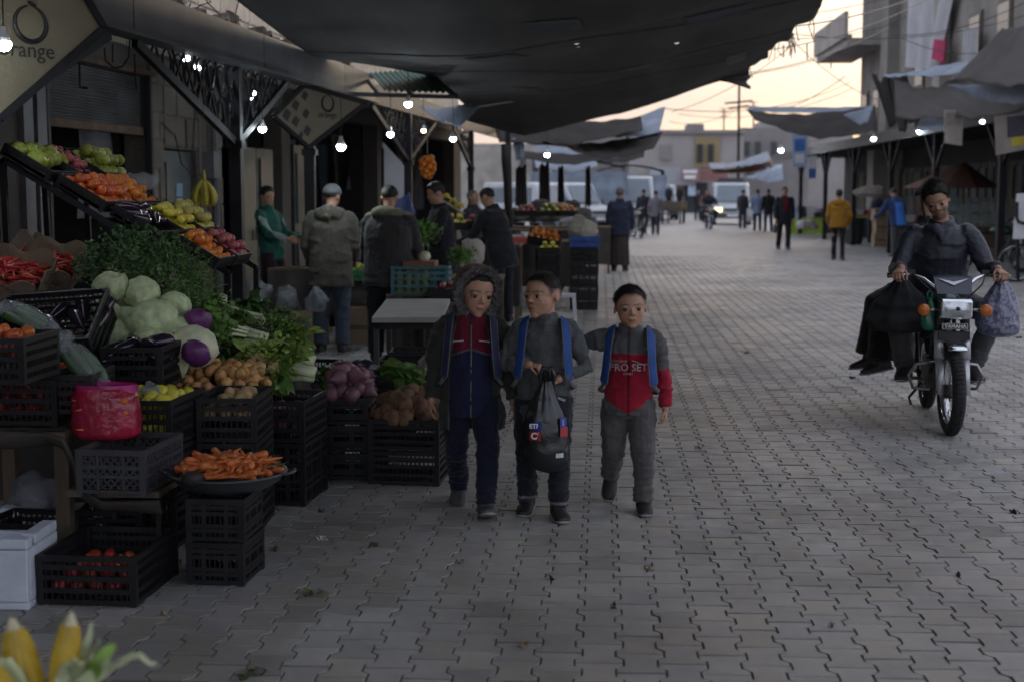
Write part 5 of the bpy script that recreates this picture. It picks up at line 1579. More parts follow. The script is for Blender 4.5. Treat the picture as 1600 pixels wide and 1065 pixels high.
# hanging bananas
def bananas(label,c,n,L,r):
    t=thing('banana_bunch',label,'bananas',c)
    q=MB().tube([(0,0,.0),(0,0,.05),(.0,0,.10)],[.02,.014,.01],8); q.build('stem',m_ban,t,True)
    for k in range(n):
        a=k*2*math.pi/n*1.0+rv.uniform(-.1,.1); ring=.55 if k%2 else 1.0
        d_=Vector((math.cos(a),math.sin(a),0)); pts=[]
        for i in range(8):
            s=i/7; pts.append(d_*(L*.38*math.sin(s*2.2)*ring+.012)+Vector((0,0,-L*s*.95+.01)))
        q=MB().tube(pts,[r*.35,r*.8,r,r,r,r*.95,r*.7,r*.25],7); q.build('banana',m_ban,t,True)
bananas('bunch of yellow green bananas hanging before the dark door',P(319,284,12.0),15,.23,.02)

# ================================================================ people
m_fab=M('fabric',rough=.88,var=.14,scale=18,bump=.25,bscale=260,attr='tone',spec=.2,sheen=.15)
m_leather=M('smooth_jacket',rough=.5,var=.14,scale=14,bump=.15,bscale=120,attr='tone',spec=.4)
m_skin=M('skin',rough=.52,var=.08,scale=25,bump=.06,bscale=300,attr='tone',spec=.4)
m_hair=M('dark_hair',(.014,.010,.008),.55,.4,40,.5,220,spec=.35)
m_hairg=M('greying_hair',(.10,.095,.09),.6,.4,40,.5,220)
m_shoe=M('dark_shoe',(.025,.022,.022),.55,.35,12,.2,90)
m_sole=M('shoe_sole',(.22,.215,.21),.7,.25,12,.1,90)
m_eye=M('eye',rough=.15,var=0,bump=0,attr='tone',spec=.6)
KID=dict(hip=.475,knee=.262,ank=.045,sho=.775,neck=.80,chin=.825,sw=.108,hw=.055,up=.155,fo=.14,hand=.092)
ADU=dict(hip=.505,knee=.28,ank=.043,sho=.815,neck=.838,chin=.868,sw=.112,hw=.054,up=.168,fo=.148,hand=.105)
SKIN=np.array([.34,.19,.125])
def V3(*a): return Vector(a)
def unit(v): return Vector(v).normalized()

def hand_geo(wr,D,N,hs,side,curl=(.5,.5,.4),spread=.06,thumb=.5,hold=False):
    """wrist point, pointing direction, palm normal (towards the closing fingers); side +1: thumb towards A"""
    D=unit(D); N=Vector(N); N=unit(N-D*N.dot(D)); A=D.cross(N).normalized()*side
    q=MB(); k=hs/.19
    q.loft([(wr-D*.012*k,A*.026*k,N*.020*k),(wr+D*.02*k,A*.032*k,N*.019*k),(wr+D*.06*k,A*.041*k,N*.016*k),(wr+D*.093*k,A*.041*k,N*.014*k)],12)
    for i,(off,ln) in enumerate(((1.5,.076),(.5,.086),(-.5,.080),(-1.5,.062))):
        b=wr+D*(.088-.006*abs(off))*k+A*off*.0205*k; d_=unit(D+A*off*spread)
        pts=[b]; ang=0
        for j,(f,c) in enumerate(zip((.46,.31,.25),curl)):
            ang += c+.05*i*(j == 0); dd=d_*math.cos(ang)+N*math.sin(ang); pts.append(pts[-1]+dd*ln*f*k)
        q.capsule(pts,[.0092*k,.0086*k,.0078*k,.0068*k],8)
    b=wr+D*.028*k+A*.030*k; d1=unit(D*.65+A*.65+N*thumb); d2=unit(D*.8+A*.05+N*(thumb*1.3))
    q.capsule([b,b+d1*.034*k,b+d1*.034*k+d2*.028*k,b+d1*.034*k+d2*.05*k],[.0125*k,.0108*k,.0095*k,.0075*k],8)
    return remesh(q,.0034*max(k,.72),1)

def head_geo(q,hc,Rh,hh,neckpt,wx=1.0):
    def T(x,y,z): return hc+Rh @ (Vector((x*wx,y,z))*hh)
    def E(c,r,seg=18,rings=12):
        r=r if hasattr(r,'__len__') else (r,)*3
        q.ell(T(*c),[r[0]*hh*wx,r[1]*hh,r[2]*hh],Rh,seg,rings)
    E((0,.045,.13),(.345,.42,.37),26,18); E((0,-.08,-.08),(.285,.30,.36),24,16); E((0,-.10,-.25),(.205,.265,.22),22,14)
    E((0,-.275,-.39),(.09,.08,.075)); E((0,-.305,.10),(.21,.06,.035))
    for s in (-1,1):
        E((s*.145,-.225,-.12),(.10,.09,.11)); E((s*.343,.07,-.05),(.022,.065,.095)); E((s*.138,-.287,.060),(.092,.078,.040)); E((s*.138,-.283,-.062),(.085,.072,.028))
    q.capsule([T(0,-.335,.05),T(0,-.395,-.03),T(0,-.425,-.09)],[.026*hh,.032*hh,.042*hh],10)
    for s in (-1,1): E((s*.04,-.38,-.11),.032)
    E((0,-.355,-.228),(.082,.036,.020)); E((0,-.35,-.268),(.070,.038,.024))
    q.tube([T(0,.06,-.12),T(0,.05,-.42),neckpt],[.22*hh,.215*hh,.27*hh],16)
def hair_geo(hc,Rh,hh,style='short',seed=1,wx=1.0):
    v,f=sph(64,44); d=v.copy()
    az=np.abs(np.arctan2(d[:,0],-d[:,1])); 
    thr=np.interp(az,[0,.45,.75,1.0,1.2,1.45,1.75,2.2,3.15],[.50,.52,.40,.12,-.35,-.10,.02,-.55,-.72] if style != 'receding' else [.85,.75,.5,.2,-.3,0,0,-.5,-.7])
    thr=thr+.05*vnoise(d*9,1,seed)
    if style == 'buzz': thr=np.where(az>.8,np.maximum(thr,np.interp(az,[.8,1.2,3.15],[.2,.0,-.15])),thr)
    m=1/(1+np.exp(-(d[:,2]-thr)*(26 if style != 'buzz' else 14)))
    thick={'short': .05,'thick': .045,'receding': .035,'buzz': .018}[style]
    topk=1+(6.0 if style == 'thick' else .6)*np.clip(d[:,2]-(.25 if style == 'thick' else 0),0,1)*(1+(.5*np.clip(-d[:,1],0,1) if style == 'thick' else 0))
    rad=.88+m*(.12+thick*topk)
    rad=rad+m*(.018 if style != 'thick' else .05)*vnoise(d*(14 if style != 'thick' else 7),1,seed)+m*.012*vnoise(d*34,1,seed+1)
    p=d*rad[:,None]*np.array([.345*wx,.42,.37])+np.array([0,.045,.13])
    p=(p*hh) @ np.array(Rh).T+np.array(hc)
    return MB().add(p,f)

def wrinkle(me,amp,sc,seed):
    v=verts_np(me); n=normals_np(me)
    a=vnoise(v*np.array([1,1,1.7]),sc,seed); b=vnoise(v*np.array([1.5,1.5,1]),sc*2.1,seed+5)
    w=(1-np.abs(a)) ** 3*.9+b*.35-.35
    set_verts(me,v+n*(amp*w)[:,None])
def shoe_geo(an,toe_dir,h,up=None,big=1.0):
    """shoe from ankle point; returns (upper, sole) MBs"""
    F=Vector(toe_dir); F.normalize(); U=Vector((0,0,1)) if up is None else Vector(up); S=F.cross(U).normalized(); U=S.cross(F).normalized()
    L=.150*h*big; w=.030*h*big; b=an-U*(.043*h)
    q=MB(); q.loft([(b-F*L*.30+U*.020*h,S*w*.55,U*.022*h),(b-F*L*.24+U*.028*h,S*w*.85,U*.030*h),(b-F*L*.02+U*.026*h,S*w*.95,U*.032*h),(b+F*L*.28+U*.020*h,S*w*1.1,U*.022*h),(b+F*L*.52+U*.016*h,S*w*1.08,U*.018*h),(b+F*L*.68+U*.013*h,S*w*.7,U*.012*h)],14)
    q.tube([an+U*.02*h,an-U*.02*h],[.034*h,.036*h],12)
    s=MB(); s.loft([(b-F*L*.34+U*.005*h,S*w*.5,U*.006*h),(b-F*L*.27+U*.005*h,S*w*.95,U*.007*h),(b+F*L*.25+U*.005*h,S*w*1.15,U*.007*h),(b+F*L*.52+U*.006*h,S*w*1.15,U*.007*h),(b+F*L*.72+U*.008*h,S*w*.7,U*.005*h)],14)
    return q,s

def ik(a,b,l1,l2,hint):
    a,b=Vector(a),Vector(b); d=b-a; L=min(d.length,(l1+l2)*.995); u=d.normalized()
    x=(l1*l1-l2*l2+L*L)/(2*L); y=math.sqrt(max(1e-6,l1*l1-x*x))
    n_=Vector(hint); n_=(n_-u*n_.dot(u)).normalized(); k=a+u*x+n_*y
    return (k-a).normalized(),(a+u*L-k).normalized()

def person(label,loc,rotz,h,pose,top,legs,kid=False,vox=.010,hair='short',skin=1.0,group=None,hem=.42,top_col=(.1,.1,.1),leg_col=(.03,.03,.04),top_paint=None,leg_paint=None,bulk=1.0,legw=1.0,
           hands=True,collar=True,wrk=1.0,strands=0,hood=False,hairmat=None,seed=1,robe=None,top_mat=None,beard=0.0,shoe_mat=None,top_name='jacket',hem_flare=1.0,cap=None,fix=None,eyes=True,post_top=None,belly=0.0):
    pr=KID if kid else ADU
    g=lambda k: pr[k]*h
    spine=unit(pose.get('spine',(0,0,1))); tw=pose.get('twist',0.0)
    S0=Vector((1,0,0)); S=Vector((math.cos(tw),math.sin(tw),0)); S=unit(S-spine*S.dot(spine)); Fw=S.cross(spine)
    if 'roll' in pose: S=unit(S+spine*pose['roll'])
    pel=Vector((0,0,g('hip')))
    J={}
    lg={}
    for s,key in ((1,'legL'),(-1,'legR')):
        th,sh,ft=pose.get(key,((0,0,-1),(0,0,-1),(.15*s,-1,0)))
        hp=pel+S0*(s*g('hw')); kn=hp+unit(th)*(g('hip')-g('knee')) ; an=kn+unit(sh)*(g('knee')-g('ank'))
        lg[s]=[hp,kn,an,unit(ft)]
    if fix is None:
        dz=min(a[2].z for a in lg.values())-g('ank')
    else: dz=pel.z-fix
    sh_=Vector((0,0,-dz)); pel=pel+sh_
    for s in lg: lg[s][:3]=[p_+sh_ for p_ in lg[s][:3]]
    for s,key in ((1,'stepL'),(-1,'stepR')):
        if key in pose:
            tg,hint,ft=pose[key]; a_,b_=ik(lg[s][0],tg,g('hip')-g('knee'),g('knee')-g('ank'),hint)
            kn=lg[s][0]+a_*(g('hip')-g('knee')); lg[s]=[lg[s][0],kn,kn+b_*(g('knee')-g('ank')),unit(ft)]
    TL=(pr['sho']-pr['hip'])*h
    bend=Vector(pose.get('bend',(0,0,0)))
    mid=pel+unit(spine+bend*-.3)*TL*.5; ctop=pel+spine*TL
    nb=ctop+spine*(pr['neck']-pr['sho'])*h
    hh=(1-pr['chin'])*h*1.06
    yaw,pit,rol=pose.get('head',(0,0,0))
    Rh=Matrix.Rotation(yaw,3,'Z') @ Matrix.Rotation(pit,3,'X') @ Matrix.Rotation(rol,3,'Y')
    hoff=Vector(pose.get('headoff',(0,0,0)))-spine*(.012*h if kid else 0)
    hc=nb+unit(spine+Vector((0,0,.8)))*((pr['chin']-pr['neck'])*h)+Rh @ Vector((0,-.06*hh,.46*hh))+hoff
    ar={}
    for s,key in ((1,'armL'),(-1,'armR')):
        ua,fa=pose.get(key,((.18*s,0,-1),(.08*s,-.15,-1)))
        so=ctop+S*(s*g('sw'))-spine*.012*h
        gr=pose.get('grip'+key[-1])
        if gr: ua,fa=ik(so,gr[0],g('up'),g('fo'),gr[1])
        el=so+unit(ua)*g('up'); wr=el+unit(fa)*g('fo')
        ar[s]=[so,el,wr,unit(fa)]
    root=thing('person',label,'person',loc,rotz,group)
    # ---- body: one continuous figure
    q=MB()
    def ring(c,a,b,sx=S,fy=Fw): return (c,sx*a*h,fy*b*h)
    q.loft([ring(pel-spine*.05*h,.06,.05,S0),ring(pel,.088,.062,S0),ring(pel.lerp(mid,.8),.075,.052),ring(mid.lerp(ctop,.6),.088,.06),ring(ctop,.068,.042),ring(nb,.034,.034)],16)
    for s in (1,-1):
        so,el,wr,fd=ar[s]; q.capsule([so,so.lerp(el,.4),el,el.lerp(wr,.35),wr,wr+fd*.012*h],[.026*h,.026*h,.024*h,.024*h,.0165*h,.0165*h],10)
        hp,kn,an,ft=lg[s]; q.capsule([hp,hp.lerp(kn,.4),kn,kn.lerp(an,.3),an],[.052*h,.047*h,.034*h,.034*h,.022*h],10)
    WX=1.07 if kid else 1.0
    head_geo(q,hc,Rh,hh,nb-spine*.02*h,WX)
    fine=vox <= .007
    body=remesh(q,.0048 if fine else vox,2,.5)
    if hands:
        bm=bmesh.new(); bm.from_mesh(body)
        for s,key in ((1,'handL'),(-1,'handR')):
            so,el,wr,fd=ar[s]
            hd=pose.get(key,{})
            D=unit(hd.get('D',fd)); N=Vector(hd.get('N',(-s,.2,0)))
            thumbward=Vector(hd.get('A',(0,-1,.2)))
            A_=D.cross(unit(N-D*N.dot(D))); side=1 if A_.dot(thumbward)>0 else-1
            hm=hand_geo(wr+D*.008*h,D,N,g('hand')*1.02,side,hd.get('curl',(.35,.4,.3)),hd.get('spread',.05),hd.get('thumb',.4))
            bm.from_mesh(hm); bpy.data.meshes.remove(hm)
        bm.to_mesh(body); bm.free()
    v=verts_np(body); L_=((v-np.array(hc)) @ np.array(Rh))/hh/np.array([WX,1,1])
    sk=SKIN*skin; col=np.tile(sk,(len(v),1))
    near_h=np.abs(L_).max(1)<.62
    lip=near_h & (L_[:,1]<-.28) & (((L_[:,0]/.088) ** 2+((L_[:,2]+.247)/.036) ** 2)<1)
    col[lip]=sk*np.array([.92,.70,.68])
    for s in (-1,1):
        bz=.112-2.2*(np.abs(L_[:,0])-.13) ** 2
        br=near_h & (L_[:,1]<-.22) & (np.sign(L_[:,0]) == s) & (np.abs(L_[:,0])>.045) & (np.abs(L_[:,0])<.24) & (np.abs(L_[:,2]-bz)<.015)
        col[br]=sk*.3+np.array([.012,.009,.007])
    line=near_h & (L_[:,1]<-.3) & (np.abs(L_[:,0])<.085) & (np.abs(L_[:,2]+.249-.35*L_[:,0] ** 2)<.011); col[line]=sk*.34
    nos=near_h & (L_[:,1]<-.3) & (np.abs(np.abs(L_[:,0])-.032)<.017) & (np.abs(L_[:,2]+.135)<.014); col[nos]=sk*.35
    chk=near_h & (np.abs(np.abs(L_[:,0])-.17)<.09) & (np.abs(L_[:,2]+.1)<.1) & (L_[:,1]<-.2)
    col[chk]=col[chk]*np.array([1.02,.97,.96])
    col=col*(1+.05*vnoise(v,30,seed))[:,None]
    if hair == 'buzz':      # close-cropped sides: dark stubble on the scalp itself
        e_=(L_-np.array([0,.045,.13]))/np.array([.345,.42,.37]); e_=e_/np.maximum(1e-6,np.linalg.norm(e_,axis=1))[:,None]; az_=np.abs(np.arctan2(e_[:,0],-e_[:,1]))
        th_=np.interp(az_,[0,.45,.75,1.0,1.2,1.45,1.75,2.2,3.15],[.50,.52,.40,.12,-.30,-.05,.05,-.5,-.66]); k_=near_h*.93/(1+np.exp(-(e_[:,2]-th_)*18)); k_=k_*(np.abs(L_[:,0])<.352)
        col=col*(1-k_[:,None])+np.array([.022,.017,.014])*k_[:,None]
    if beard:
        bd=near_h & (L_[:,2]<-.13) & (L_[:,2]>-.52) & (L_[:,1]<.12) & ~lip & ((L_[:,2]<-.30) | (np.abs(L_[:,0])>.15) | (np.abs(L_[:,2]+.18)<.03))
        col[bd]=col[bd]*(1-beard)+np.array([.03,.024,.02])*beard
    setcol(body,col); body.materials.clear(); body.materials.append(m_skin); body.polygons.foreach_set('use_smooth',[True]*len(body.polygons))
    obj('body',body,root)
    if eyes:
        for s in (-1,1):
            vv,ff=sph(16,12); r_=.072*hh
            c=hc+Rh @ (Vector((s*.138*WX,-.287,-.004))*hh)
            gz=Rh @ unit((pose.get('gaze',0.0),-1,-.03)); pv=vv*r_
            me=MB().add(pv+np.array(c),ff).mesh('eye',m_eye,True); dt=vv @ np.array(gz)
            la=[c+Rh @ (Vector((math.sin(a)*.98,-math.cos(a)*1.06,.30+.10*math.cos(a)))*r_) for a in np.linspace(-1.0,1.0,9)]; MB().tube(la,[.0008,.0014,.0018,.002,.002,.002,.0018,.0014,.0008],5).build('eyelashes',m_hair,root)
            cc=np.tile(np.array([.20,.185,.17]),(len(vv),1)); cc[dt>.66]=(.03,.018,.012); cc[dt>.94]=(.004,.004,.004); setcol(me,cc); obj('eye',me,root)
    if hair:
        hg=hair_geo(hc,Rh,hh,hair,seed,WX); hg.build('hair',hairmat or m_hair,root,True)
        if strands:       # single short strands standing off the scalp
            hv=np.array(hg.v); c_=np.array(hc+Rh @ (Vector((0,.045,.13))*hh)); dr=hv-c_; loc_=dr @ np.array(Rh)/hh/np.array([.345*WX,.42,.37])
            ok=np.where(np.linalg.norm(loc_,axis=1)>1.0)[0]; rr_=np.random.default_rng(seed); q=MB(); L0=.010 if hair == 'buzz' else .016 if hair == 'short' else .030
            for i in rr_.choice(ok,strands):
                p0=Vector(hv[i]+rr_.normal(0,.004,3)); d_=unit(Vector(dr[i]).normalized()+Rh @ Vector((rr_.normal(0,.35),-.55+rr_.normal(0,.3),rr_.normal(.1,.35))))*L0*rr_.uniform(.5,1.2); sd=d_.orthogonal().normalized()*.0011
                q.add([p0-sd-d_*.3,p0+sd-d_*.3,p0+d_],[(0,1,2)])
            q.build('hair_strands',hairmat or m_hair,root)
    # ---- trousers
    if legs:
        q=MB()
        q.loft([ring(pel-spine*.055*h,.075,.062,S0),ring(pel,.098+belly*.3,.074+belly,S0),ring(pel+spine*.075*h,.088+belly*.3,.068+belly,S0)],18)
        for s in (1,-1):
            hp,kn,an,ft=lg[s]; lw=legw
            q.tube([hp+Vector((0,0,.02*h)),hp.lerp(kn,.45),kn,kn.lerp(an,.5),an+unit(kn-an)*.012*h],[.062*h,.056*h*lw,.046*h*lw,.041*h*lw,.040*h*lw],14)
        me=remesh(q,vox,2); wrinkle(me,.010*h/1.25 if kid else .010,9 if kid else 7,seed)
        wrinkle(me,.004,26,seed+9)
        v=verts_np(me); nr=normals_np(me); fold=8*vnoise(v,12,seed)
        for s in (1,-1):
            hp,kn,an,ft=lg[s]
            for c0,amp,rad in ((an,.006,.085),(kn,.0035,.07)):
                dd=np.linalg.norm(v-np.array(c0+(kn-an)*(.14 if c0 is an else 0)),axis=1); v=v+nr*(amp*np.exp(-(dd/rad) ** 2)*np.sin(v[:,2]*150+fold+30*v[:,0]))[:,None]
        set_verts(me,v)
        v=verts_np(me); c=np.tile(np.array(leg_col,float),(len(v),1))
        if leg_paint: c=leg_paint(v,c,h)
        setcol(me,c); me.materials.append(m_fab); obj('trousers',me,root)
    # ---- shoes
    for s in (1,-1):
        hp,kn,an,ft=lg[s]
        u=pose.get('footupL' if s == 1 else 'footupR')
        a,b=shoe_geo(an,ft,h,u,1.08 if kid else 1.0)
        sm=modded(remesh(a,.008 if kid else .011,2),[]) ; sm.materials.append(shoe_mat or m_shoe)
        so_=obj('shoe',sm,root); b.build('sole',m_sole,so_,True)
    # ---- upper garment
    q=MB(); B=bulk
    hemz=hem*h
    hemc=pel+Vector((0,0,(hemz-g('hip'))))
    if spine.z<.97: hemc=pel+spine*(hemz-g('hip'))
    fl=hem_flare
    q.loft([ring(hemc,.108*B*fl,.085*B*fl+belly,S0),ring(hemc.lerp(pel.lerp(mid,.5),.5),.108*B*(1+(fl-1)*.5),.084*B+belly,S0.lerp(S,.3)),ring(pel.lerp(mid,.8),.103*B,.080*B+belly),ring(mid.lerp(ctop,.55),.110*B,.082*B),ring(ctop-spine*.02*h,.106*B,.064*B),ring(ctop+spine*.012*h,.075*B,.050*B),ring(nb+spine*.004*h,.046,.046)],22)
    for s in (1,-1):
        so,el,wr,fd=ar[s]
        q.tube([so-S*(s*.02*h),so+unit(el-so)*.02*h,so.lerp(el,.5),el,el.lerp(wr,.5),wr-fd*.004*h],[a*h*B*(.86 if kid else .78) for a in (.050,.050,.043,.040,.036,.031)],14)
        q.ell(so-S*(s*.010*h),(.046*h*B*(.92 if kid else .82),)*3)
    if collar:
        n2=nb+unit(spine+Vector((0,0,.5)))*.030*h
        q.tube([nb-spine*.012*h,n2-spine*.004*h,n2],[.058*h,.050*h,.047*h],16)
    if hood:      # hood lying on the back
        bc=nb-Fw*.055*h-spine*.012*h
        q.ell(bc,(.085*h,.05*h,.05*h)); q.tube([nb+S*.055*h+Fw*.03*h,nb+S*.065*h-Fw*.03*h,bc-Fw*.02*h-spine*.02*h,nb-S*.065*h-Fw*.03*h,nb-S*.055*h+Fw*.03*h],[.024*h,.03*h,.036*h,.03*h,.024*h],10)
    me=remesh(q,vox,2 if wrk >= 1 else 5); wrinkle(me,wrk*(.016*h/1.25 if kid else .014),6.5 if kid else 5.5,seed+3); wrinkle(me,0.0045*wrk,22,seed+4)
    v=verts_np(me); nr=normals_np(me); fold=9*vnoise(v,11,seed)
    for s in (1,-1):
        so,el,wr_,fd=ar[s]
        for c0,amp,rad in ((el,.0045,.075),(wr_-fd*.05,.003,.06),(so-Vector((0,0,.07))-S*s*.02,.005,.09)):
            dd=np.linalg.norm(v-np.array(c0),axis=1); v=v+nr*(wrk*amp*np.exp(-(dd/rad) ** 2)*np.sin(v @ np.array(fd)*130+fold))[:,None]
    set_verts(me,v)
    if post_top: post_top(me,h,dict(ctop=ctop,pel=pel,nb=nb,ar=ar,S=S,F=Fw))
    v=verts_np(me); c=np.tile(np.array(top_col,float),(len(v),1))
    if top_paint: c=top_paint(v,c,h,dict(ctop=ctop,pel=pel,nb=nb,ar=ar))
    setcol(me,c); me.materials.append(top_mat or m_fab); obj(top_name,me,root)
    if robe:
        q=MB(); q.loft([((0,0,robe[0]*h),S0*.125*h,Vector((0,.095*h,0))),((0,0,.3*h),S0*.115*h,Vector((0,.085*h,0))),(pel,S0*.105*h,Vector((0,.078*h,0))),(pel+spine*.12*h,S0*.09*h,Vector((0,.065*h,0)))],24)
        me=remesh(q,vox,2); v=verts_np(me); th=np.arctan2(v[:,1],v[:,0]); k=np.clip((pel.z-v[:,2])/pel.z,0,1)
        v[:,:2] *= (1+.06*k*np.sin(th*9+2*np.sin(v[:,2]*4)))[:,None]; set_verts(me,v)
        setcol(me,np.tile(np.array(robe[1],float),(len(v),1))); me.materials.append(m_fab); obj('robe',me,root)
    if cap:       # knitted cap or scarf over the head
        v,f=sph(40,28); d=v.copy(); az=np.abs(np.arctan2(d[:,0],-d[:,1]))
        thr=np.interp(az,[0,1.2,3.15],[.30,.02,-.30]); m=1/(1+np.exp(-(d[:,2]-thr)*40))
        rad=.86+m*.30+m*.012*np.sin(np.arctan2(d[:,1],d[:,0])*44)
        p_=(d*rad[:,None]*np.array([.345,.42,.39])+np.array([0,.045,.13]))*hh @ np.array(Rh).T+np.array(hc)
        me=MB().add(p_,f).mesh('knit_cap',m_fab,True); setcol(me,np.tile(np.array(cap,float),(len(p_),1))); obj('knit_cap',me,root)
    info=dict(root=root,hc=hc,Rh=Rh,hh=hh,ctop=ctop,pel=pel,nb=nb,ar=ar,lg=lg,S=S,F=Fw,spine=spine,h=h)
    info['world']=lambda p_: Matrix.LocRotScale(Vector(loc),Euler((0,0,rotz)),None) @ Vector(p_)
    return info

m_strap=M('blue_strap',(.015,.06,.24),.7,.2,14,.3,120)
m_strapg=M('grey_webbing',(.13,.13,.135),.8,.2,20,.3,160)
m_packb=M('blue_pack_cloth',(.02,.06,.26),.75,.25,9,.3,90)
m_packr=M('red_pack_cloth',(.28,.02,.03),.75,.25,9,.3,90)
m_packd=M('dark_pack_cloth',(.03,.03,.05),.75,.25,9,.3,90)
def backpack(inf,label,strap_mat,pack_mat,pack2,w=.25,hgt=.34,sx=.066,sw_=.030,B=1.0,drop=.0):
    r=inf['root']; h=inf['h']; S,F,U=inf['S'],inf['F'],inf['spine']; ct=inf['ctop']; pel=inf['pel']
    t=thing('school_backpack',label,'backpack',r.location,r.rotation_euler)
    bc=ct-F*(.082*h*B+.07)-U*(hgt*.5-.01+drop)
    q=MB(); q.loft([(bc-U*hgt*.5,S*w*.44,F*.06),(bc-U*hgt*.38,S*w*.5,F*.085),(bc,S*w*.5,F*.088),(bc+U*hgt*.32,S*w*.46,F*.075),(bc+U*hgt*.5,S*w*.32,F*.045)],20,power=.75)
    me=remesh(q,.012,2); wrinkle(me,.008,11,5); me.materials.append(pack_mat); obj('pack_body',me,t)
    q=MB(); pc=bc-F*.085-U*hgt*.18; q.loft([(pc-U*.09,S*w*.36,F*.02),(pc,S*w*.40,F*.035),(pc+U*.09,S*w*.36,F*.02)],16,power=.75); q.build('front_pocket',pack2,t,True)
    for s in (-1,1):
        pts=[bc+U*hgt*.40+S*s*.05,ct+S*s*sx*h+U*.022*h-F*.058*h*B,ct+S*s*sx*h+U*.030*h*B-F*.0*h,ct+S*s*(sx+.003)*h+F*.058*h*B+U*.004*h,ct+S*s*(sx+.008)*h+F*.087*h*B-U*.055*h,ct+S*s*(sx+.014)*h+F*.091*h*B-U*.13*h,ct+S*s*(sx+.024)*h+F*.080*h*B-U*.20*h,ct+S*s*(sx+.042)*h+F*.03*h*B-U*.235*h,bc+S*s*w*.45-U*hgt*.4+F*.05]
        # smooth path
        path=[]
        for i in range(len(pts)-1):
            p0,p1,p2,p3=pts[max(i-1,0)],pts[i],pts[i+1],pts[min(i+2,len(pts)-1)]
            for k in range(5):
                u=k/5; path.append(.5*((2*p1)+(p2-p0)*u+(2*p0-5*p1+4*p2-p3)*u*u+(3*p1-p0-3*p2+p3)*u ** 3))
        path.append(pts[-1]); rings=[]; mid_i=int(len(path)*.74)
        for i,p_ in enumerate(path):
            tn=(path[min(i+1,len(path)-1)]-path[max(i-1,0)]).normalized()
            out=(p_-(ct-U*.1*h)); out=unit(out-tn*out.dot(tn)); sd=tn.cross(out)
            wd=sw_ if i<mid_i else .011
            rings.append((p_+out*.003,sd*wd,out*.005))
        a=MB().loft(rings[:mid_i+1],10,power=.7); a.build('shoulder_strap',strap_mat,t,True)
        a=MB().loft(rings[mid_i-1:],8,power=.7); a.build('strap_webbing',m_strapg,t,True)
        for e in (-1,1):
            MB().tube([c_+sd_*(e*.97)+nn*.2 for c_,sd_,nn in rings[5:mid_i+1]],.0026,5).build('strap_piping',m_strapg,t)
    return t

def fur_ring(pts,nrm_c,L,n,seed):
    rr_=random.Random(seed); q=MB(); m=len(pts)
    for k in range(n):
        i=rr_.randrange(m); a=rr_.random(); p_=pts[i].lerp(pts[min(i+1,m-1)],a)
        out=unit(p_-nrm_c); d_=unit(out*rr_.uniform(-.2,1.2)+Vector((rr_.gauss(0,.55),rr_.gauss(0,.35)-.45,rr_.gauss(0,.55))))
        l=L*rr_.uniform(.5,1.2); sd=d_.orthogonal().normalized()*.0022
        b=p_+Vector((rr_.gauss(0,.006),rr_.gauss(0,.008),rr_.gauss(0,.006)))
        q.add([b-sd,b+sd,b+d_*l*.6+sd*.6+Vector((0,0,-.004)),b+d_*l],[(0,1,2),(0,2,3)])
    return q

# ---------------------------------------------------------------- boy in the fur hood
def coat_open(me,h,J):
    v=verts_np(me); z=v[:,2]; ct=J['ctop']
    half=np.interp(z/h,[.30,.45,.6,.72,.80],[.085,.080,.070,.060,.030])*h*1.0
    k=np.clip((half+.012-np.abs(v[:,0]))/.02,0,1)*(v[:,1]<0)
    v[:,1]=v[:,1]*(1-k)+k*np.minimum(.03,.03)
    set_verts(me,v)
olive=(.030,.031,.026)
k1p=G(737,798)
def k1_legs(v,c,h):
    s=(np.abs(v[:,0])>.085) & (v[:,2]<.45*h); return c
k1=person('boy in dark fur-hooded coat over burgundy and navy track suit, left of the three',k1p,R(4),1.26,
    dict(spine=(.01,-.03,1),head=(R(22),R(8),R(6)),legL=((.06,-.46,-1),(-.04,-.12,-1),(.15,-1,.30)),legR=((-.03,.16,-1),(.03,.72,-1),(-.05,-1,-.35)),
         armR=((-.26,.16,-1),(-.10,-.05,-1)),armL=((.24,-.05,-1),(.14,-.22,-1)),footupL=(0,.3,1),footupR=(0,-.4,1),gaze=.3),
    None,True,kid=True,vox=.0065,hair='short',strands=2500,top_col=olive,leg_col=(.010,.012,.028),hem=.36,skin=1.15,bulk=1.13,hem_flare=1.08,seed=11,post_top=coat_open,legw=.98,top_name='winter_coat',collar=False,shoe_mat=M('grey_trainer',(.07,.07,.075),.6,.3,30,.2,90))
r1=k1['root']; h=1.26
# track jacket inside the coat
q=MB(); S,F,U=k1['S'],k1['F'],k1['spine']; ct,pel,nb=k1['ctop'],k1['pel'],k1['nb']
q.loft([(pel-U*.06*h,S*.096*h,F*.082*h),(pel+U*.03*h,S*.102*h,F*.090*h),(pel.lerp(ct,.5),S*.100*h,F*.090*h),(ct-U*.06*h,S*.098*h,F*.076*h),(ct,S*.08*h,F*.055*h),(nb+U*.012*h,S*.050*h,F*.054*h),(nb+U*.045*h+F*.008,S*.046*h,F*.048*h)],26)
me=remesh(q,.0065,2); wrinkle(me,.007,9,3); v=verts_np(me)
zl=(v[:,2]-pel.z)/(ct.z-pel.z)
edge=.70-.55*np.abs(v[:,0])/h*2.2
c=np.where((zl>edge)[:,None],np.array([[.115,.008,.022]]),np.array([[.014,.015,.045]]))
c=np.where((np.abs(zl-edge)<.012)[:,None],np.array([[.09,.09,.11]]),c); c=np.where((np.abs(v[:,0])<.004)[:,None],np.array([[.02,.02,.03]]),c)
setcol(me,c); me.materials.append(m_fab); obj('track_jacket',me,r1)
MB().tube([ct+F*(.083+.012*(1-t_))*h-U*t_*.36*h for t_ in np.linspace(-.02,1,12)],.0035,5).build('zip',m_strapg,r1)
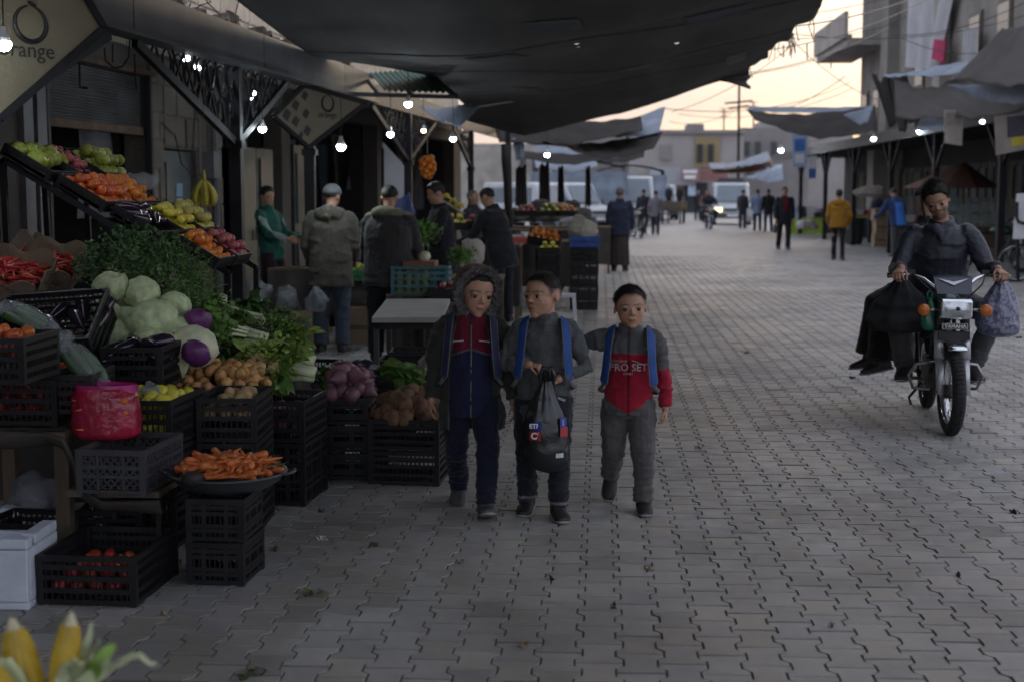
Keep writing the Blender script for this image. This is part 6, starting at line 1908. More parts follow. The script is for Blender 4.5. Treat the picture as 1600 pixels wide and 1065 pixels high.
for s in (-1,1):
    MB().bar(ct+F*.098*h*.9-U*.055*h+S*s*.03*h,ct+F*.098*h*.86-U*.060*h+S*s*.072*h,.008,.004).build('chest_stripe',M('white_piping',(.42,.42,.42),.8,.1,9,0),r1)
# hood shell with fur
hc,Rh,hh=k1['hc'],k1['Rh'],k1['hh']
v,f=sph(56,40); d=v.copy(); openm=1/(1+np.exp(-(-d[:,1]-.42)*30))
rad=1.0-openm*.45
p_=(d*rad[:,None]*np.array([.48,.50,.57])*hh+np.array([0,.09,.06])*hh)
p_=p_*(1+.025*vnoise(p_*14,1,3))[:,None]
front=openm>.5
p_[front,1]=np.maximum(p_[front,1],.12*hh)
p_=p_ @ np.array(Rh).T+np.array(hc)
me=MB().add(p_,f).mesh('coat_hood',m_fab,True); setcol(me,np.where((v[:,2]>.35)[:,None],np.array([[.10,.014,.024]]),np.array([[.05,.05,.047]]))); obj('coat_hood',me,r1)
ringp=[]
for a in np.linspace(R(-52),R(232),41):
    L_=Vector((.425*math.cos(a),-.18+.03*math.cos(2*a),.05+.50*math.sin(a)))*hh; ringp.append(hc+Rh @ L_)
q=MB().tube(ringp,.016,8); q.build('fur_roll',M('grey_fur_base',(.06,.056,.055),1,.4,40,.8,160),r1,True)
fur_ring(ringp,hc,.024,7000,3).build('fur',M('grey_fur',(.17,.16,.155),.9,.4,30,0),r1)
# coat fur lining edge, straps of his pack
backpack(k1,'dark navy backpack worn by the boy in the fur hood',M('navy_strap',(.02,.025,.07),.75,.2,14,.2,120),m_packd,m_packr,sx=.082,sw_=.022,B=1.13)
q=MB()
for k in range(500):     # ragged fleece along the coat's left edge
    zz=rng.uniform(.38,.62)*h; so=k1['ar'][-1]; p0=so[1].lerp(so[2],rng.uniform(0,1)) if k%2 else so[0].lerp(so[1],rng.uniform(.3,1)); 
    p0=p0+Vector((-.052,-.01,0)); d_=Vector((rng.normal(-.3,.5),rng.normal(-.3,.5),rng.normal(0,.5))).normalized()*.014; sd=d_.orthogonal().normalized()*.0018
    q.add([p0-sd,p0+sd,p0+d_],[(0,1,2)])
q.build('fleece_edge',M('tan_fleece',(.20,.15,.07),1,.3,20,0),r1)

# ---------------------------------------------------------------- boy in the grey sweater with the black bag
k2p=G(848,806)
def knit(v,c,h,J):
    rib=.92+.08*np.sin(v[:,2]*420+.5*np.sin(v[:,0]*50)); mel=1+.16*vnoise(v,70,3)+.1*vnoise(v,160,4)
    return c*(rib*mel)[:,None]
k2=person('boy in grey knit sweater holding a black plastic bag, middle of the three',k2p,R(2),1.225,
    dict(spine=(.02,.03,1),head=(R(-42),R(-3),R(-4)),legL=((.06,-.26,-1),(-.02,.08,-1),(.2,-1,0)),legR=((-.05,.10,-1),(.0,.34,-1),(-.15,-1,-.1)),
         armR=((-.40,.06,-1),(.62,-.62,.10)),armL=((.38,.02,-1),(-.60,-.55,-.20)),
         handR=dict(D=(.75,-.35,-.05),N=(.2,.1,-1),A=(0,-.4,1),curl=(.9,.9,.6),thumb=.5),handL=dict(D=(-.75,-.35,-.30),N=(-.2,.3,-1),A=(0,-.4,1),curl=(1.0,1.0,.6),thumb=.5),gaze=-.3),
    None,True,kid=True,vox=.0065,hair='buzz',strands=5000,top_col=(.082,.088,.09),leg_col=(.016,.018,.024),top_paint=knit,hem=.40,bulk=.99,seed=21,legw=1.02,top_name='sweater',skin=1.25,
    leg_paint=lambda v,c,h: np.where(((v[:,2]>.062*h) & (v[:,2]<.075*h))[:,None],np.array([[.16,.16,.17]]),c))
backpack(k2,'blue and red backpack worn by the boy in the grey sweater',m_strap,m_packb,m_packr,sx=.080,sw_=.027,B=1.0)
obj('shoulder_band',MB().box((0,0,0),(.05,.004,.012)).mesh('sleeve_badge',M('pale_badge',(.32,.34,.36),.7,.1,9,0)),k2['root'],k2['pel']+Vector((.085,-.118,.035)),(0,.35,0)).name='sweater_badge'
# black plastic bag hanging from his hands
wL,wR=k2['world'](k2['ar'][1][2]),k2['world'](k2['ar'][-1][2])
bt=(wL+wR)/2+Vector((.02,-.075,-.03))
m_bagk=M('black_bag_film2',(.014,.015,.018),.28,.2,6,.6,16,spec=.6)
t=thing('shopping_bag','black plastic shopping bag hanging from the middle boy\'s hands','bag',bt)
q=MB(); rows=[]
prof=[(.0,.022,.020),(-.03,.030,.024),(-.07,.045,.032),(-.12,.070,.045),(-.18,.092,.058),(-.26,.105,.066),(-.34,.106,.070),(-.40,.098,.066),(-.435,.07,.05),(-.45,.02,.02)]
pz=np.linspace(0,-.45,34); q.loft([((.012*math.sin(z*9),0,z),(float(np.interp(-z,[-a for a,_,_ in prof],[b for _,b,_ in prof])),0,0),(0,float(np.interp(-z,[-a for a,_,_ in prof],[c_ for _,_,c_ in prof])),0)) for z in pz],36)
me=q.mesh('film',m_bagk,True); v=verts_np(me); th=np.arctan2(v[:,1],v[:,0]); kk=np.exp(-(v[:,2]/-.16) ** 2)
v[:,:2] *= (1+.16*kk*np.sin(th*9+v[:,2]*14)+.05*vnoise(v,24,2)+.05*(1-np.abs(vnoise(v,12,8))))[:,None]; set_verts(me,v); obj('film',me,t)
for s in (-1,1):
    q=MB(); q.tube([(s*.02,0,-.04),(s*.035,-.01,.02),(s*.02,-.012,.06),(-s*.01,-.01,.05),(-s*.015,0,-.01)],[.012,.010,.012,.010,.012],8); q.build('twisted_handle',m_bagk,t,True)
m_bw=M('white_bag_print',(.55,.55,.58),.5,.1,9,0); m_bb=M('blue_bag_print',(.03,.05,.30),.5,.1,9,0); m_br=M('red_bag_print',(.35,.03,.03),.5,.1,9,0)
def patch(x,z,w,hgt,mat,txt=None,tsz=.03,tm=None,name='printed_patch'):
    def fn(u,vv):
        xx=x+(u-.5)*w; zz=z+(vv-.5)*hgt
        hx=float(np.interp(-zz,[-a for a,_,_ in prof],[b for _,b,_ in prof])); hy=float(np.interp(-zz,[-a for a,_,_ in prof],[c_ for _,_,c_ in prof]))
        return (xx,-hy*math.sqrt(max(.02,1-min(.98,(xx/hx) ** 2)))*1.10-.008,zz)
    q=MB(); q.grid(fn,6,6); q.build(name,mat,t,True)
    if txt:
        me=text_mesh(txt,tsz,'lettering',.0008,.0012); me.materials.clear(); me.materials.append(tm)
        c_=Vector(fn(.5,.5)); o_=obj('lettering',me,t,c_+Vector((0,-.006,0)),(R(90),0,R(10)*(x/-.06)))
patch(-.055,-.215,.058,.042,m_bb,'ETM',.030,m_bw); patch(-.055,-.262,.058,.044,m_br,'CI',.044,m_bw)
patch(.078,-.20,.030,.045,m_bb,'I',.04,m_bw); patch(.082,-.245,.034,.045,m_br)
patch(.062,-.355,.036,.022,m_bw)

# ---------------------------------------------------------------- boy in the red and grey jacket
k3p=G(981,796)
def k3_paint(v,c,h,J):
    z=v[:,2]/h; grey=np.array([[.085,.085,.088]]); red=np.array([[.28,.010,.028]])
    body_=np.abs(v[:,0])<.155*h
    line=.70-.0*v[:,0]
    bot=.50-.06*np.clip(1-np.abs(v[:,0])/(.1*h),0,1)
    c=np.where(((z<line) & (z>bot))[:,None],red,grey)
    for s in (1,-1):
        so,el,wr,fd=J['ar'][s]; a=np.array(so); b_=np.array(wr); ax=b_-a
        t_=((v-a) @ ax)/(ax @ ax); dist=np.linalg.norm(v-(a+t_[:,None]*ax),axis=1)
        arm=(dist<.055*h) & (t_>.18) & (np.abs(v[:,0])>.10*h)
        c=np.where(arm[:,None],np.where((t_>.45)[:,None],red,grey),c)
    c=np.where(((np.abs(v[:,0])<.004) & (v[:,1]<0))[:,None],c*.4,c)
    return c
k3=person('smallest boy in red and grey zip jacket reaching to his friend, right of the three',k3p,R(-3),1.15,
    dict(spine=(.02,-.02,1),head=(R(8),R(1),R(-3)),legL=((.05,-.22,-1),(.02,.06,-1),(.15,-1,0)),legR=((-.06,.10,-1),(-.10,1.0,-.85),(-.1,-.8,-1.0)),footupR=(0,-.75,.6),
         armR=((-1,.12,-.22),(-.95,.30,.02)),armL=((.26,.02,-1),(.04,-.10,-1)),handL=dict(N=(-1,.1,0),A=(0,-1,0),curl=(.55,.5,.4)),gaze=.15),
    None,True,kid=True,vox=.0065,hair='buzz',strands=5000,top_col=(.08,.08,.08),leg_col=(.088,.084,.082),top_paint=k3_paint,hem=.435,bulk=1.0,seed=31,legw=1.10,skin=1.22)
backpack(k3,'blue backpack worn by the smallest boy',m_strap,m_packb,m_packb,sx=.084,sw_=.026,B=1.01)
r3=k3['root']; h=1.15; ct=k3['ctop']
m_let=M('white_lettering',(.28,.26,.26),.8,.3,60,0)
def chest_text(txt,sz,dz,dx=0,bold=.0):
    me=text_mesh(txt,sz,'lettering',.0012,bold); me.materials.clear(); me.materials.append(m_let)
    # wrap onto the chest curve
    v=verts_np(me); x=v[:,0]+dx; zz=ct.z-dz+v[:,1]
    y=ct.y-.094*h*np.sqrt(np.clip(1-(x/(.125*h)) ** 2,.1,1))*1.0-.010-v[:,2]-.012*np.clip((dz-.05)/.1,0,1)
    set_verts(me,np.column_stack([x,y,zz])); obj('lettering',me,r3)
chest_text('PRO SET',.050,.143,0,.0006); chest_text('SUNGEAR',.018,.112,-.045); chest_text('SPORT',.016,.173,0)
MB().bar((.02,ct.y-.116,ct.z-.108),(.062,ct.y-.104,ct.z-.124),.012,.003).build('chest_stripe',m_let,r3)

# ================================================================ grown-ups at the stalls and in the street
def ad(label,px,py,rot,h,pose,**kw):
    kw.setdefault('vox',.013); kw.setdefault('eyes',False)
    loc=kw.pop('loc',None) or G(px,py)
    return person(label,loc,rot,h,pose,None,True,**kw)
WALK=dict(spine=(0,-.03,1),legL=((.02,-.28,-1),(0,.05,-1),(.1,-1,0)),legR=((-.02,.2,-1),(0,.35,-1),(-.1,-1,-.1)),armL=((.18,.2,-1),(.1,.0,-1)),armR=((-.18,-.15,-1),(-.08,-.3,-1)))
STAND=dict(spine=(0,-.02,1),legL=((.05,0,-1),(0,.03,-1),(.2,-1,0)),legR=((-.05,0,-1),(0,.03,-1),(-.2,-1,0)))
# platform the young seller stands on
pv=P(428,505,15.5); 
t=thing('stall_platform','low dark wooden platform behind the arcade posts','platform',(pv.x,15.6,0)); 
for k in range(6): MB().box((-.05,-.5+k*.2,pv.z-.02),(1.3,.19,.035)).build('plank',m_wood,t)
for sx in (-.6,.5): MB().box((sx,0,(pv.z-.04)/2),(.08,1.1,pv.z-.04)).build('bearer',m_wood,t)
def green_paint(v,c,h,J):
    for s in (1,-1):
        so,el,wr,fd=J['ar'][s]; a=np.array(so); ax=np.array(wr)-a; t_=((v-a) @ ax)/(ax @ ax); off=v-(a+t_[:,None]*ax)
        c=np.where(((t_>.1) & (t_<1.05) & (np.abs(off[:,1])<.012) & (np.abs(v[:,0])>.12*h))[:,None],np.array([[.25,.3,.28]]),c)
    return c
ad('young seller in green track jacket leaning back with his hands out',0,0,R(72),1.50,
   dict(spine=(0,.14,1),head=(R(-18),R(6),0),armL=((.12,-.45,-.8),(-.1,-.95,-.25)),armR=((-.12,-.5,-.8),(.1,-.95,-.2)),legL=((.04,-.04,-1),(0,.08,-1),(.1,-1,0)),legR=((-.04,-.02,-1),(0,.06,-1),(-.1,-1,0))),
   loc=(pv.x,15.5,pv.z),top_col=(.012,.085,.062),leg_col=(.022,.010,.013),top_paint=green_paint,hem=.46,seed=41,hair='thick',vox=.011,eyes=True,skin=1.05)
ad('man in olive parka and grey knit cap seen from behind',519,552,R(183),1.67,
   dict(STAND,spine=(0,-.05,1),head=(R(-14),R(16),0),armL=((.22,-.05,-1),(.0,-.8,-.5)),armR=((-.2,-.1,-1),(.1,-.8,-.5))),top_col=(.075,.069,.054),leg_col=(.055,.07,.10),hem=.40,bulk=1.22,hood=True,cap=(.10,.105,.11),seed=42,top_name='parka',legw=1.1,vox=.011)
ad('man in dark grey coat with olive collar bending over the stall',606,566,R(172),1.68,
   dict(STAND,spine=(.02,-.22,1),head=(R(12),R(22),0),armL=((.25,-.4,-1),(.0,-.9,-.3)),armR=((-.22,-.3,-1),(.1,-.9,-.5))),top_col=(.036,.035,.034),leg_col=(.015,.016,.02),hem=.42,bulk=1.28,hood=True,seed=43,top_name='coat',legw=1.1,vox=.011,
   top_paint=lambda v,c,h,J: np.where((v[:,2]>J['nb'].z-.01)[:,None],np.array([[.13,.125,.075]]),c))
ad('man in black jacket facing the two customers across the stall',692,520,R(-74),1.70,
   dict(STAND,spine=(0,-.06,1),head=(R(6),R(14),0),armL=((.15,-.3,-1),(.1,-.9,.1)),armR=((-.2,-.1,-1),(0,-.6,-.8))),top_col=(.013,.013,.016),leg_col=(.05,.08,.16),hem=.42,bulk=1.12,seed=44,hair='thick',vox=.011)
ad('man in black jacket stooping beside the fruit stall, behind the boys',785,505,R(-118),1.68,
   dict(STAND,spine=(0,-.28,1),head=(R(0),R(26),0),armL=((.2,-.5,-1),(.1,-.9,-.5)),armR=((-.2,-.5,-1),(0,-.9,-.5))),top_col=(.014,.014,.017),leg_col=(.016,.017,.022),hem=.40,bulk=1.16,seed=45,hair='short')
ad('older bareheaded man half hidden behind the fruit displays',738,466,R(60),1.62,dict(STAND,head=(0,0,0)),top_col=(.03,.028,.035),seed=46,hair='receding',hairmat=m_hairg)
ad('man in navy jacket and long brown robe walking away',968,424,R(176),1.69,
   dict(STAND,armL=((.16,.05,-1),(.02,-.3,-1)),armR=((-.16,-.05,-1),(-.02,-.3,-1))),top_col=(.020,.024,.045),leg_col=(.03,.025,.022),hem=.43,bulk=1.15,robe=(.075,(.042,.034,.030)),seed=47,hair='receding',hairmat=m_hairg)
ad('man in dark suit jacket and maroon sweater walking with a black bag',1224,390,R(6),1.75,WALK,top_col=(.016,.017,.022),leg_col=(.012,.012,.016),hem=.42,bulk=1.18,seed=48,
   top_paint=lambda v,c,h,J: np.where(((np.abs(v[:,0])<.055) & (v[:,1]<0) & (v[:,2]>.62*h))[:,None],np.array([[.12,.008,.02]]),c))
ad('person in mustard yellow jacket walking away in tight black trousers',1309,407,R(170),1.66,dict(WALK,armL=((.25,.0,-1),(-.1,-.5,-.8)),armR=((-.25,.0,-1),(.1,-.5,-.8))),top_col=(.26,.125,.012),leg_col=(.012,.011,.014),hem=.47,bulk=1.16,legw=.82,seed=49,hood=True,hair='thick')
ad('man in dark jacket with bright blue back leaning over the cartons',1402,402,R(200),1.72,dict(STAND,spine=(.08,-.25,1),head=(0,R(22),0),armL=((.5,-.3,-1),(.3,-.8,-.5)),armR=((-.5,-.3,-1),(-.3,-.8,-.5))),top_col=(.02,.035,.10),leg_col=(.07,.07,.075),hem=.44,bulk=1.16,seed=50,
   top_paint=lambda v,c,h,J: np.where(((np.abs(v[:,0])<.13) & (v[:,1]>-.02) & (v[:,2]<.78*h))[:,None],np.array([[.05,.17,.55]]),c))
ad('person in dark clothes bending at the stall behind the yellow jacket',1362,380,R(120),1.66,dict(STAND,spine=(0,-.4,1),head=(0,R(30),0)),top_col=(.02,.025,.05),seed=51)
ad('person in light blue jacket walking away, left of a pair',1183,361,R(178),1.72,WALK,top_col=(.22,.27,.42),leg_col=(.03,.04,.06),seed=52,vox=.018,hands=False)
ad('person in black jacket walking away, right of a pair',1200,362,R(184),1.74,WALK,top_col=(.02,.02,.024),leg_col=(.06,.08,.12),seed=53,vox=.018,hands=False)
ad('person in dark clothes walking far off, right of the robed man',1005,366,R(170),1.72,WALK,top_col=(.018,.018,.022),leg_col=(.015,.015,.02),seed=54,vox=.018,hands=False)
ad('person in pale shirt and dark trousers walking far off beside the scooters',1024,367,R(175),1.66,WALK,top_col=(.13,.12,.14),leg_col=(.02,.02,.026),seed=55,vox=.018,hands=False)
ad('dark figure standing under the far right awnings',1160,357,R(150),1.7,STAND,top_col=(.02,.02,.025),seed=56,vox=.02,hands=False)
ad('distant dark figure at the end of the street',1090,345,R(0),1.7,STAND,top_col=(.03,.025,.03),seed=57,vox=.02,hands=False)
# hand bag of the man in the suit
p=G(1213,388); q=MB(); q.loft([((0,0,-.16),(.02,0,0),(0,.08,0)),((0,0,-.10),(.06,0,0),(0,.16,0)),((0,0,.06),(.05,0,0),(0,.15,0)),((0,0,.13),(.01,0,0),(0,.05,0))],14)
tag(q.build('hand_bag',M('black_bag_film'),None,True,loc=(p.x-.05,p.y+.05,.58)),'black bag carried low by the man in the suit jacket','bag')

# ================================================================ motorcycle
m_chr=M('chrome',(.62,.63,.66),.14,.08,8,.02,40,metal=1.0)
m_chrd=M('dull_chrome',(.35,.35,.36),.35,.3,12,.1,60,metal=.9,dirt=.4)
m_tyre=M('tyre_rubber',(.018,.018,.019),.85,.25,20,.3,120,dirt=.3,dcol=(.07,.065,.06))
m_eng=M('engine_alloy',(.10,.095,.09),.55,.35,10,.2,60,metal=.6,dirt=.6)
m_tank=M('dark_green_tank',(.01,.05,.035),.25,.2,5,.02,40,spec=.6)
m_blkp=M('black_plastic',(.016,.016,.018),.4,.2,9,.1,60)
m_amb=M('amber_lens',(.40,.10,.01),.2,.15,30,.3,90,spec=.6)
m_lens=M('headlamp_glass',(.42,.44,.46),.08,.3,22,.5,26,metal=.7,spec=.8)
m_seat=M('black_seat_vinyl',(.015,.015,.016),.5,.2,9,.15,60)
def wheel(parent,c,r,steer=0.0,tw=.045):
    w=bpy.data.objects.new('wheel',None); COL.objects.link(w); w.parent=parent; w.location=c; w.rotation_euler=(0,0,steer)
    q=MB(); n=48
    for prof_r,nm in ((0,'tyre'),):
        rings=[]
        for i in range(n):
            a=2*math.pi*i/n; d_=Vector((0,math.cos(a),math.sin(a))); rings.append((d_*(r-tw),Vector((tw*1.0,0,0)),d_*tw))
        rings.append(rings[0]); q.loft(rings,12,False)
    for i in range(60):
        a=2*math.pi*i/60; d_=Vector((0,math.cos(a),math.sin(a))); 
        for s in (-1,1): q.bar(d_*(r+.001)+Vector((s*.004,0,0)),d_*(r-.012)+Vector((s*.030,0,0)),.010,.006)
    q.build('tyre',m_tyre,w,True)
    q=MB()
    for s in (-1,1): q.tube([(s*.022,(r-tw*1.75)*math.cos(a),(r-tw*1.75)*math.sin(a)) for a in np.linspace(0,2*math.pi,41)[:-1]],.007,6,closed=True)
    rings=[]
    for i in range(n+1):
        a=2*math.pi*i/n; d_=Vector((0,math.cos(a),math.sin(a))); rings.append((d_*(r-tw*1.9),Vector((.024,0,0)),d_*.006))
    q.loft(rings,8,False); q.build('rim',m_chr,w,True)
    q=MB().tube([(-.05,0,0),(.05,0,0)],.048,16); q.build('hub',m_eng,w,True)
    for i in range(18):
        a=2*math.pi*i/18; b_=a+(.35 if i%2 else-.35); s=.025 if (i // 2)%2 else-.025
        MB().tube([(s,.045*math.cos(b_),.045*math.sin(b_)),(s*.2,(r-tw*1.85)*math.cos(a),(r-tw*1.85)*math.sin(a))],.0022,4).build('spoke',m_chr,w)
    return w
def motorcycle(label,loc,rotz,steer=0.0,full=True):
    t=thing('motorcycle',label,'motorcycle',loc,rotz)
    def b(nm,mb,mat,smooth=True,parent=t): return mb.build(nm,mat,parent,smooth)
    wheel(t,(0,-.62,.292),.292,steer); wheel(t,(0,.62,.285),.285)
    ct_,st_=math.cos(steer),math.sin(steer)
    def sx(x,y,z): # steered point about the head axis at y=-.42
        x2=x*ct_-(y+.42)*st_; y2=x*st_+(y+.42)*ct_-.42; return (x2,y2,z)
    for s in (-1,1):
        b('fork_leg',MB().tube([sx(s*.085,-.62,.27),sx(s*.085,-.56,.50)],.026,12),M('silver_fork',(.45,.46,.48),.3,.15,9,.05,metal=.4))
        b('fork_tube',MB().tube([sx(s*.085,-.56,.50),sx(s*.085,-.52,.68)],.034,12),M('silver_fork'))
        b('fork_shroud',MB().tube([sx(s*.085,-.52,.68),sx(s*.085,-.46,.88)],.032,12),m_blkp)
    b('axle',MB().tube([sx(-.11,-.62,.292),sx(.11,-.62,.292)],.012,8),m_chrd)
    q=MB(); rings=[]
    for a in np.linspace(R(62),R(200),18):
        d_=Vector((0,-math.cos(a),math.sin(a))); p_=Vector(sx(0,-.62,.292))+Vector((0,d_.y*.325,d_.z*.325)); rings.append((p_,Vector((.062,0,0)),d_*.010))
    q.loft(rings,12); fe=b('front_mudguard',q,m_chr)
    q=MB(); q.prism([sx(-.10,-.565,.56),sx(.10,-.565,.56),sx(.10,-.565,.60),sx(-.10,-.565,.60)],(0,.03,0)); b('fork_brace',q,m_blkp,False)
    q=MB(); q.box(sx(0,-.575,.655),(.20,.05,.06)); b('lower_yoke',q,m_blkp,False)
    nb_=b('name_strip',MB().box(sx(0,-.605,.72),(.165,.012,.040)),m_chrd,False)
    me=text_mesh('YAMAHA',.034,'lettering',.001,.0007); me.materials.clear(); me.materials.append(M('strip_ink',(.6,.6,.6),.5,0,1,0))
    o_=obj('lettering',me,nb_,Vector(sx(0,-.616,.72)),(R(90),0,steer))
    MB().box(sx(0,-.6108,.72),(.150,.002,.032)).build('strip_field',m_blkp,nb_)
    # headlamp
    q=MB().box(sx(0,-.575,.835),(.215,.15,.135)); me=modded(q,[('BEVEL',dict(width=.022,segments=3))]); me.materials.append(m_chr); hl=obj('headlamp',me,t)
    q=MB(); q.grid(lambda u,v: sx((u-.5)*.185,-.6515-.014*(1-(2*u-1) ** 2)*(1-(2*v-1) ** 2),.835+(v-.5)*.105),10,8); q.build('lamp_glass',m_lens,hl,True)
    MB().ell(sx(0,-.655,.838),(.028,.012,.022)).build('lamp_bulb',m_blkp,hl,True)
    for s in (-1,1):
        q=MB().tube([sx(s*.11,-.56,.825),sx(s*.165,-.565,.825)],.010,8); st=b('indicator_stalk',q,m_chrd)
        q=MB().lathe([(.0001,-.035),(.034,-.03),(.040,-.01),(.040,.022),(.03,.03),(.0001,.032)],seg=18,rot=(R(90),0,0),c=sx(s*.20,-.58,.825)); q.build('indicator',m_amb,st,True)
    # instrument cowl with pale chevron
    q=MB().prism([sx(-.11,-.56,.93),sx(.11,-.56,.93),sx(.125,-.50,1.035),sx(-.125,-.50,1.035)],(0,.07,.01)); co=b('instrument_cowl',q,M('dark_blue_cowl',(.02,.024,.045),.3,.1,9,0,spec=.6),False)
    q=MB().prism([sx(-.10,-.5105,1.030),sx(0,-.535,.985),sx(.10,-.5105,1.030),sx(0,-.522,1.008)],(0,-.004,0)); q.build('chevron',M('white_chevron',(.6,.62,.66),.4,0,1,0),co)
    # handlebar
    hb_=[(-.385,-.30,1.035),(-.27,-.33,1.055),(-.17,-.40,1.02),(-.07,-.44,.94),(.07,-.44,.94),(.17,-.40,1.02),(.27,-.33,1.055),(.385,-.30,1.035)]
    b('handlebar',MB().tube([sx(*p_) for p_ in hb_],.0115,10),m_chr)
    for s in (-1,1):
        b('grip',MB().tube([sx(s*.28,-.328,1.053),sx(s*.395,-.298,1.034)],.018,10),m_blkp)
        b('lever',MB().tube([sx(s*.25,-.37,1.05),sx(s*.33,-.39,1.045),sx(s*.40,-.375,1.04)],[.007,.006,.008],8),m_chr)
        b('switch_box',MB().box(sx(s*.245,-.345,1.055),(.05,.045,.04)),m_blkp,False)
        b('control_cable',MB().tube([sx(s*.24,-.37,1.05),sx(s*.19,-.50,.99),sx(s*.09,-.54,.90),sx(s*.05,-.48,.75)],.006,6),m_wire)
    # tank, seat, frame, engine
    q=MB().loft([((0,-.40,.80),(.05,0,0),(0,0,.06)),((0,-.33,.83),(.10,0,0),(0,0,.095)),((0,-.15,.835),(.115,0,0),(0,0,.10)),((0,.02,.81),(.085,0,0),(0,0,.07)),((0,.06,.79),(.04,0,0),(0,0,.03))],18); b('fuel_tank',q,m_tank)
    q=MB().loft([((0,.0,.79),(.08,0,0),(0,0,.04)),((0,.15,.785),(.125,0,0),(0,0,.05)),((0,.45,.80),(.13,0,0),(0,0,.055)),((0,.68,.82),(.10,0,0),(0,0,.04))],16,power=.8); b('seat',q,m_seat)
    for s in (-1,1):
        b('frame_tube',MB().tube([(s*.03,-.40,.82),(s*.07,-.30,.45),(s*.10,-.10,.27),(s*.11,.20,.27),(s*.11,.40,.55),(s*.10,.66,.74)],.015,8),m_blkp)
        b('rear_shock',MB().tube([(s*.13,.58,.32),(s*.13,.48,.70)],.026,10),m_chrd)
        b('swing_arm',MB().tube([(s*.10,.15,.32),(s*.11,.62,.285)],.018,8),m_blkp)
        b('foot_peg',MB().tube([(s*.12,-.02,.30),(s*.26,-.02,.30)],.013,8),m_chrd)
        b('crash_bar',MB().tube([(s*.06,-.36,.46),(s*.20,-.36,.44),(s*.245,-.34,.36),(s*.21,-.30,.27),(s*.09,-.20,.25)],.011,8),m_chrd)
    b('engine_block',MB().box((0,-.06,.36),(.21,.32,.20)),m_eng,False)
    cy=b('cylinder',MB().tube([(0,-.14,.44),(0,-.22,.66)],.065,14),m_eng)
    for k in range(7): MB().box((0,-.145-.012*k,.46+.028*k),(.17,.16,.007),(R(-20),0,0)).build('cooling_fin',m_eng,cy)
    b('exhaust_pipe',MB().tube([(.06,-.28,.52),(.08,-.36,.40),(.12,-.25,.24),(.15,.1,.24),(.16,.75,.34)],[.02,.02,.022,.035,.045],12),m_chrd)
    b('kick_start',MB().tube([(.12,.05,.30),(.19,.08,.27),(.21,.0,.27),(.27,-.01,.27)],.010,8),m_chrd)
    b('rear_mudguard',MB().loft([(Vector((0,.62+.33*math.cos(a),.285+.33*math.sin(a))),Vector((.075,0,0)),Vector((0,math.cos(a),math.sin(a)))*.008) for a in np.linspace(R(0),R(130),12)],10),m_blkp)
    b('side_stand',MB().tube([(-.11,.05,.26),(-.20,.0,.16),(-.19,-.05,.12)],.010,6),m_blkp)
    return t
fc,rc_=G(1484,679),G(1446,634)
dv=rc_-fc; rz=math.atan2(-dv.x,dv.y)
org=fc+Matrix.Rotation(rz,3,'Z') @ Vector((0,.62,0)); org.z=0
moto=motorcycle('old chrome motorcycle with amber indicators coming towards the camera',org,rz,R(4))
def bw(x,y,z): return org+Matrix.Rotation(rz,3,'Z') @ Vector((x,y,z))
sy=.20     # rider's seat position on the bike
rider=person('motorcyclist in dark navy jacket, head tilted onto his phone',bw(0,sy,0),rz,1.74,
    dict(spine=(-.03,-.36,1),head=(R(-8),R(20),R(-13)),headoff=(-.01,-.02,.02),gripL=((.315,-.315-sy-.015,1.085),(.3,.35,-.8)),gripR=((-.315,-.315-sy-.015,1.085),(-.3,.35,-.8)),
         handL=dict(D=(.25,-.75,-.25),N=(0,-.45,-1),A=(-1,0,0),curl=(1.0,1.0,.7),thumb=.7),handR=dict(D=(-.25,-.75,-.25),N=(0,-.45,-1),A=(1,0,0),curl=(1.0,1.0,.7),thumb=.7),
         stepL=((.21,-.03-sy-.02,.385),(.75,-.7,.2),(.25,-1,-.1)),stepR=((-.24,-.03-sy-.02,.385),(-.6,-.8,.2),(-.25,-1,-.12)),gaze=0),
    None,True,vox=.0085,hair='thick',strands=6000,wrk=.85,top_col=(.020,.022,.034),leg_col=(.055,.055,.058),hem=.46,bulk=1.10,seed=61,fix=.825,beard=.6,skin=.9,top_mat=m_leather,legw=.98)
# scarf / grey hoodie collar
nb,h=rider['nb'],1.74
q=MB()
q.tube([nb+Vector((.075*math.cos(a)*1.1,.07*math.sin(a)-.01,-.002+.014*math.sin(a))) for a in np.linspace(0,2*math.pi,25)[:-1]],.022,10,closed=True)
q.tube([nb+Vector((-.05,-.07,.0)),nb+Vector((-.015,-.115,-.06)),nb+Vector((.0,-.13,-.13))],[.03,.028,.01],10); q.tube([nb+Vector((.06,-.06,.01)),nb+Vector((.03,-.11,-.05)),nb+Vector((.01,-.13,-.11))],[.03,.028,.01],10)
me=remesh(q,.008,2); wrinkle(me,.008,14,2); setcol(me,np.tile(np.array([.06,.06,.08]),(len(me.vertices),1))); me.materials.append(m_fab); obj('hood_collar',me,rider['root'])
q=MB().box(rider['hc']+rider['Rh'] @ (Vector((-.40,-.12,-.16))*rider['hh']),(.014,.07,.145),rider['Rh'] @ Matrix.Rotation(R(18),3,'X'))
me=modded(q,[('BEVEL',dict(width=.004,segments=2))]); me.materials.append(m_blkp); o_=obj('mobile_phone',me,None,rider['root'].location,rider['root'].rotation_euler); tag(o_,'dark mobile phone wedged at the motorcyclist\'s ear','phone')
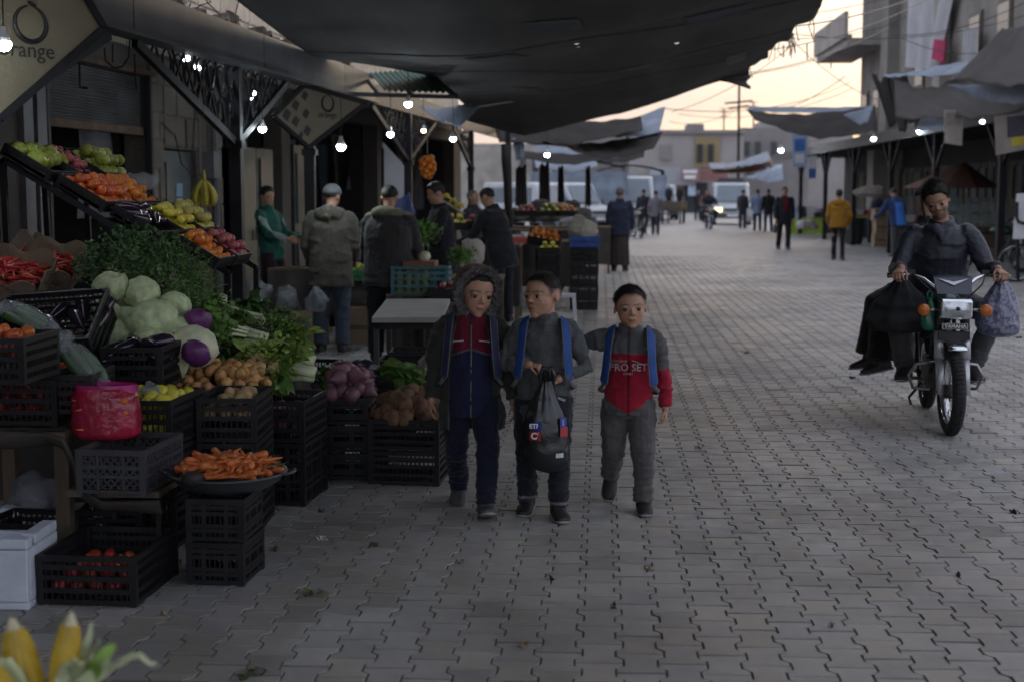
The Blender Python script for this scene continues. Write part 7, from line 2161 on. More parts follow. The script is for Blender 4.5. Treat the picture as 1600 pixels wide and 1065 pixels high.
# pillion passenger, sitting sideways
py_=.50
person('pillion passenger in long black clothes sitting sideways behind the motorcyclist',bw(-.02,py_,0),rz-R(78),1.58,
    dict(spine=(0,-.05,1),head=(R(40),R(5),0),legL=((.06,-1,-.35),(.02,-.12,-1),(.1,-1,-.2)),legR=((-.06,-1,-.33),(-.02,-.15,-1),(-.1,-1,-.2)),armL=((.25,-.1,-1),(-.1,-.5,-.8)),armR=((-.25,-.1,-1),(.1,-.5,-.8))),
    None,True,vox=.012,hair=None,cap=(.012,.012,.014),top_col=(.012,.012,.013),leg_col=(.011,.011,.012),hem=.40,bulk=1.3,legw=1.75,seed=62,fix=.86,top_name='abaya_top',eyes=False,hem_flare=1.25)
# bags on the handlebar
def soft_bag(label,p_,w,hgt,d,mat,seed,name='plastic_bag',sub='film',lump=.10):
    q=MB(); rows=26; rings=[]
    for i in range(rows+1):
        t_=i/rows; s_=np.interp(t_,[0,.08,.25,.5,.8,.95,1],[.08,.22,.52,.85,1.0,.9,.45])
        rings.append(((.01*math.sin(t_*7),0,-hgt*t_),(w/2*s_,0,0),(0,d/2*s_,0)))
    q.loft(rings,30); me=q.mesh(sub,mat,True); v=verts_np(me); th=np.arctan2(v[:,1],v[:,0]); kk=np.clip(1+v[:,2]/hgt*1.2,0,1)
    v[:,:2] *= (1+.2*kk*np.sin(th*8+seed)+lump*vnoise(v,16,seed))[:,None]; set_verts(me,v)
    t=thing(name,label,'bag',p_); obj(sub,me,t)
    MB().tube([(-.012,0,-.01),(-.015,.01,.03),(0,.015,.045),(.015,.01,.03),(.012,0,-.01)],.008,6).build('handle',mat,t,True)
    return t
def patterned(name,c1,c2,sc):
    m=M(name,c1,.3,.2,6,.5,18,spec=.6); n,l=m.node_tree.nodes,m.node_tree.links; b=n['Principled BSDF']; old=b.inputs['Base Color'].links[0].from_socket
    vo=n.new('ShaderNodeTexNoise'); vo.inputs['Scale'].default_value=sc; vo.inputs['Detail'].default_value=2; vo.inputs['Distortion'].default_value=1.2; tc=n.new('ShaderNodeTexCoord'); l.new(tc.outputs['Object'],vo.inputs['Vector'])
    mr=n.new('ShaderNodeMapRange'); mr.inputs['From Min'].default_value=.48; mr.inputs['From Max'].default_value=.54; l.new(vo.outputs['Fac'],mr.inputs['Value'])
    mx=n.new('ShaderNodeMix'); mx.data_type='RGBA'; l.new(mr.outputs['Result'],mx.inputs['Factor']); l.new(old,mx.inputs['A']); mx.inputs['B'].default_value=(*c2,1); l.new(mx.outputs['Result'],b.inputs['Base Color']); return m
m_patb=patterned('blue_print_bag',(.16,.165,.22),(.05,.055,.12),30)
soft_bag('bulging blue patterned plastic bag hanging from the right handlebar',bw(.335,-.33,1.03),.30,.40,.22,m_patb,3)
soft_bag('large black bag slung from the left handlebar before the passenger',bw(-.30,-.22,1.02),.44,.38,.34,M('black_cloth_bag',(.014,.014,.016),.9,.3,6,.4,30),5,lump=.22)
soft_bag('small green plastic bag tucked beside the headlamp',bw(-.14,-.50,.90),.10,.22,.08,M('green_film',(.01,.12,.07),.3,.2,6,.5,18,spec=.6),7)
# far motorcycles with riders
def far_bike(px,py,rot,label,riders):
    p_=G(px,py); m2=copy_tree(moto,(p_.x,p_.y,0),rot,label)
    for k,(lab,col) in enumerate(riders):
        person(lab,(p_.x+.62*k*math.sin(-rot) ,p_.y+.15+.42*k*math.cos(rot),0),rot,1.72,dict(spine=(0,-.12,1),gripL=((.3,-.45,1.06),(.6,.3,-.6)),gripR=((-.3,-.45,1.06),(-.6,.3,-.6)),stepL=((.2,-.18,.36),(.7,-.7,.2),(0,-1,0)),stepR=((-.2,-.18,.36),(-.7,-.7,.2),(0,-1,0))),None,True,vox=.02,hands=False,eyes=False,fix=.84,top_col=col,seed=70+k,hair='short',bulk=1.15)
far_bike(1107,358,R(4),'distant motorcycle carrying two riders towards the camera',(('front rider in black on the distant motorcycle',(.02,.02,.024)),('pillion rider in brown red on the distant motorcycle',(.12,.035,.018))))
far_bike(996,372,R(190),'dark motorcycle parked right of the robed man',())
far_bike(1548,425,R(75),'parked motorcycle behind the bag of the motorcyclist',())

# ================================================================ bulbs
m_bulb=M('lit_bulb',(1,1,1),.4,0,1,0,emit=(.80,.94,1.0),estr=14)
m_bulbw=M('lit_warm_bulb',(1,1,1),.4,0,1,0,emit=(1.0,.85,.5),estr=3.0)
m_bulb.cycles.emission_sampling='NONE'; m_bulbw.cycles.emission_sampling='NONE'
m_sock=M('white_bulb_collar',(.5,.5,.5),.5,.1,9,0)
def bulb(label,px,py,Y,L=.35,s=1.0,mat=None,W=0):
    t=thing('light_bulb',label,'bulb',P(px,py,Y),0,'lit bulbs of the market'); r=.034*s
    MB().lathe([(.0001,-r*.75),(r*.6,-r*.6),(r*.95,-r*.15),(r,r*.3),(r*.9,r*.55)],seg=16).build('globe',mat or m_bulb,t,True)
    MB().lathe([(r*.9,r*.55),(r*.7,r*1.4),(r*.45,r*1.8),(r*.42,r*2.5),(.0001,r*2.5)],seg=12).build('collar',m_sock,t,True)
    MB().tube([(0,0,r*2.4),(.004,0,r*2.4+L*.5),(0,0,r*2.4+L)],.004,5).build('cord',m_wire,t)
    if W:
        ld=bpy.data.lights.new('bulb_light','POINT'); ld.energy=W; ld.color=(.80,.92,1.0) if mat is None else (1,.8,.5); ld.shadow_soft_size=.04
        lo=bpy.data.objects.new('bulb_light',ld); COL.objects.link(lo); lo.parent=t; lo.location=(0,0,-r*1.3)
    return t
bulb('brightest lit bulb hanging over the two customers',533,231,13.4,.35,1.25,None,4.0)
bulb('lit bulb left of the two customers under the arcade',410,203,13.6,.5,1.1,None,.6)
bulb('lit bulb hanging right of the second sign',610,211,16.5,.5,1.1,None,3.0)
bulb('lit bulb under the awning frame',638,164,16.6,.3,1.25,None,1.6)
bulb('lit bulb hanging left of the tree trunk',708,218,19.5,.5,1.2,None,3.5)
bulb('warm yellow lit bulb above the hanging oranges',662,205,20,.4,1.0,m_bulbw)
bulb('lit bulb hanging beyond the tree trunk',855,243,27,.35,1.4)
bulb('upper lit bulb behind the bracket lattice',395,146,15,.25,.9); bulb('lower lit bulb behind the bracket lattice',391,153,15.1,.25,.75)
bulb('left of the twin lit bulbs behind the lattice',290,92,12.6,.2,1.1,None,1.0); bulb('right of the twin lit bulbs behind the lattice',308,107,12.8,.2,.9)
bulb('lit bulb in front of the large cream sign',6,72,7.9,.3,1.25,None,1.0)
bulb('lit bulb of the right stalls, leftmost of three',1365,218,36,.3,1.6); bulb('small lit bulb right of the leftmost one on the right',1394,213,38,.3,1.3)
bulb('large lit bulb over the right stalls',1437,206,34,.3,1.9); bulb('tiny lit bulb left of the large right one',1427,205,35,.3,1.0); bulb('tiny lit bulb right of the large right one',1447,203,35,.3,1.0)
bulb('lit bulb between the posters on the right',1535,191,27,.3,1.1); bulb('lit lamp under the far pale sign on the right',1220,236,52,.3,2.4)

# ================================================================ second row of left stalls
# narrow grey table
t=thing('market_table','narrow grey topped table standing behind the taro crates','table',G(640,640)); I=Matrix.Translation(-Vector(t.location))
zt=.76; c4=[G(581,496,zt),G(690,496,zt),G(703,467,zt),G(604,467,zt)]
m_ttop=M('grey_table_top',(.30,.275,.25),.6,.15,3,.1,40,dirt=.3)
o_=MB().prism([p_-Vector((0,0,.035)) for p_ in c4],(0,0,.035)).build('table_top',m_ttop,t,fixn=True); o_.matrix_parent_inverse=I
o_=MB().prism([p_-Vector((0,0,.085))+(sum(c4,Vector())/4-p_)*.06 for p_ in c4],(0,0,.045)).build('apron',m_steel,t,fixn=True); o_.matrix_parent_inverse=I
cc=sum(c4,Vector())/4
for p_ in c4:
    q_=p_+(cc-p_)*.10; o_=MB().box((q_.x,q_.y,.34),(.035,.035,.68)).build('leg',m_gut,t); o_.matrix_parent_inverse=I
for k,(x,y) in enumerate(((-.05,-.3),(-.05,.25))):
    for j in range(2): crate((cc.x+x,cc.y+y,j*.215),(.30,.40,.21),['lower','upper'][j]+' black crate under the narrow table, '+['front','rear'][k],(0,0,R(5*k)),style='slot')
p=G(655,640); tag(MB().prism([p+Vector((-.25,0,.30)),p+Vector((.18,0,.30)),p+Vector((.2,.35,.30)),p+Vector((-.2,.35,.30))],(0,0,.012)).build('white_board',m_whitep,fixn=True),'whitish board lying low behind the taro roots','board')
# crates of juice bottles, red apples, sacks
def tray_of(px,py,Y,dims,label,me_,nm,lab,r_,lay,cap,mat=None,rot=(0,0,0),z0=.05,style='grid',lying=False):
    c=P(px,py,Y); cr=crate(c,dims,label,rot,style=style,mat=mat); mt=Matrix.Translation(c) @ Euler(rot).to_matrix().to_4x4()
    fill(me_,nm,dims[0]-.03,dims[1]-.03,z0,lay,r_,lab,nm.replace('_',' '),lab+'s',mt,cap=cap,lying=lying)
def stand(label,px,py,Y,w,d,hgt,mat=None,name='stall_stand',cat='stand'):
    c=P(px,py,Y); t=thing(name,label,cat,(c.x,Y,0)); mat=mat or m_wood
    for k in range(4): MB().box((0,-d/2+(k+.5)*d/4,hgt-.015),(w,d/4-.01,.03)).build('plank',mat,t)
    for sx in (-1,1):
        for sy in (-1,1): MB().box((sx*(w/2-.04),sy*(d/2-.04),(hgt-.03)/2),(.05,.05,hgt-.03)).build('leg',mat,t)
    q=MB(); q.grid(lambda u,v: (-w/2+w*u,-d/2-.012+.015*math.sin(u*30),(hgt-.02)*(1-.8*v)),30,3); q.build('front_cloth',m_cloth,t,True)
stand('dark stand carrying the juice bottles',660,460,13.3,.62,.5,.66)
m_juice=M('yellow_juice',(.30,.27,.05),.25,.2,6,.1,30,rand=.2,spec=.6); m_juiceb=M('blue_green_bottle',(.06,.16,.17),.25,.2,6,.1,30,rand=.2,spec=.6)
F_bot=fruit('juice_bottle',[(.035,0),(.038,.01),(.038,.14),(.03,.17),(.014,.195),(.013,.22),(.016,.222),(.016,.24),(.0001,.241)],m_juice,seg=12)
F_botb=fruit('green_bottle',[(.035,0),(.038,.01),(.038,.14),(.03,.17),(.014,.195),(.013,.22),(.016,.222),(.016,.24),(.0001,.241)],m_juiceb,seg=12)
b0=P(660,452,13.2)
for i in range(6):
    for j in range(2):
        lab='yellow juice bottle in the front row on the dark stand' if j == 0 else 'yellow juice bottle in the rear row on the dark stand'
        if i>3: lab='blue green bottle right of the juice bottles'
        put(F_botb if i>3 else F_bot,'juice_bottle',(b0.x-.2+i*.08,13.12+j*.09,.66),lab,'bottle',lab+'s',(0,0,0),1.0)
crate((b0.x-.005,13.165,.655),(.54,.24,.26),'teal crate holding the juice bottles',(0,0,0),style='grid',mat=m_tealc)
tag(MB().box((b0.x-.02,13.25,.935),(.30,.28,.05)).build('shallow_tray',M('terracotta_tray',(.22,.10,.06),.8,.2,6,.1)),'terracotta coloured tray on top of the juice bottles','tray')
put(CABW[0],'white_cabbage',(b0.x+.02,13.22,1.0),'pale vegetable lying on the terracotta tray','cabbage',None,None,.5)
tray_of(700,470,13.0,(.30,.34,.12),'crate of red apples behind the hooded boy',F_pink,'red_apple','red apple in the crate behind the hooded boy',.034,2,40,z0=.06)
stand('low stand under the red apples',700,480,13.0,.4,.4,P(700,470,13.0).z)
stand('stand carrying greens and a sack behind the hooded boy',735,440,15.0,.7,.6,.72)
def sack(label,px,py,Y,w,hgt,mat,seed=1,cat='sack'):
    q=MB().loft([((0,0,0),(w*.42,0,0),(0,w*.32,0)),((0,0,hgt*.15),(w*.5,0,0),(0,w*.38,0)),((0,0,hgt*.6),(w*.48,0,0),(0,w*.36,0)),((0,0,hgt*.9),(w*.42,0,0),(0,w*.3,0)),((0,0,hgt),(w*.3,0,0),(0,w*.2,0))],20)
    me=remesh(q,.02,2); wrinkle(me,.025,8,seed); me.materials.append(mat); return tag(obj('sack',me,None,P(px,py,Y)),label,cat)
m_sack=M('woven_sack',(.36,.33,.28),.9,.2,5,.4,90,dirt=.25); m_sackw=M('white_sack',(.52,.51,.52),.85,.12,5,.4,90,dirt=.2)
sack('beige woven sack standing between the two men in black',738,412,15.2,.27,.26,m_sack,2)
herb_bunch('herb_bunch','leafy greens beside the beige sack',P(722,412,14.9),260,.20,.5,m_leafm,(.04,.02),71,.4,(0,-.4,.5))
herb_bunch('herb_bunch','green leaves on the stall between the customers and the man in black',P(660,388,14.9),300,.3,.4,m_leafm,(.06,.02),72,.4,(0,-.3,.8))
stand('stand with fruit trays behind the men in black',735,370,18.0,1.3,.8,.95)
tray_of(712,360,17.8,(.36,.4,.1),'tray of lemons behind the man in black',F_lem,'lemon','lemon in the tray behind the man in black',.05,2,26,z0=.05)
tray_of(745,358,17.9,(.36,.4,.1),'tray of red apples behind the man in black',F_pink,'red_apple','red apple in the tray behind the man in black',.045,2,30,z0=.05)
# bananas laid on a slope, oranges in a hanging net
c0=P(698,312,18.5)
t=thing('banana_display','yellow bananas laid out on a sloping board behind the man in black','bananas',c0)
for k in range(16):
    i,j=k%4,k // 4; pts=[Vector((-.12+j*.09,-.1+.06*i,.10-j*.06))+Vector((.05*s,0,.03*math.sin(s*3.1))) for s in np.linspace(0,1,6)*2-.5]
    MB().tube(pts,[.006,.018,.02,.02,.017,.006],7).build('banana',m_ban,t,True)
MB().box((0,.08,-.06),(.5,.3,.02),(0,R(32),0)).build('sloping_board',m_wood,t)
MB().bar((.1,.1,-.1),(.1,.1,-c0.z),.04,.04).build('post',m_wood,t)
t=thing('hanging_oranges','net of oranges hanging below the warm bulb','oranges',P(668,262,18.8))
for k in range(22):
    a=k*2.4; z=.13-k*.012; r_=.085*math.sqrt(max(0.1,1-((z-.02)/.14) ** 2)); obj('orange',F_man,t,(r_*math.cos(a),r_*math.sin(a),z),rrot(),1.35)
MB().tube([(0,0,.14),(0,0,.55)],.006,5).build('cord',m_rope,t)
# white clear bags behind the posts
for k,(x,y,Y,rr_,lab) in enumerate(((400,462,14.0,(.14,.1,.16),'large cloudy plastic bag behind the arcade post'),(448,468,14.2,(.11,.1,.14),'cloudy plastic bag below the young seller'),(494,470,13.8,(.09,.08,.13),'white plastic bag beside the man in the parka'),(822,470,18,(.1,.1,.1),'pale bag on the ground behind the middle boy'))):
    crumple(x,y,Y,rr_,lab,m_frost,30+k)
stand('low dark counter behind the customers',540,470,15.4,1.6,.5,.78)
for k in range(9):
    put(F_lem,'lemon',P(455+k*14,398+(k%2)*4,15.3),'lemon on the low dark counter','lemon','lemons on the low counter') if False else None
tray_of(560,438,15.2,(.4,.4,.12),'green crate on the counter between the customers',F_gap,'green_apple','green apple on the counter between the customers',.042,2,34,mat=M('green_crate_plastic',(.03,.14,.06),.5,.2,6,.1),z0=.05)
m_kraft=M('cardboard',(.30,.22,.14),.9,.2,5,.2,40,dirt=.3)
def carton(label,loc,dims,rotz=0,mat=None):
    t=thing('carton',label,'carton',loc,rotz); w,d,hgt=dims
    MB().box((0,0,hgt/2),dims).build('box',mat or m_kraft,t)
    for s in (-1,1): MB().prism([(-w/2,s*d/2,hgt+.002),(w/2,s*d/2,hgt+.002),(w/2,s*d*.28,hgt+.03),(-w/2,s*d*.28,hgt+.03)],(0,0,.004)).build('flap',mat or m_kraft,t,fixn=True)
    MB().box((0,-d/2-.002,hgt*.5),(w*.9,.003,.05)).build('tape',m_paper,t)
carton('brown carton standing on the floor behind the parka man',(P(485,540,14.9).x,14.9,0),(.4,.35,.32),.2)
carton('open brown carton under the counter',(P(570,530,15.0).x,15.0,0),(.4,.35,.36),-.1)
# fruit stall farther on
stand('stall with white boards beyond the men in black',820,380,22,1.5,.8,.86)
for k,(x,y,lab) in enumerate(((800,372,'whitish board on the far fruit stall, left'),(842,368,'whitish board on the far fruit stall, right'))):
    c=P(x,y,21.6); tag(MB().box(c,(.5,.5,.03),(R(6),R(-3+6*k),.2)).build('white_board',m_whitep),lab,'board')
tag(MB().box(P(812,376,21.3),(.30,.3,.10),(0,0,.2)).build('striped_box',m_redp),'red and white box on the far fruit stall','box')
tray_of(850,380,19.5,(.46,.45,.12),'crate of oranges leaning out from the far fruit stall',F_man,'mandarin','orange in the crate on the far fruit stall',.040,2,60,z0=.06,rot=(R(12),R(10),0))
tray_of(858,398,18.9,(.30,.3,.10),'crate of lemons under the far crate of oranges',F_lem,'lemon','lemon in the crate under the far oranges',.04,2,24,z0=.05)
p=G(856,470)
for k in range(4): crate((p.x,p.y,k*.19),(.34,.36,.188),['lowest','second','third','topmost'][k]+' black crate of the stack under the far lemons',(0,0,R(3*k)),style='slot')
stand('stand of mixed vegetables left of the robed man',850,352,25,1.5,.8,.95)
for k,(x,me_,nm,lab,r_) in enumerate(((822,F_pink,'red_apple','red apple on the stand left of the robed man',.045),(858,F_gap,'green_apple','green apple on the stand left of the robed man',.05),(885,F_man,'mandarin','mandarin on the stand left of the robed man',.042))):
    tray_of(x,338,25,(.4,.4,.1),'tray of %ss left of the robed man'%nm.replace('_',' '),me_,nm,lab,r_,2,24,z0=.05)
for k,(x,y,lab) in enumerate(((836,332,'dark basket on the stand left of the robed man'),(870,326,'round straw basket beside the dark one'))):
    q=MB().lathe([(.10,0),(.15,.04),(.17,.16),(.16,.17),(.14,.05),(.0001,.03)],seg=18); tag(q.build('basket',[M('dark_basket',(.05,.04,.035),.9,.3,20,.5,60),M('straw_basket',(.26,.20,.11),.9,.3,20,.5,60)][k],None,True,loc=P(x,y+6,25.5)),lab,'basket')
# blue crate stack with a sack
p=G(912,485); p.y += .2
for k in range(5): crate((p.x,p.y,k*.17),(.385,.38,.168),['lowest','second','third','fourth','topmost'][k]+' black crate of the tall stack under the blue crate',(0,0,R(2*(k%2))),style='slot',mat=m_blk)
crate((p.x,p.y,.852),(.40,.40,.15),'blue plastic crate on top of the black stack',(0,0,R(2)),style='slot',mat=m_blu)
q=MB().loft([((0,0,0),(.18,0,0),(0,.18,0)),((0,0,.07),(.205,0,0),(0,.2,0)),((-.02,0,.15),(.17,0,0),(0,.17,0)),((-.05,0,.24),(.10,0,0),(0,.1,0)),((-.08,0,.29),(.03,0,0),(0,.03,0))],20)
me=remesh(q,.018,2); wrinkle(me,.03,8,5); me.materials.append(m_sack); tag(obj('sack',me,None,(p.x,p.y,1.0)),'slumped beige sack lying on the blue crate','sack')
crumple(893,348,19.8,(.16,.12,.08),'pale round bundle behind the sack on the blue crate',m_sackw,41)
# white plastic stool behind the middle boy
p=G(880,520); t=thing('plastic_stool','white plastic stool standing behind the middle boy','stool',p); m_wpl=M('white_plastic',(.55,.56,.58),.4,.1,6,.05,40)
MB().box((0,0,.43),(.28,.28,.03)).build('seat',m_wpl,t)
for sx in (-1,1):
    for sy in (-1,1): MB().bar((sx*.12,sy*.12,.42),(sx*.15,sy*.15,0),.035,.035).build('leg',m_wpl,t)
for sy in (-1,1): MB().box((0,sy*.135,.2),(.25,.015,.03)).build('stretcher',m_wpl,t)
# blue cloth under the grey partition
sheet('blue_cloth','dark blue cloth stretched beside the grey partition',[(598,322,20),(640,300,20),(650,338,19.4),(600,336,19.4)],M('dark_blue_cloth',(.03,.045,.12),.8,.2,3,.2,30),.02,.02,10,8,'cloth',seed=31)
# dark stalls, cloths and crates closing the end of the left arcade
for k,(x0,x1,y0,Y,col_) in enumerate(((806,822,262,30,0),(843,858,258,33,1),(872,880,262,33,0),(915,922,262,36,1))):
    sheet('hanging_cloth',['dark cloth hanging beside the tree trunk','brown cloth hanging over the mixed vegetables','narrow dark cloth strip before the vans','brown cloth strip left of the robed man'][k],[(x0,y0,Y),(x1,y0-3,Y),(x1+2,y0+60,Y),(x0-1,y0+62,Y)],[m_tarp2,M('brown_cloth',(.05,.038,.03),.9,.3,4,.2)][col_],.0,.04,10,14,'cloth',seed=60+k,fold=12)
for k in range(7):
    x=812+k*16; sack(['bulging dark sack, %s from the tree trunk'%w for w in ('first','second','third','fourth','fifth','sixth','last')][k],x,346,28+(k%2),.42,.26+.08*(k%3),[m_cloth,M('dull_sack',(.10,.09,.075),.9,.2,5,.4,90),M('brown_cloth')][k%3],60+k)
stand('long dark bench under the far sacks',860,345,28.5,2.4,1.0,.92)

# ================================================================ vehicles
m_white=M('white_car_paint',(.40,.42,.45),.3,.06,2,.02,20,spec=.5,dirt=.2,dcol=(.3,.29,.27)); m_wind=M('windscreen',(.10,.13,.16),.06,.1,2,0,spec=.8)
m_dkb=M('dark_bumper',(.06,.06,.065),.6,.1,4,.05)
m_hlon=M('lit_headlamp',(1,.9,.3),.3,0,1,0,emit=(1.0,.88,.25),estr=1.3); m_hl=M('unlit_headlamp',(.4,.42,.45),.15,.1,9,.1,metal=.5)
def van(label,loc,rotz,L=4.3,Wd=1.72,H=1.9,lit=(),name='van',cat='van',nose=.9,body=None,rack=False):
    t=thing(name,label,cat,loc,rotz); body=body or m_white; y0=-L/2
    def prof(pts,w,nm,mat,bev=.06,parent=t):
        q=MB().prism([(-w/2,y,z) for y,z in pts],(w,0,0)); me=modded(q,[('BEVEL',dict(width=bev,segments=3))]); me.materials.append(mat)
        bm=bmesh.new(); bm.from_mesh(me); bmesh.ops.recalc_face_normals(bm,faces=bm.faces); bm.to_mesh(me); bm.free(); return obj(nm,me,parent)
    b=prof([(y0,.32),(y0,.80),(y0+.12,.92),(y0+nose,1.08),(L/2,1.10),(L/2,.32)],Wd,'body',body)
    prof([(y0+nose-.12,1.04),(y0+nose+.62,H-.06),(y0+nose+.9,H),(L/2-.1,H),(L/2,1.04)],Wd-.14,'cabin',body,.08)
    n_=Vector((0,-(H-.06-1.04),.74)).normalized()
    a,b2=Vector((0,y0+nose-.08,1.12)),Vector((0,y0+nose+.53,H-.16)); o=n_*.045
    MB().prism([a+Vector((-.70*Wd/1.72,0,0))+o,a+Vector((.70*Wd/1.72,0,0))+o,b2+Vector((.62*Wd/1.72,0,0))+o,b2+Vector((-.62*Wd/1.72,0,0))+o],n_*.012).build('windscreen',m_wind,t,fixn=True)
    for s in (-1,1):
        for (ya,yb) in ((y0+nose+.75,y0+nose+1.45),(y0+nose+1.55,L/2-.35)):
            MB().box((s*(Wd/2-.065),(ya+yb)/2,(1.14+H-.22)/2),(.02,yb-ya,H-.22-1.14)).build('side_window',m_wind,t)
        MB().box((s*(Wd/2-.26),y0-.005,.74),(.34,.05,.17)).build('headlight',m_hlon if s in lit else m_hl,t)
        MB().box((s*(Wd/2+.09),y0+nose+.2,1.15),(.16,.08,.2)).build('wing_mirror',m_dkb,t)
        for yy in (y0+.75,L/2-.8):
            w=bpy.data.objects.new('wheel',None); COL.objects.link(w); w.parent=t; w.location=(s*(Wd/2-.08),yy,.31)
            MB().lathe([(.19,-.1),(.30,-.1),(.31,-.05),(.31,.05),(.30,.1),(.19,.1)],seg=24,rot=(0,R(90),0)).build('tyre',m_tyre,w,True); MB().lathe([(.0001,-.07),(.19,-.08),(.19,.08),(.0001,.07)],seg=16,rot=(0,R(90),0)).build('rim',m_chrd,w)
    MB().box((0,y0-.01,.74),(Wd-1.0,.04,.12)).build('grille',m_dkb,t)
    MB().box((0,y0-.03,.45),(Wd-.04,.12,.22)).build('bumper',m_dkb,t)
    MB().box((0,y0-.10,.47),(.5,.02,.12)).build('number_plate',m_whitep,t)
    if rack:
        for yy in (-.3,.9): MB().box((0,yy,H+.06),(Wd-.3,.05,.05)).build('roof_rack_bar',m_dkb,t)
        MB().box((0,.3,H+.16),(Wd-.6,1.0,.14)).build('roof_load',m_dkb,t)
    return t
p=G(1147,352); van('white minivan with one yellow headlight lit driving up the street',(p.x,p.y+2.1,0),R(-3),L=4.5,Wd=1.85,H=2.05,lit=(-1,),rack=True)
p=P(888,340,62); van('white van parked askew behind the fruit stalls',(p.x,62,0),R(38),4.4,1.75,2.0)
p=P(988,330,68); van('larger white van with dark windscreen, facing the camera beyond the robed man',(p.x,70,0),R(4),5.0,1.95,2.35)
p=P(1032,330,84); van('distant white van left of the minivan',(p.x,84,0),R(2),4.5,1.75,2.0)
p=P(846,330,60); van('white pickup nosing out behind the shelf rack',(p.x-.4,61,0),R(55),4.4,1.75,2.0)
for k,(x,y,Y,w,lab) in enumerate(((905,262,66,4.5,'pale covered truck body behind the parked white van'),(985,268,78,4.0,'pale covered truck body behind the larger white van'))):
    c=P(x,y,Y); q=MB(); q.grid(lambda u,v: ((u-.5)*w,v*5,c.z+.35*math.sin(math.pi*u)-(.0 if .02<u<.98 else 1.2)),24,4); q.box((0,2.5,c.z-1.0),(w-.05,4.9,1.6)); q.box((0,2.5,(c.z-1.8)/2),(w-.6,4.5,c.z-1.8))
    tag(q.build('covered_truck',m_tarpl,None,loc=(c.x,Y,0)),lab,'truck')
# cart with people
p=G(1052,349)
t=thing('wooden_cart','dark wooden cart with people riding on it far down the street','cart',p)
MB().box((0,0,.72),(1.3,2.0,.12)).build('bed',m_wood,t)
for s in (-1,1):
    MB().box((s*.63,0,.95),(.05,2.0,.36)).build('side_board',m_wood,t); MB().lathe([(.28,-.05),(.36,-.05),(.36,.05),(.28,.05)],seg=24,rot=(0,R(90),0),c=(s*.55,.2,.36)).build('wheel',m_tyre,t)
MB().box((0,-1.0,.95),(1.3,.05,.36)).build('front_board',m_wood,t)
for s in (-1,1): MB().box((s*.3,-.9,.33),(.1,.1,.66)).build('prop',m_wood,t)
for k,(dx,lab) in enumerate(((-.25,'left dark figure riding on the far cart'),(.30,'right dark figure riding on the far cart'))):
    person(lab,(p.x+dx,p.y,.78),R(170),1.15,STAND,None,True,vox=.02,hands=False,eyes=False,top_col=(.022,.02,.022),seed=80+k)

# ================================================================ right-hand stalls
def rstand(label,px,py,w,d,hgt,mat,name='stall_counter',cat='counter'):
    p_=G(px,py); t=thing(name,label,cat,(p_.x,p_.y+d/2,0))
    MB().box((0,0,hgt-.03),(w,d,.06)).build('top',mat,t); MB().box((0,-d/2+.03,(hgt-.06)/2),(w-.1,.03,hgt-.08)).build('front_panel',mat,t)
    for sx in (-1,1): MB().box((sx*(w/2-.05),0,(hgt-.06)/2),(.06,d-.1,hgt-.062)).build('side_panel',mat,t)
    return t,p_
# glass display case on a dark counter
t,p_=rstand('dark counter carrying the glass display case',1518,405,1.5,.7,.75,m_wood)
t=thing('display_case','glass display case with trays of food at the right stalls','display case',(p_.x,p_.y+.35,.75)); m_glass=M('case_glass',(.35,.42,.42),.08,.05,3,0,spec=.8,alpha=.3)
for z in (.02,.30,.58): MB().box((0,0,z),(1.1,.55,.02)).build('shelf',m_chrd,t)
for sx in (-1,1):
    MB().box((sx*.55,0,.30),(.012,.55,.58)).build('glass_side',m_glass,t)
    for sy in (-1,1): MB().box((sx*.55,sy*.275,.30),(.03,.03,.60)).build('frame_post',m_chrd,t)
MB().box((0,-.275,.30),(1.08,.012,.56)).build('glass_front',m_glass,t)
for k in range(4):
    for z in (.035,.315): MB().box((-.40+k*.26,0,z+.04),(.2,.3,.07)).build('food_tray',[m_beige,m_sackw,m_pot,m_caul][k],t)
t=thing('market_umbrella','folded-down brown umbrella roof above the display case','umbrella',(p_.x-.25,p_.y+1.2,0))
q=MB(); n=10
ap=Vector((.3,0,2.35)); rim_=[Vector((1.2*math.cos(2*math.pi*i/n),1.0*math.sin(2*math.pi*i/n),1.70)) for i in range(n)]
for i in range(n): q.add([ap,rim_[i],rim_[(i+1)%n]],[(0,1,2)])
me=modded(q,[('SOLIDIFY',dict(thickness=.01))]); me.materials.append(M('brown_umbrella',(.12,.06,.045),.8,.2,3,.1)); obj('canopy',me,t); MB().tube([(.3,0,0),(.3,0,2.35)],.025,8).build('pole',m_gut,t)
# cartons beside the man with the blue back
p_=G(1380,386)
for k,(dx,dz,s) in enumerate(((0,0,.42),(.03,.40,.40),(-.02,.78,.36))): carton(['lowest brown carton','middle brown carton','topmost brown carton'][k]+' of the stack before the blue-backed man',(p_.x+dx,p_.y+.25,dz*.98),(.52,.45,s*.92),.05*k)
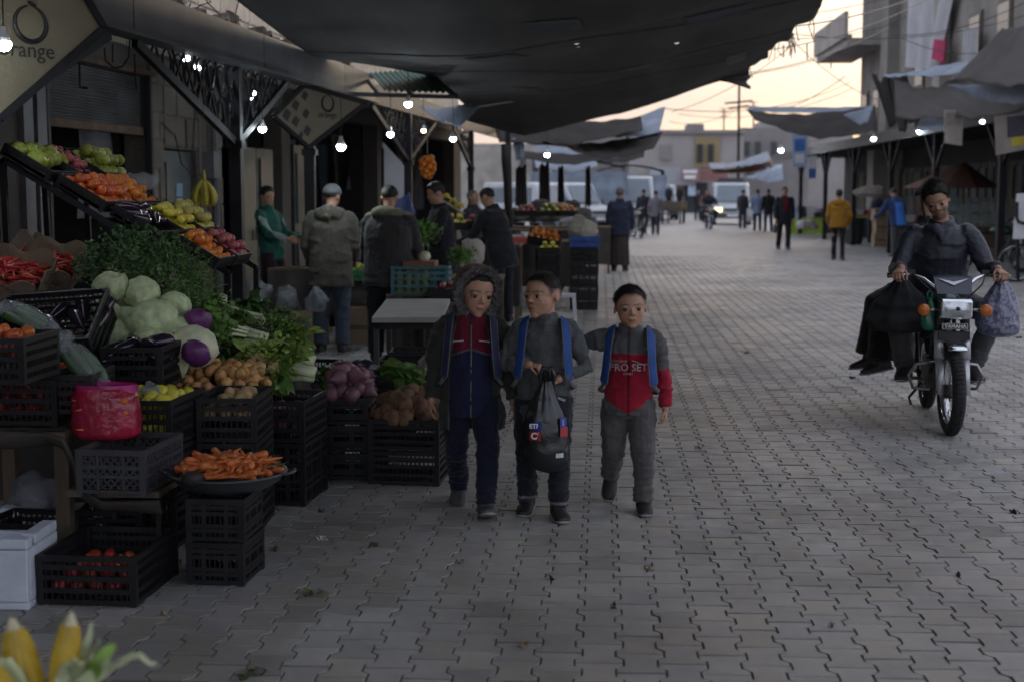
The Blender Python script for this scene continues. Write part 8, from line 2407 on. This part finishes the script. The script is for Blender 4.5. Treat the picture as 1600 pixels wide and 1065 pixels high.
# lime green stall with boxes
t,p_=rstand('lime green fronted stall beyond the man in the suit',1262,366,1.35,.8,.62,M('lime_panel',(.30,.42,.04),.6,.15,2,.05))
for k in range(7): tag(MB().box((p_.x-.5+(k%4)*.33,p_.y+.3+.2*(k // 4),.74+.2*(k // 4)),(.28,.28,.22)).build('packed_box',[m_blues,m_darkp,m_whitep,m_bluep][k%4]),['pale blue box first from the left on the lime stall','dark box second from the left on the lime stall','white box third from the left on the lime stall','blue box at the right end of the lime stall','pale box in the raised back row, left','dark box in the raised back row','white box in the raised back row, right'][k],'box')
crumple(1252,352,51,(.16,.14,.16),'pale bag lying before the lime stall',m_sackw,51); crumple(1268,352,51,(.2,.15,.2),'pinkish sack lying before the lime stall',m_beige,52); crumple(1165,335,66,(.35,.3,.42),'whitish bundle on the ground before the minivan',m_sackw,53)
# dark green bin with yellow lid
p_=G(1334,382); t=thing('waste_bin','dark green bin with a yellow board across its top','bin',p_); MB().lathe([(.22,0),(.27,.1),(.30,.78),(.31,.8)],seg=18).build('drum',M('dark_green_bin',(.03,.045,.035),.6,.3,4,.1),t,True); MB().box((.02,0,.83),(.85,.5,.05),(0,R(-3),0)).build('yellow_board',M('yellow_green_board',(.30,.28,.04),.6,.2,3,.1),t)
# more tables with goods under the right roof
for k,(x,y,lab,m_) in enumerate(((1345,372,'grey draped table under the right arcade',m_gut),(1440,395,'brown table behind the motorcyclist',m_wood),(1300,366,'dark table left under the right arcade',m_cloth))):
    t,p_=rstand(lab,x,y,1.4,.7,.8,m_,'goods_table','table')
    for j in range(5):
        tag(MB().box((p_.x-.55+j*.27,p_.y+.35,.80+.09),(.22,.4,.18)).build('goods_box',[m_beige,m_darkp,m_sackw,m_redp,m_blues][(j+k)%5]),['first','second','third','fourth','fifth'][j]+' box from the left on the '+lab,'box')
crumple(1362,300,38,(.35,.2,.16),'pinkish cloth bundle heaped on the grey draped table',m_beige,55)
# bicycle wheel at the right edge
p_=G(1590,441); t=thing('bicycle','bicycle leaning at the right edge below the white board','bicycle',(p_.x+.5,p_.y,0),R(-12))
def bw_(x):
    w=bpy.data.objects.new('wheel',None); COL.objects.link(w); w.parent=t; w.location=(x,0,.34)
    MB().tube([(.325*math.cos(a),0,.325*math.sin(a)) for a in np.linspace(0,2*math.pi,49)[:-1]],.018,8,closed=True).build('tyre',m_tyre,w,True)
    MB().tube([(.300*math.cos(a),0,.300*math.sin(a)) for a in np.linspace(0,2*math.pi,49)[:-1]],.010,6,closed=True).build('rim',m_chr,w,True)
    MB().tube([(0,-.04,0),(0,.04,0)],.02,10).build('hub',m_chrd,w)
    for i in range(20):
        a=2*math.pi*i/20; MB().tube([(0,.02*(-1) ** i,0),(.3*math.cos(a),0,.3*math.sin(a))],.0022,4).build('spoke',m_chrd,w)
bw_(-.52); bw_(.52)
for a,b_ in (((-.52,0,.34),(-.38,0,.85)),((-.38,0,.80),(.12,0,.78)),((-.40,0,.72),(-.02,0,.30)),((-.02,0,.30),(.14,0,.85)),((-.02,0,.30),(.52,0,.34)),((.12,0,.75),(.52,0,.34))): MB().tube([a,b_],.016,8).build('frame_tube',m_blkp,t)
MB().tube([(-.36,-.28,1.0),(-.40,-.1,.98),(-.37,0,.92),(-.40,.1,.98),(-.36,.28,1.0)],.012,8).build('handlebar',m_chrd,t); MB().loft([((.05,0,.88),(0,.03,0),(0,0,.02)),((.15,0,.89),(0,.07,0),(0,0,.03)),((.28,0,.90),(0,.09,0),(0,0,.03))],10).build('saddle',m_seat,t,True)
MB().tube([(.5,.06,.34),(.5,.06,.68),(.2,.06,.68)],.01,6).build('carrier',m_chrd,t)

# ================================================================ foreground: maize cobs at the lower left
def corn(label,px,py,Y,ang,lean,L=.17,r=.024,husks=4,seed=1):
    t=thing('maize_cob',label,'maize',P(px,py,Y),(lean,ang,0)); rr_=random.Random(seed)
    m_k=M('maize_kernel',(.55,.37,.03),.4,.2,20,.05,60,rand=.05); m_tip=M('maize_tip',(.55,.50,.33),.6,.2,20,.1); m_husk=M('pale_husk',(.42,.46,.27),.7,.25,8,.3,40)
    pr_=[(r*1.0,-L*.5),(r*1.05,-L*.1),(r*.92,L*.15),(r*.68,L*.33),(r*.32,L*.46),(.0005,L*.52)]
    prof2=lambda z: float(np.interp(z,[b for _,b in pr_],[a for a,_ in pr_]))
    MB().lathe([(a*.9,b) for a,b in pr_],seg=20).build('core',m_tip,t,True)
    q=MB(); nr=15
    z=-L*.5
    while z<L*.36:
        rad=prof2(z)
        for i in range(nr): a=2*math.pi*i/nr; q.ell((rad*.92*math.cos(a),rad*.92*math.sin(a),z),(rad*.215,rad*.215,.0046),(0,0,a),6,4)
        z += .0078
    k_=q.build('kernels',m_k,t,True); k_['kind']='stuff'
    for k in range(husks):
        a0=rr_.uniform(0,6.28); out=rr_.uniform(.5,1.3)
        def fn(u,v):
            a=a0+(u-.5)*1.3*(1-.75*v*v); rad=r*(1.1+out*2.2*v*v)
            return (rad*math.cos(a),rad*math.sin(a),-L*.62+L*(.95-.25*out)*v+.006*math.sin(9*u+4*v))
        q=MB(); q.grid(fn,6,12); me=modded(q,[('SOLIDIFY',dict(thickness=.0012))]); me.materials.append(m_husk); me.polygons.foreach_set('use_smooth',[True]*len(me.polygons)); obj('husk',me,t)
    return t
Yc=2.75
corn('tilted maize cob at the far lower left, kernels bare',34,1040,Yc,R(-14),R(-8),.20,.034,3,1)
corn('upright maize cob with pale tip at the lower left',104,1020,Yc,R(7),R(-6),.17,.026,3,2)
corn('maize cob cut by the lower left corner',2,1082,Yc-.1,R(-35),R(-10),.16,.030,2,3)
corn('maize cob low behind the upright one',120,1065,Yc+.05,R(22),R(-12),.15,.022,4,4)
def strip(label,pxs,Y,w,mat,name='husk_leaf',seed=0):
    pts=[P(x,y,Y) for x,y in pxs]; q=MB(); n=len(pts)
    def fn(u,v):
        s_=v*(n-1); i=min(int(s_),n-2); c_=pts[i].lerp(pts[i+1],s_-i); wv=w*math.sin(math.pi*(.12+.80*v)) ** .6*(1-.5*v)
        d_=(pts[i+1]-pts[i]).normalized(); sd=d_.cross(Vector((0,-1,.2))).normalized()
        return c_+sd*wv*(u-.5)*2+Vector((0,.012*math.sin(5*v+seed),.01*abs(u-.5)))
    q.grid(fn,5,26); me=modded(q,[('SOLIDIFY',dict(thickness=.0014))]); me.materials.append(mat); me.polygons.foreach_set('use_smooth',[True]*len(me.polygons))
    return tag(obj(name,me),label,'husk','maize husk leaves')
m_huskp=M('pale_husk'); m_huskg=M('green_husk',(.20,.32,.06),.6,.25,8,.3,40)
strip('curling pale husk leaf reaching right from the maize',[(150,1062),(185,1042),(205,1028),(222,1024),(236,1036),(246,1038)],Yc,.009,m_huskp,seed=1)
strip('short upright husk tip between the cobs',[(120,1040),(134,1015),(142,995),(141,975)],Yc,.010,m_huskp,seed=2)
strip('broad green husk right of the upright cob',[(140,1075),(152,1045),(165,1022),(178,1014)],Yc,.022,m_huskg,seed=3)
strip('pale green husk hanging low at the right of the cobs',[(110,1080),(150,1058),(175,1046)],Yc-.05,.02,m_huskp,seed=4)
strip('broad green husk below the upright cob',[(120,1085),(140,1060),(158,1038)],Yc-.06,.022,m_huskg,seed=5)
strip('pale husk wrapped in front of the upright cob',[(92,1072),(100,1052),(118,1035)],Yc-.06,.018,m_huskp,seed=6)
p_=P(60,1130,Yc); t=thing('maize_cart','low handcart top carrying the maize cobs below the picture edge','cart',(p_.x,Yc,0)); MB().box((-.05,.0,p_.z),(.7,.45,.03)).build('tray',m_wood,t)
for sx in (-.35,.25): MB().box((sx,0,p_.z/2-.01),(.04,.35,p_.z-.03)).build('leg',m_wood,t)

# ================================================================ litter on the paving
m_lit=M('trampled_leaf',(.07,.085,.03),.8,.4,20,.2,60)
def litter(label,px,py,s,seed,mat=None,name='trampled_leaf',cat='leaf'):
    rr_=random.Random(seed); q=MB()
    for k in range(5):
        a=rr_.uniform(0,6.28); d_=Vector((math.cos(a),math.sin(a),0)); sd=Vector((-d_.y,d_.x,0)); o0=Vector((rr_.uniform(-1,1),rr_.uniform(-1,1),0))*s*.4
        q.grid(lambda u,v: o0+d_*s*v+sd*s*.28*(u-.5)*2*math.sin(math.pi*(.1+.85*v))+Vector((0,0,.006+.010*math.sin(4*v+k)+.01*abs(u-.5))),3,5)
    return tag(q.build(name,mat or m_lit,None,True,loc=G(px,py)),label,cat)
litter('trampled green leaves on the paving at the bottom',388,1054,.05,1); litter('small wilted sprig on the paving left of the boys',490,928,.05,2); litter('dark scrap on the paving in front of the crates',583,853,.03,3)
litter('dark scrap lying at the right of the paving',1585,802,.04,4,M('dark_scrap',(.03,.028,.025),.9,.3,9,.1),'litter_scrap','scrap'); litter('dark scrap in the middle of the street',1166,552,.04,5,M('dark_scrap'),'litter_scrap','scrap'); litter('dark scrap lying left of the motorcycle',1332,591,.035,6,M('dark_scrap'),'litter_scrap','scrap')
for k in range(14): litter(['tiny leaf scrap %s'%w for w in ('left of the carrot stool','right of the carrot stool','before the ground crate','in front of the hooded boy','in front of the middle boy','in front of the smallest boy','between boys and motorcycle','at the foot of the tall crate stack','near the bottom edge, centre','near the bottom edge, right','far right on the paving','just behind the smallest boy','beside the taro crates','in the middle foreground')][k],(280,430,255,720,860,1010,1220,500,820,1300,1500,1090,715,960)[k],(880,860,960,880,905,890,760,800,1010,980,900,700,770,950)[k],.012+.006*(k%3),20+k,[m_lit,M('dark_scrap'),m_kraft][k%3],'leaf_scrap','scrap')
litter('pale paper scrap on the paving left of the boys',505,843,.025,7,m_whitep,'litter_scrap','scrap'); litter('dark scrap behind the motorcycle',1592,528,.05,8,M('dark_scrap'),'litter_scrap','scrap')

bpy.data.scenes.remove(BENCH)
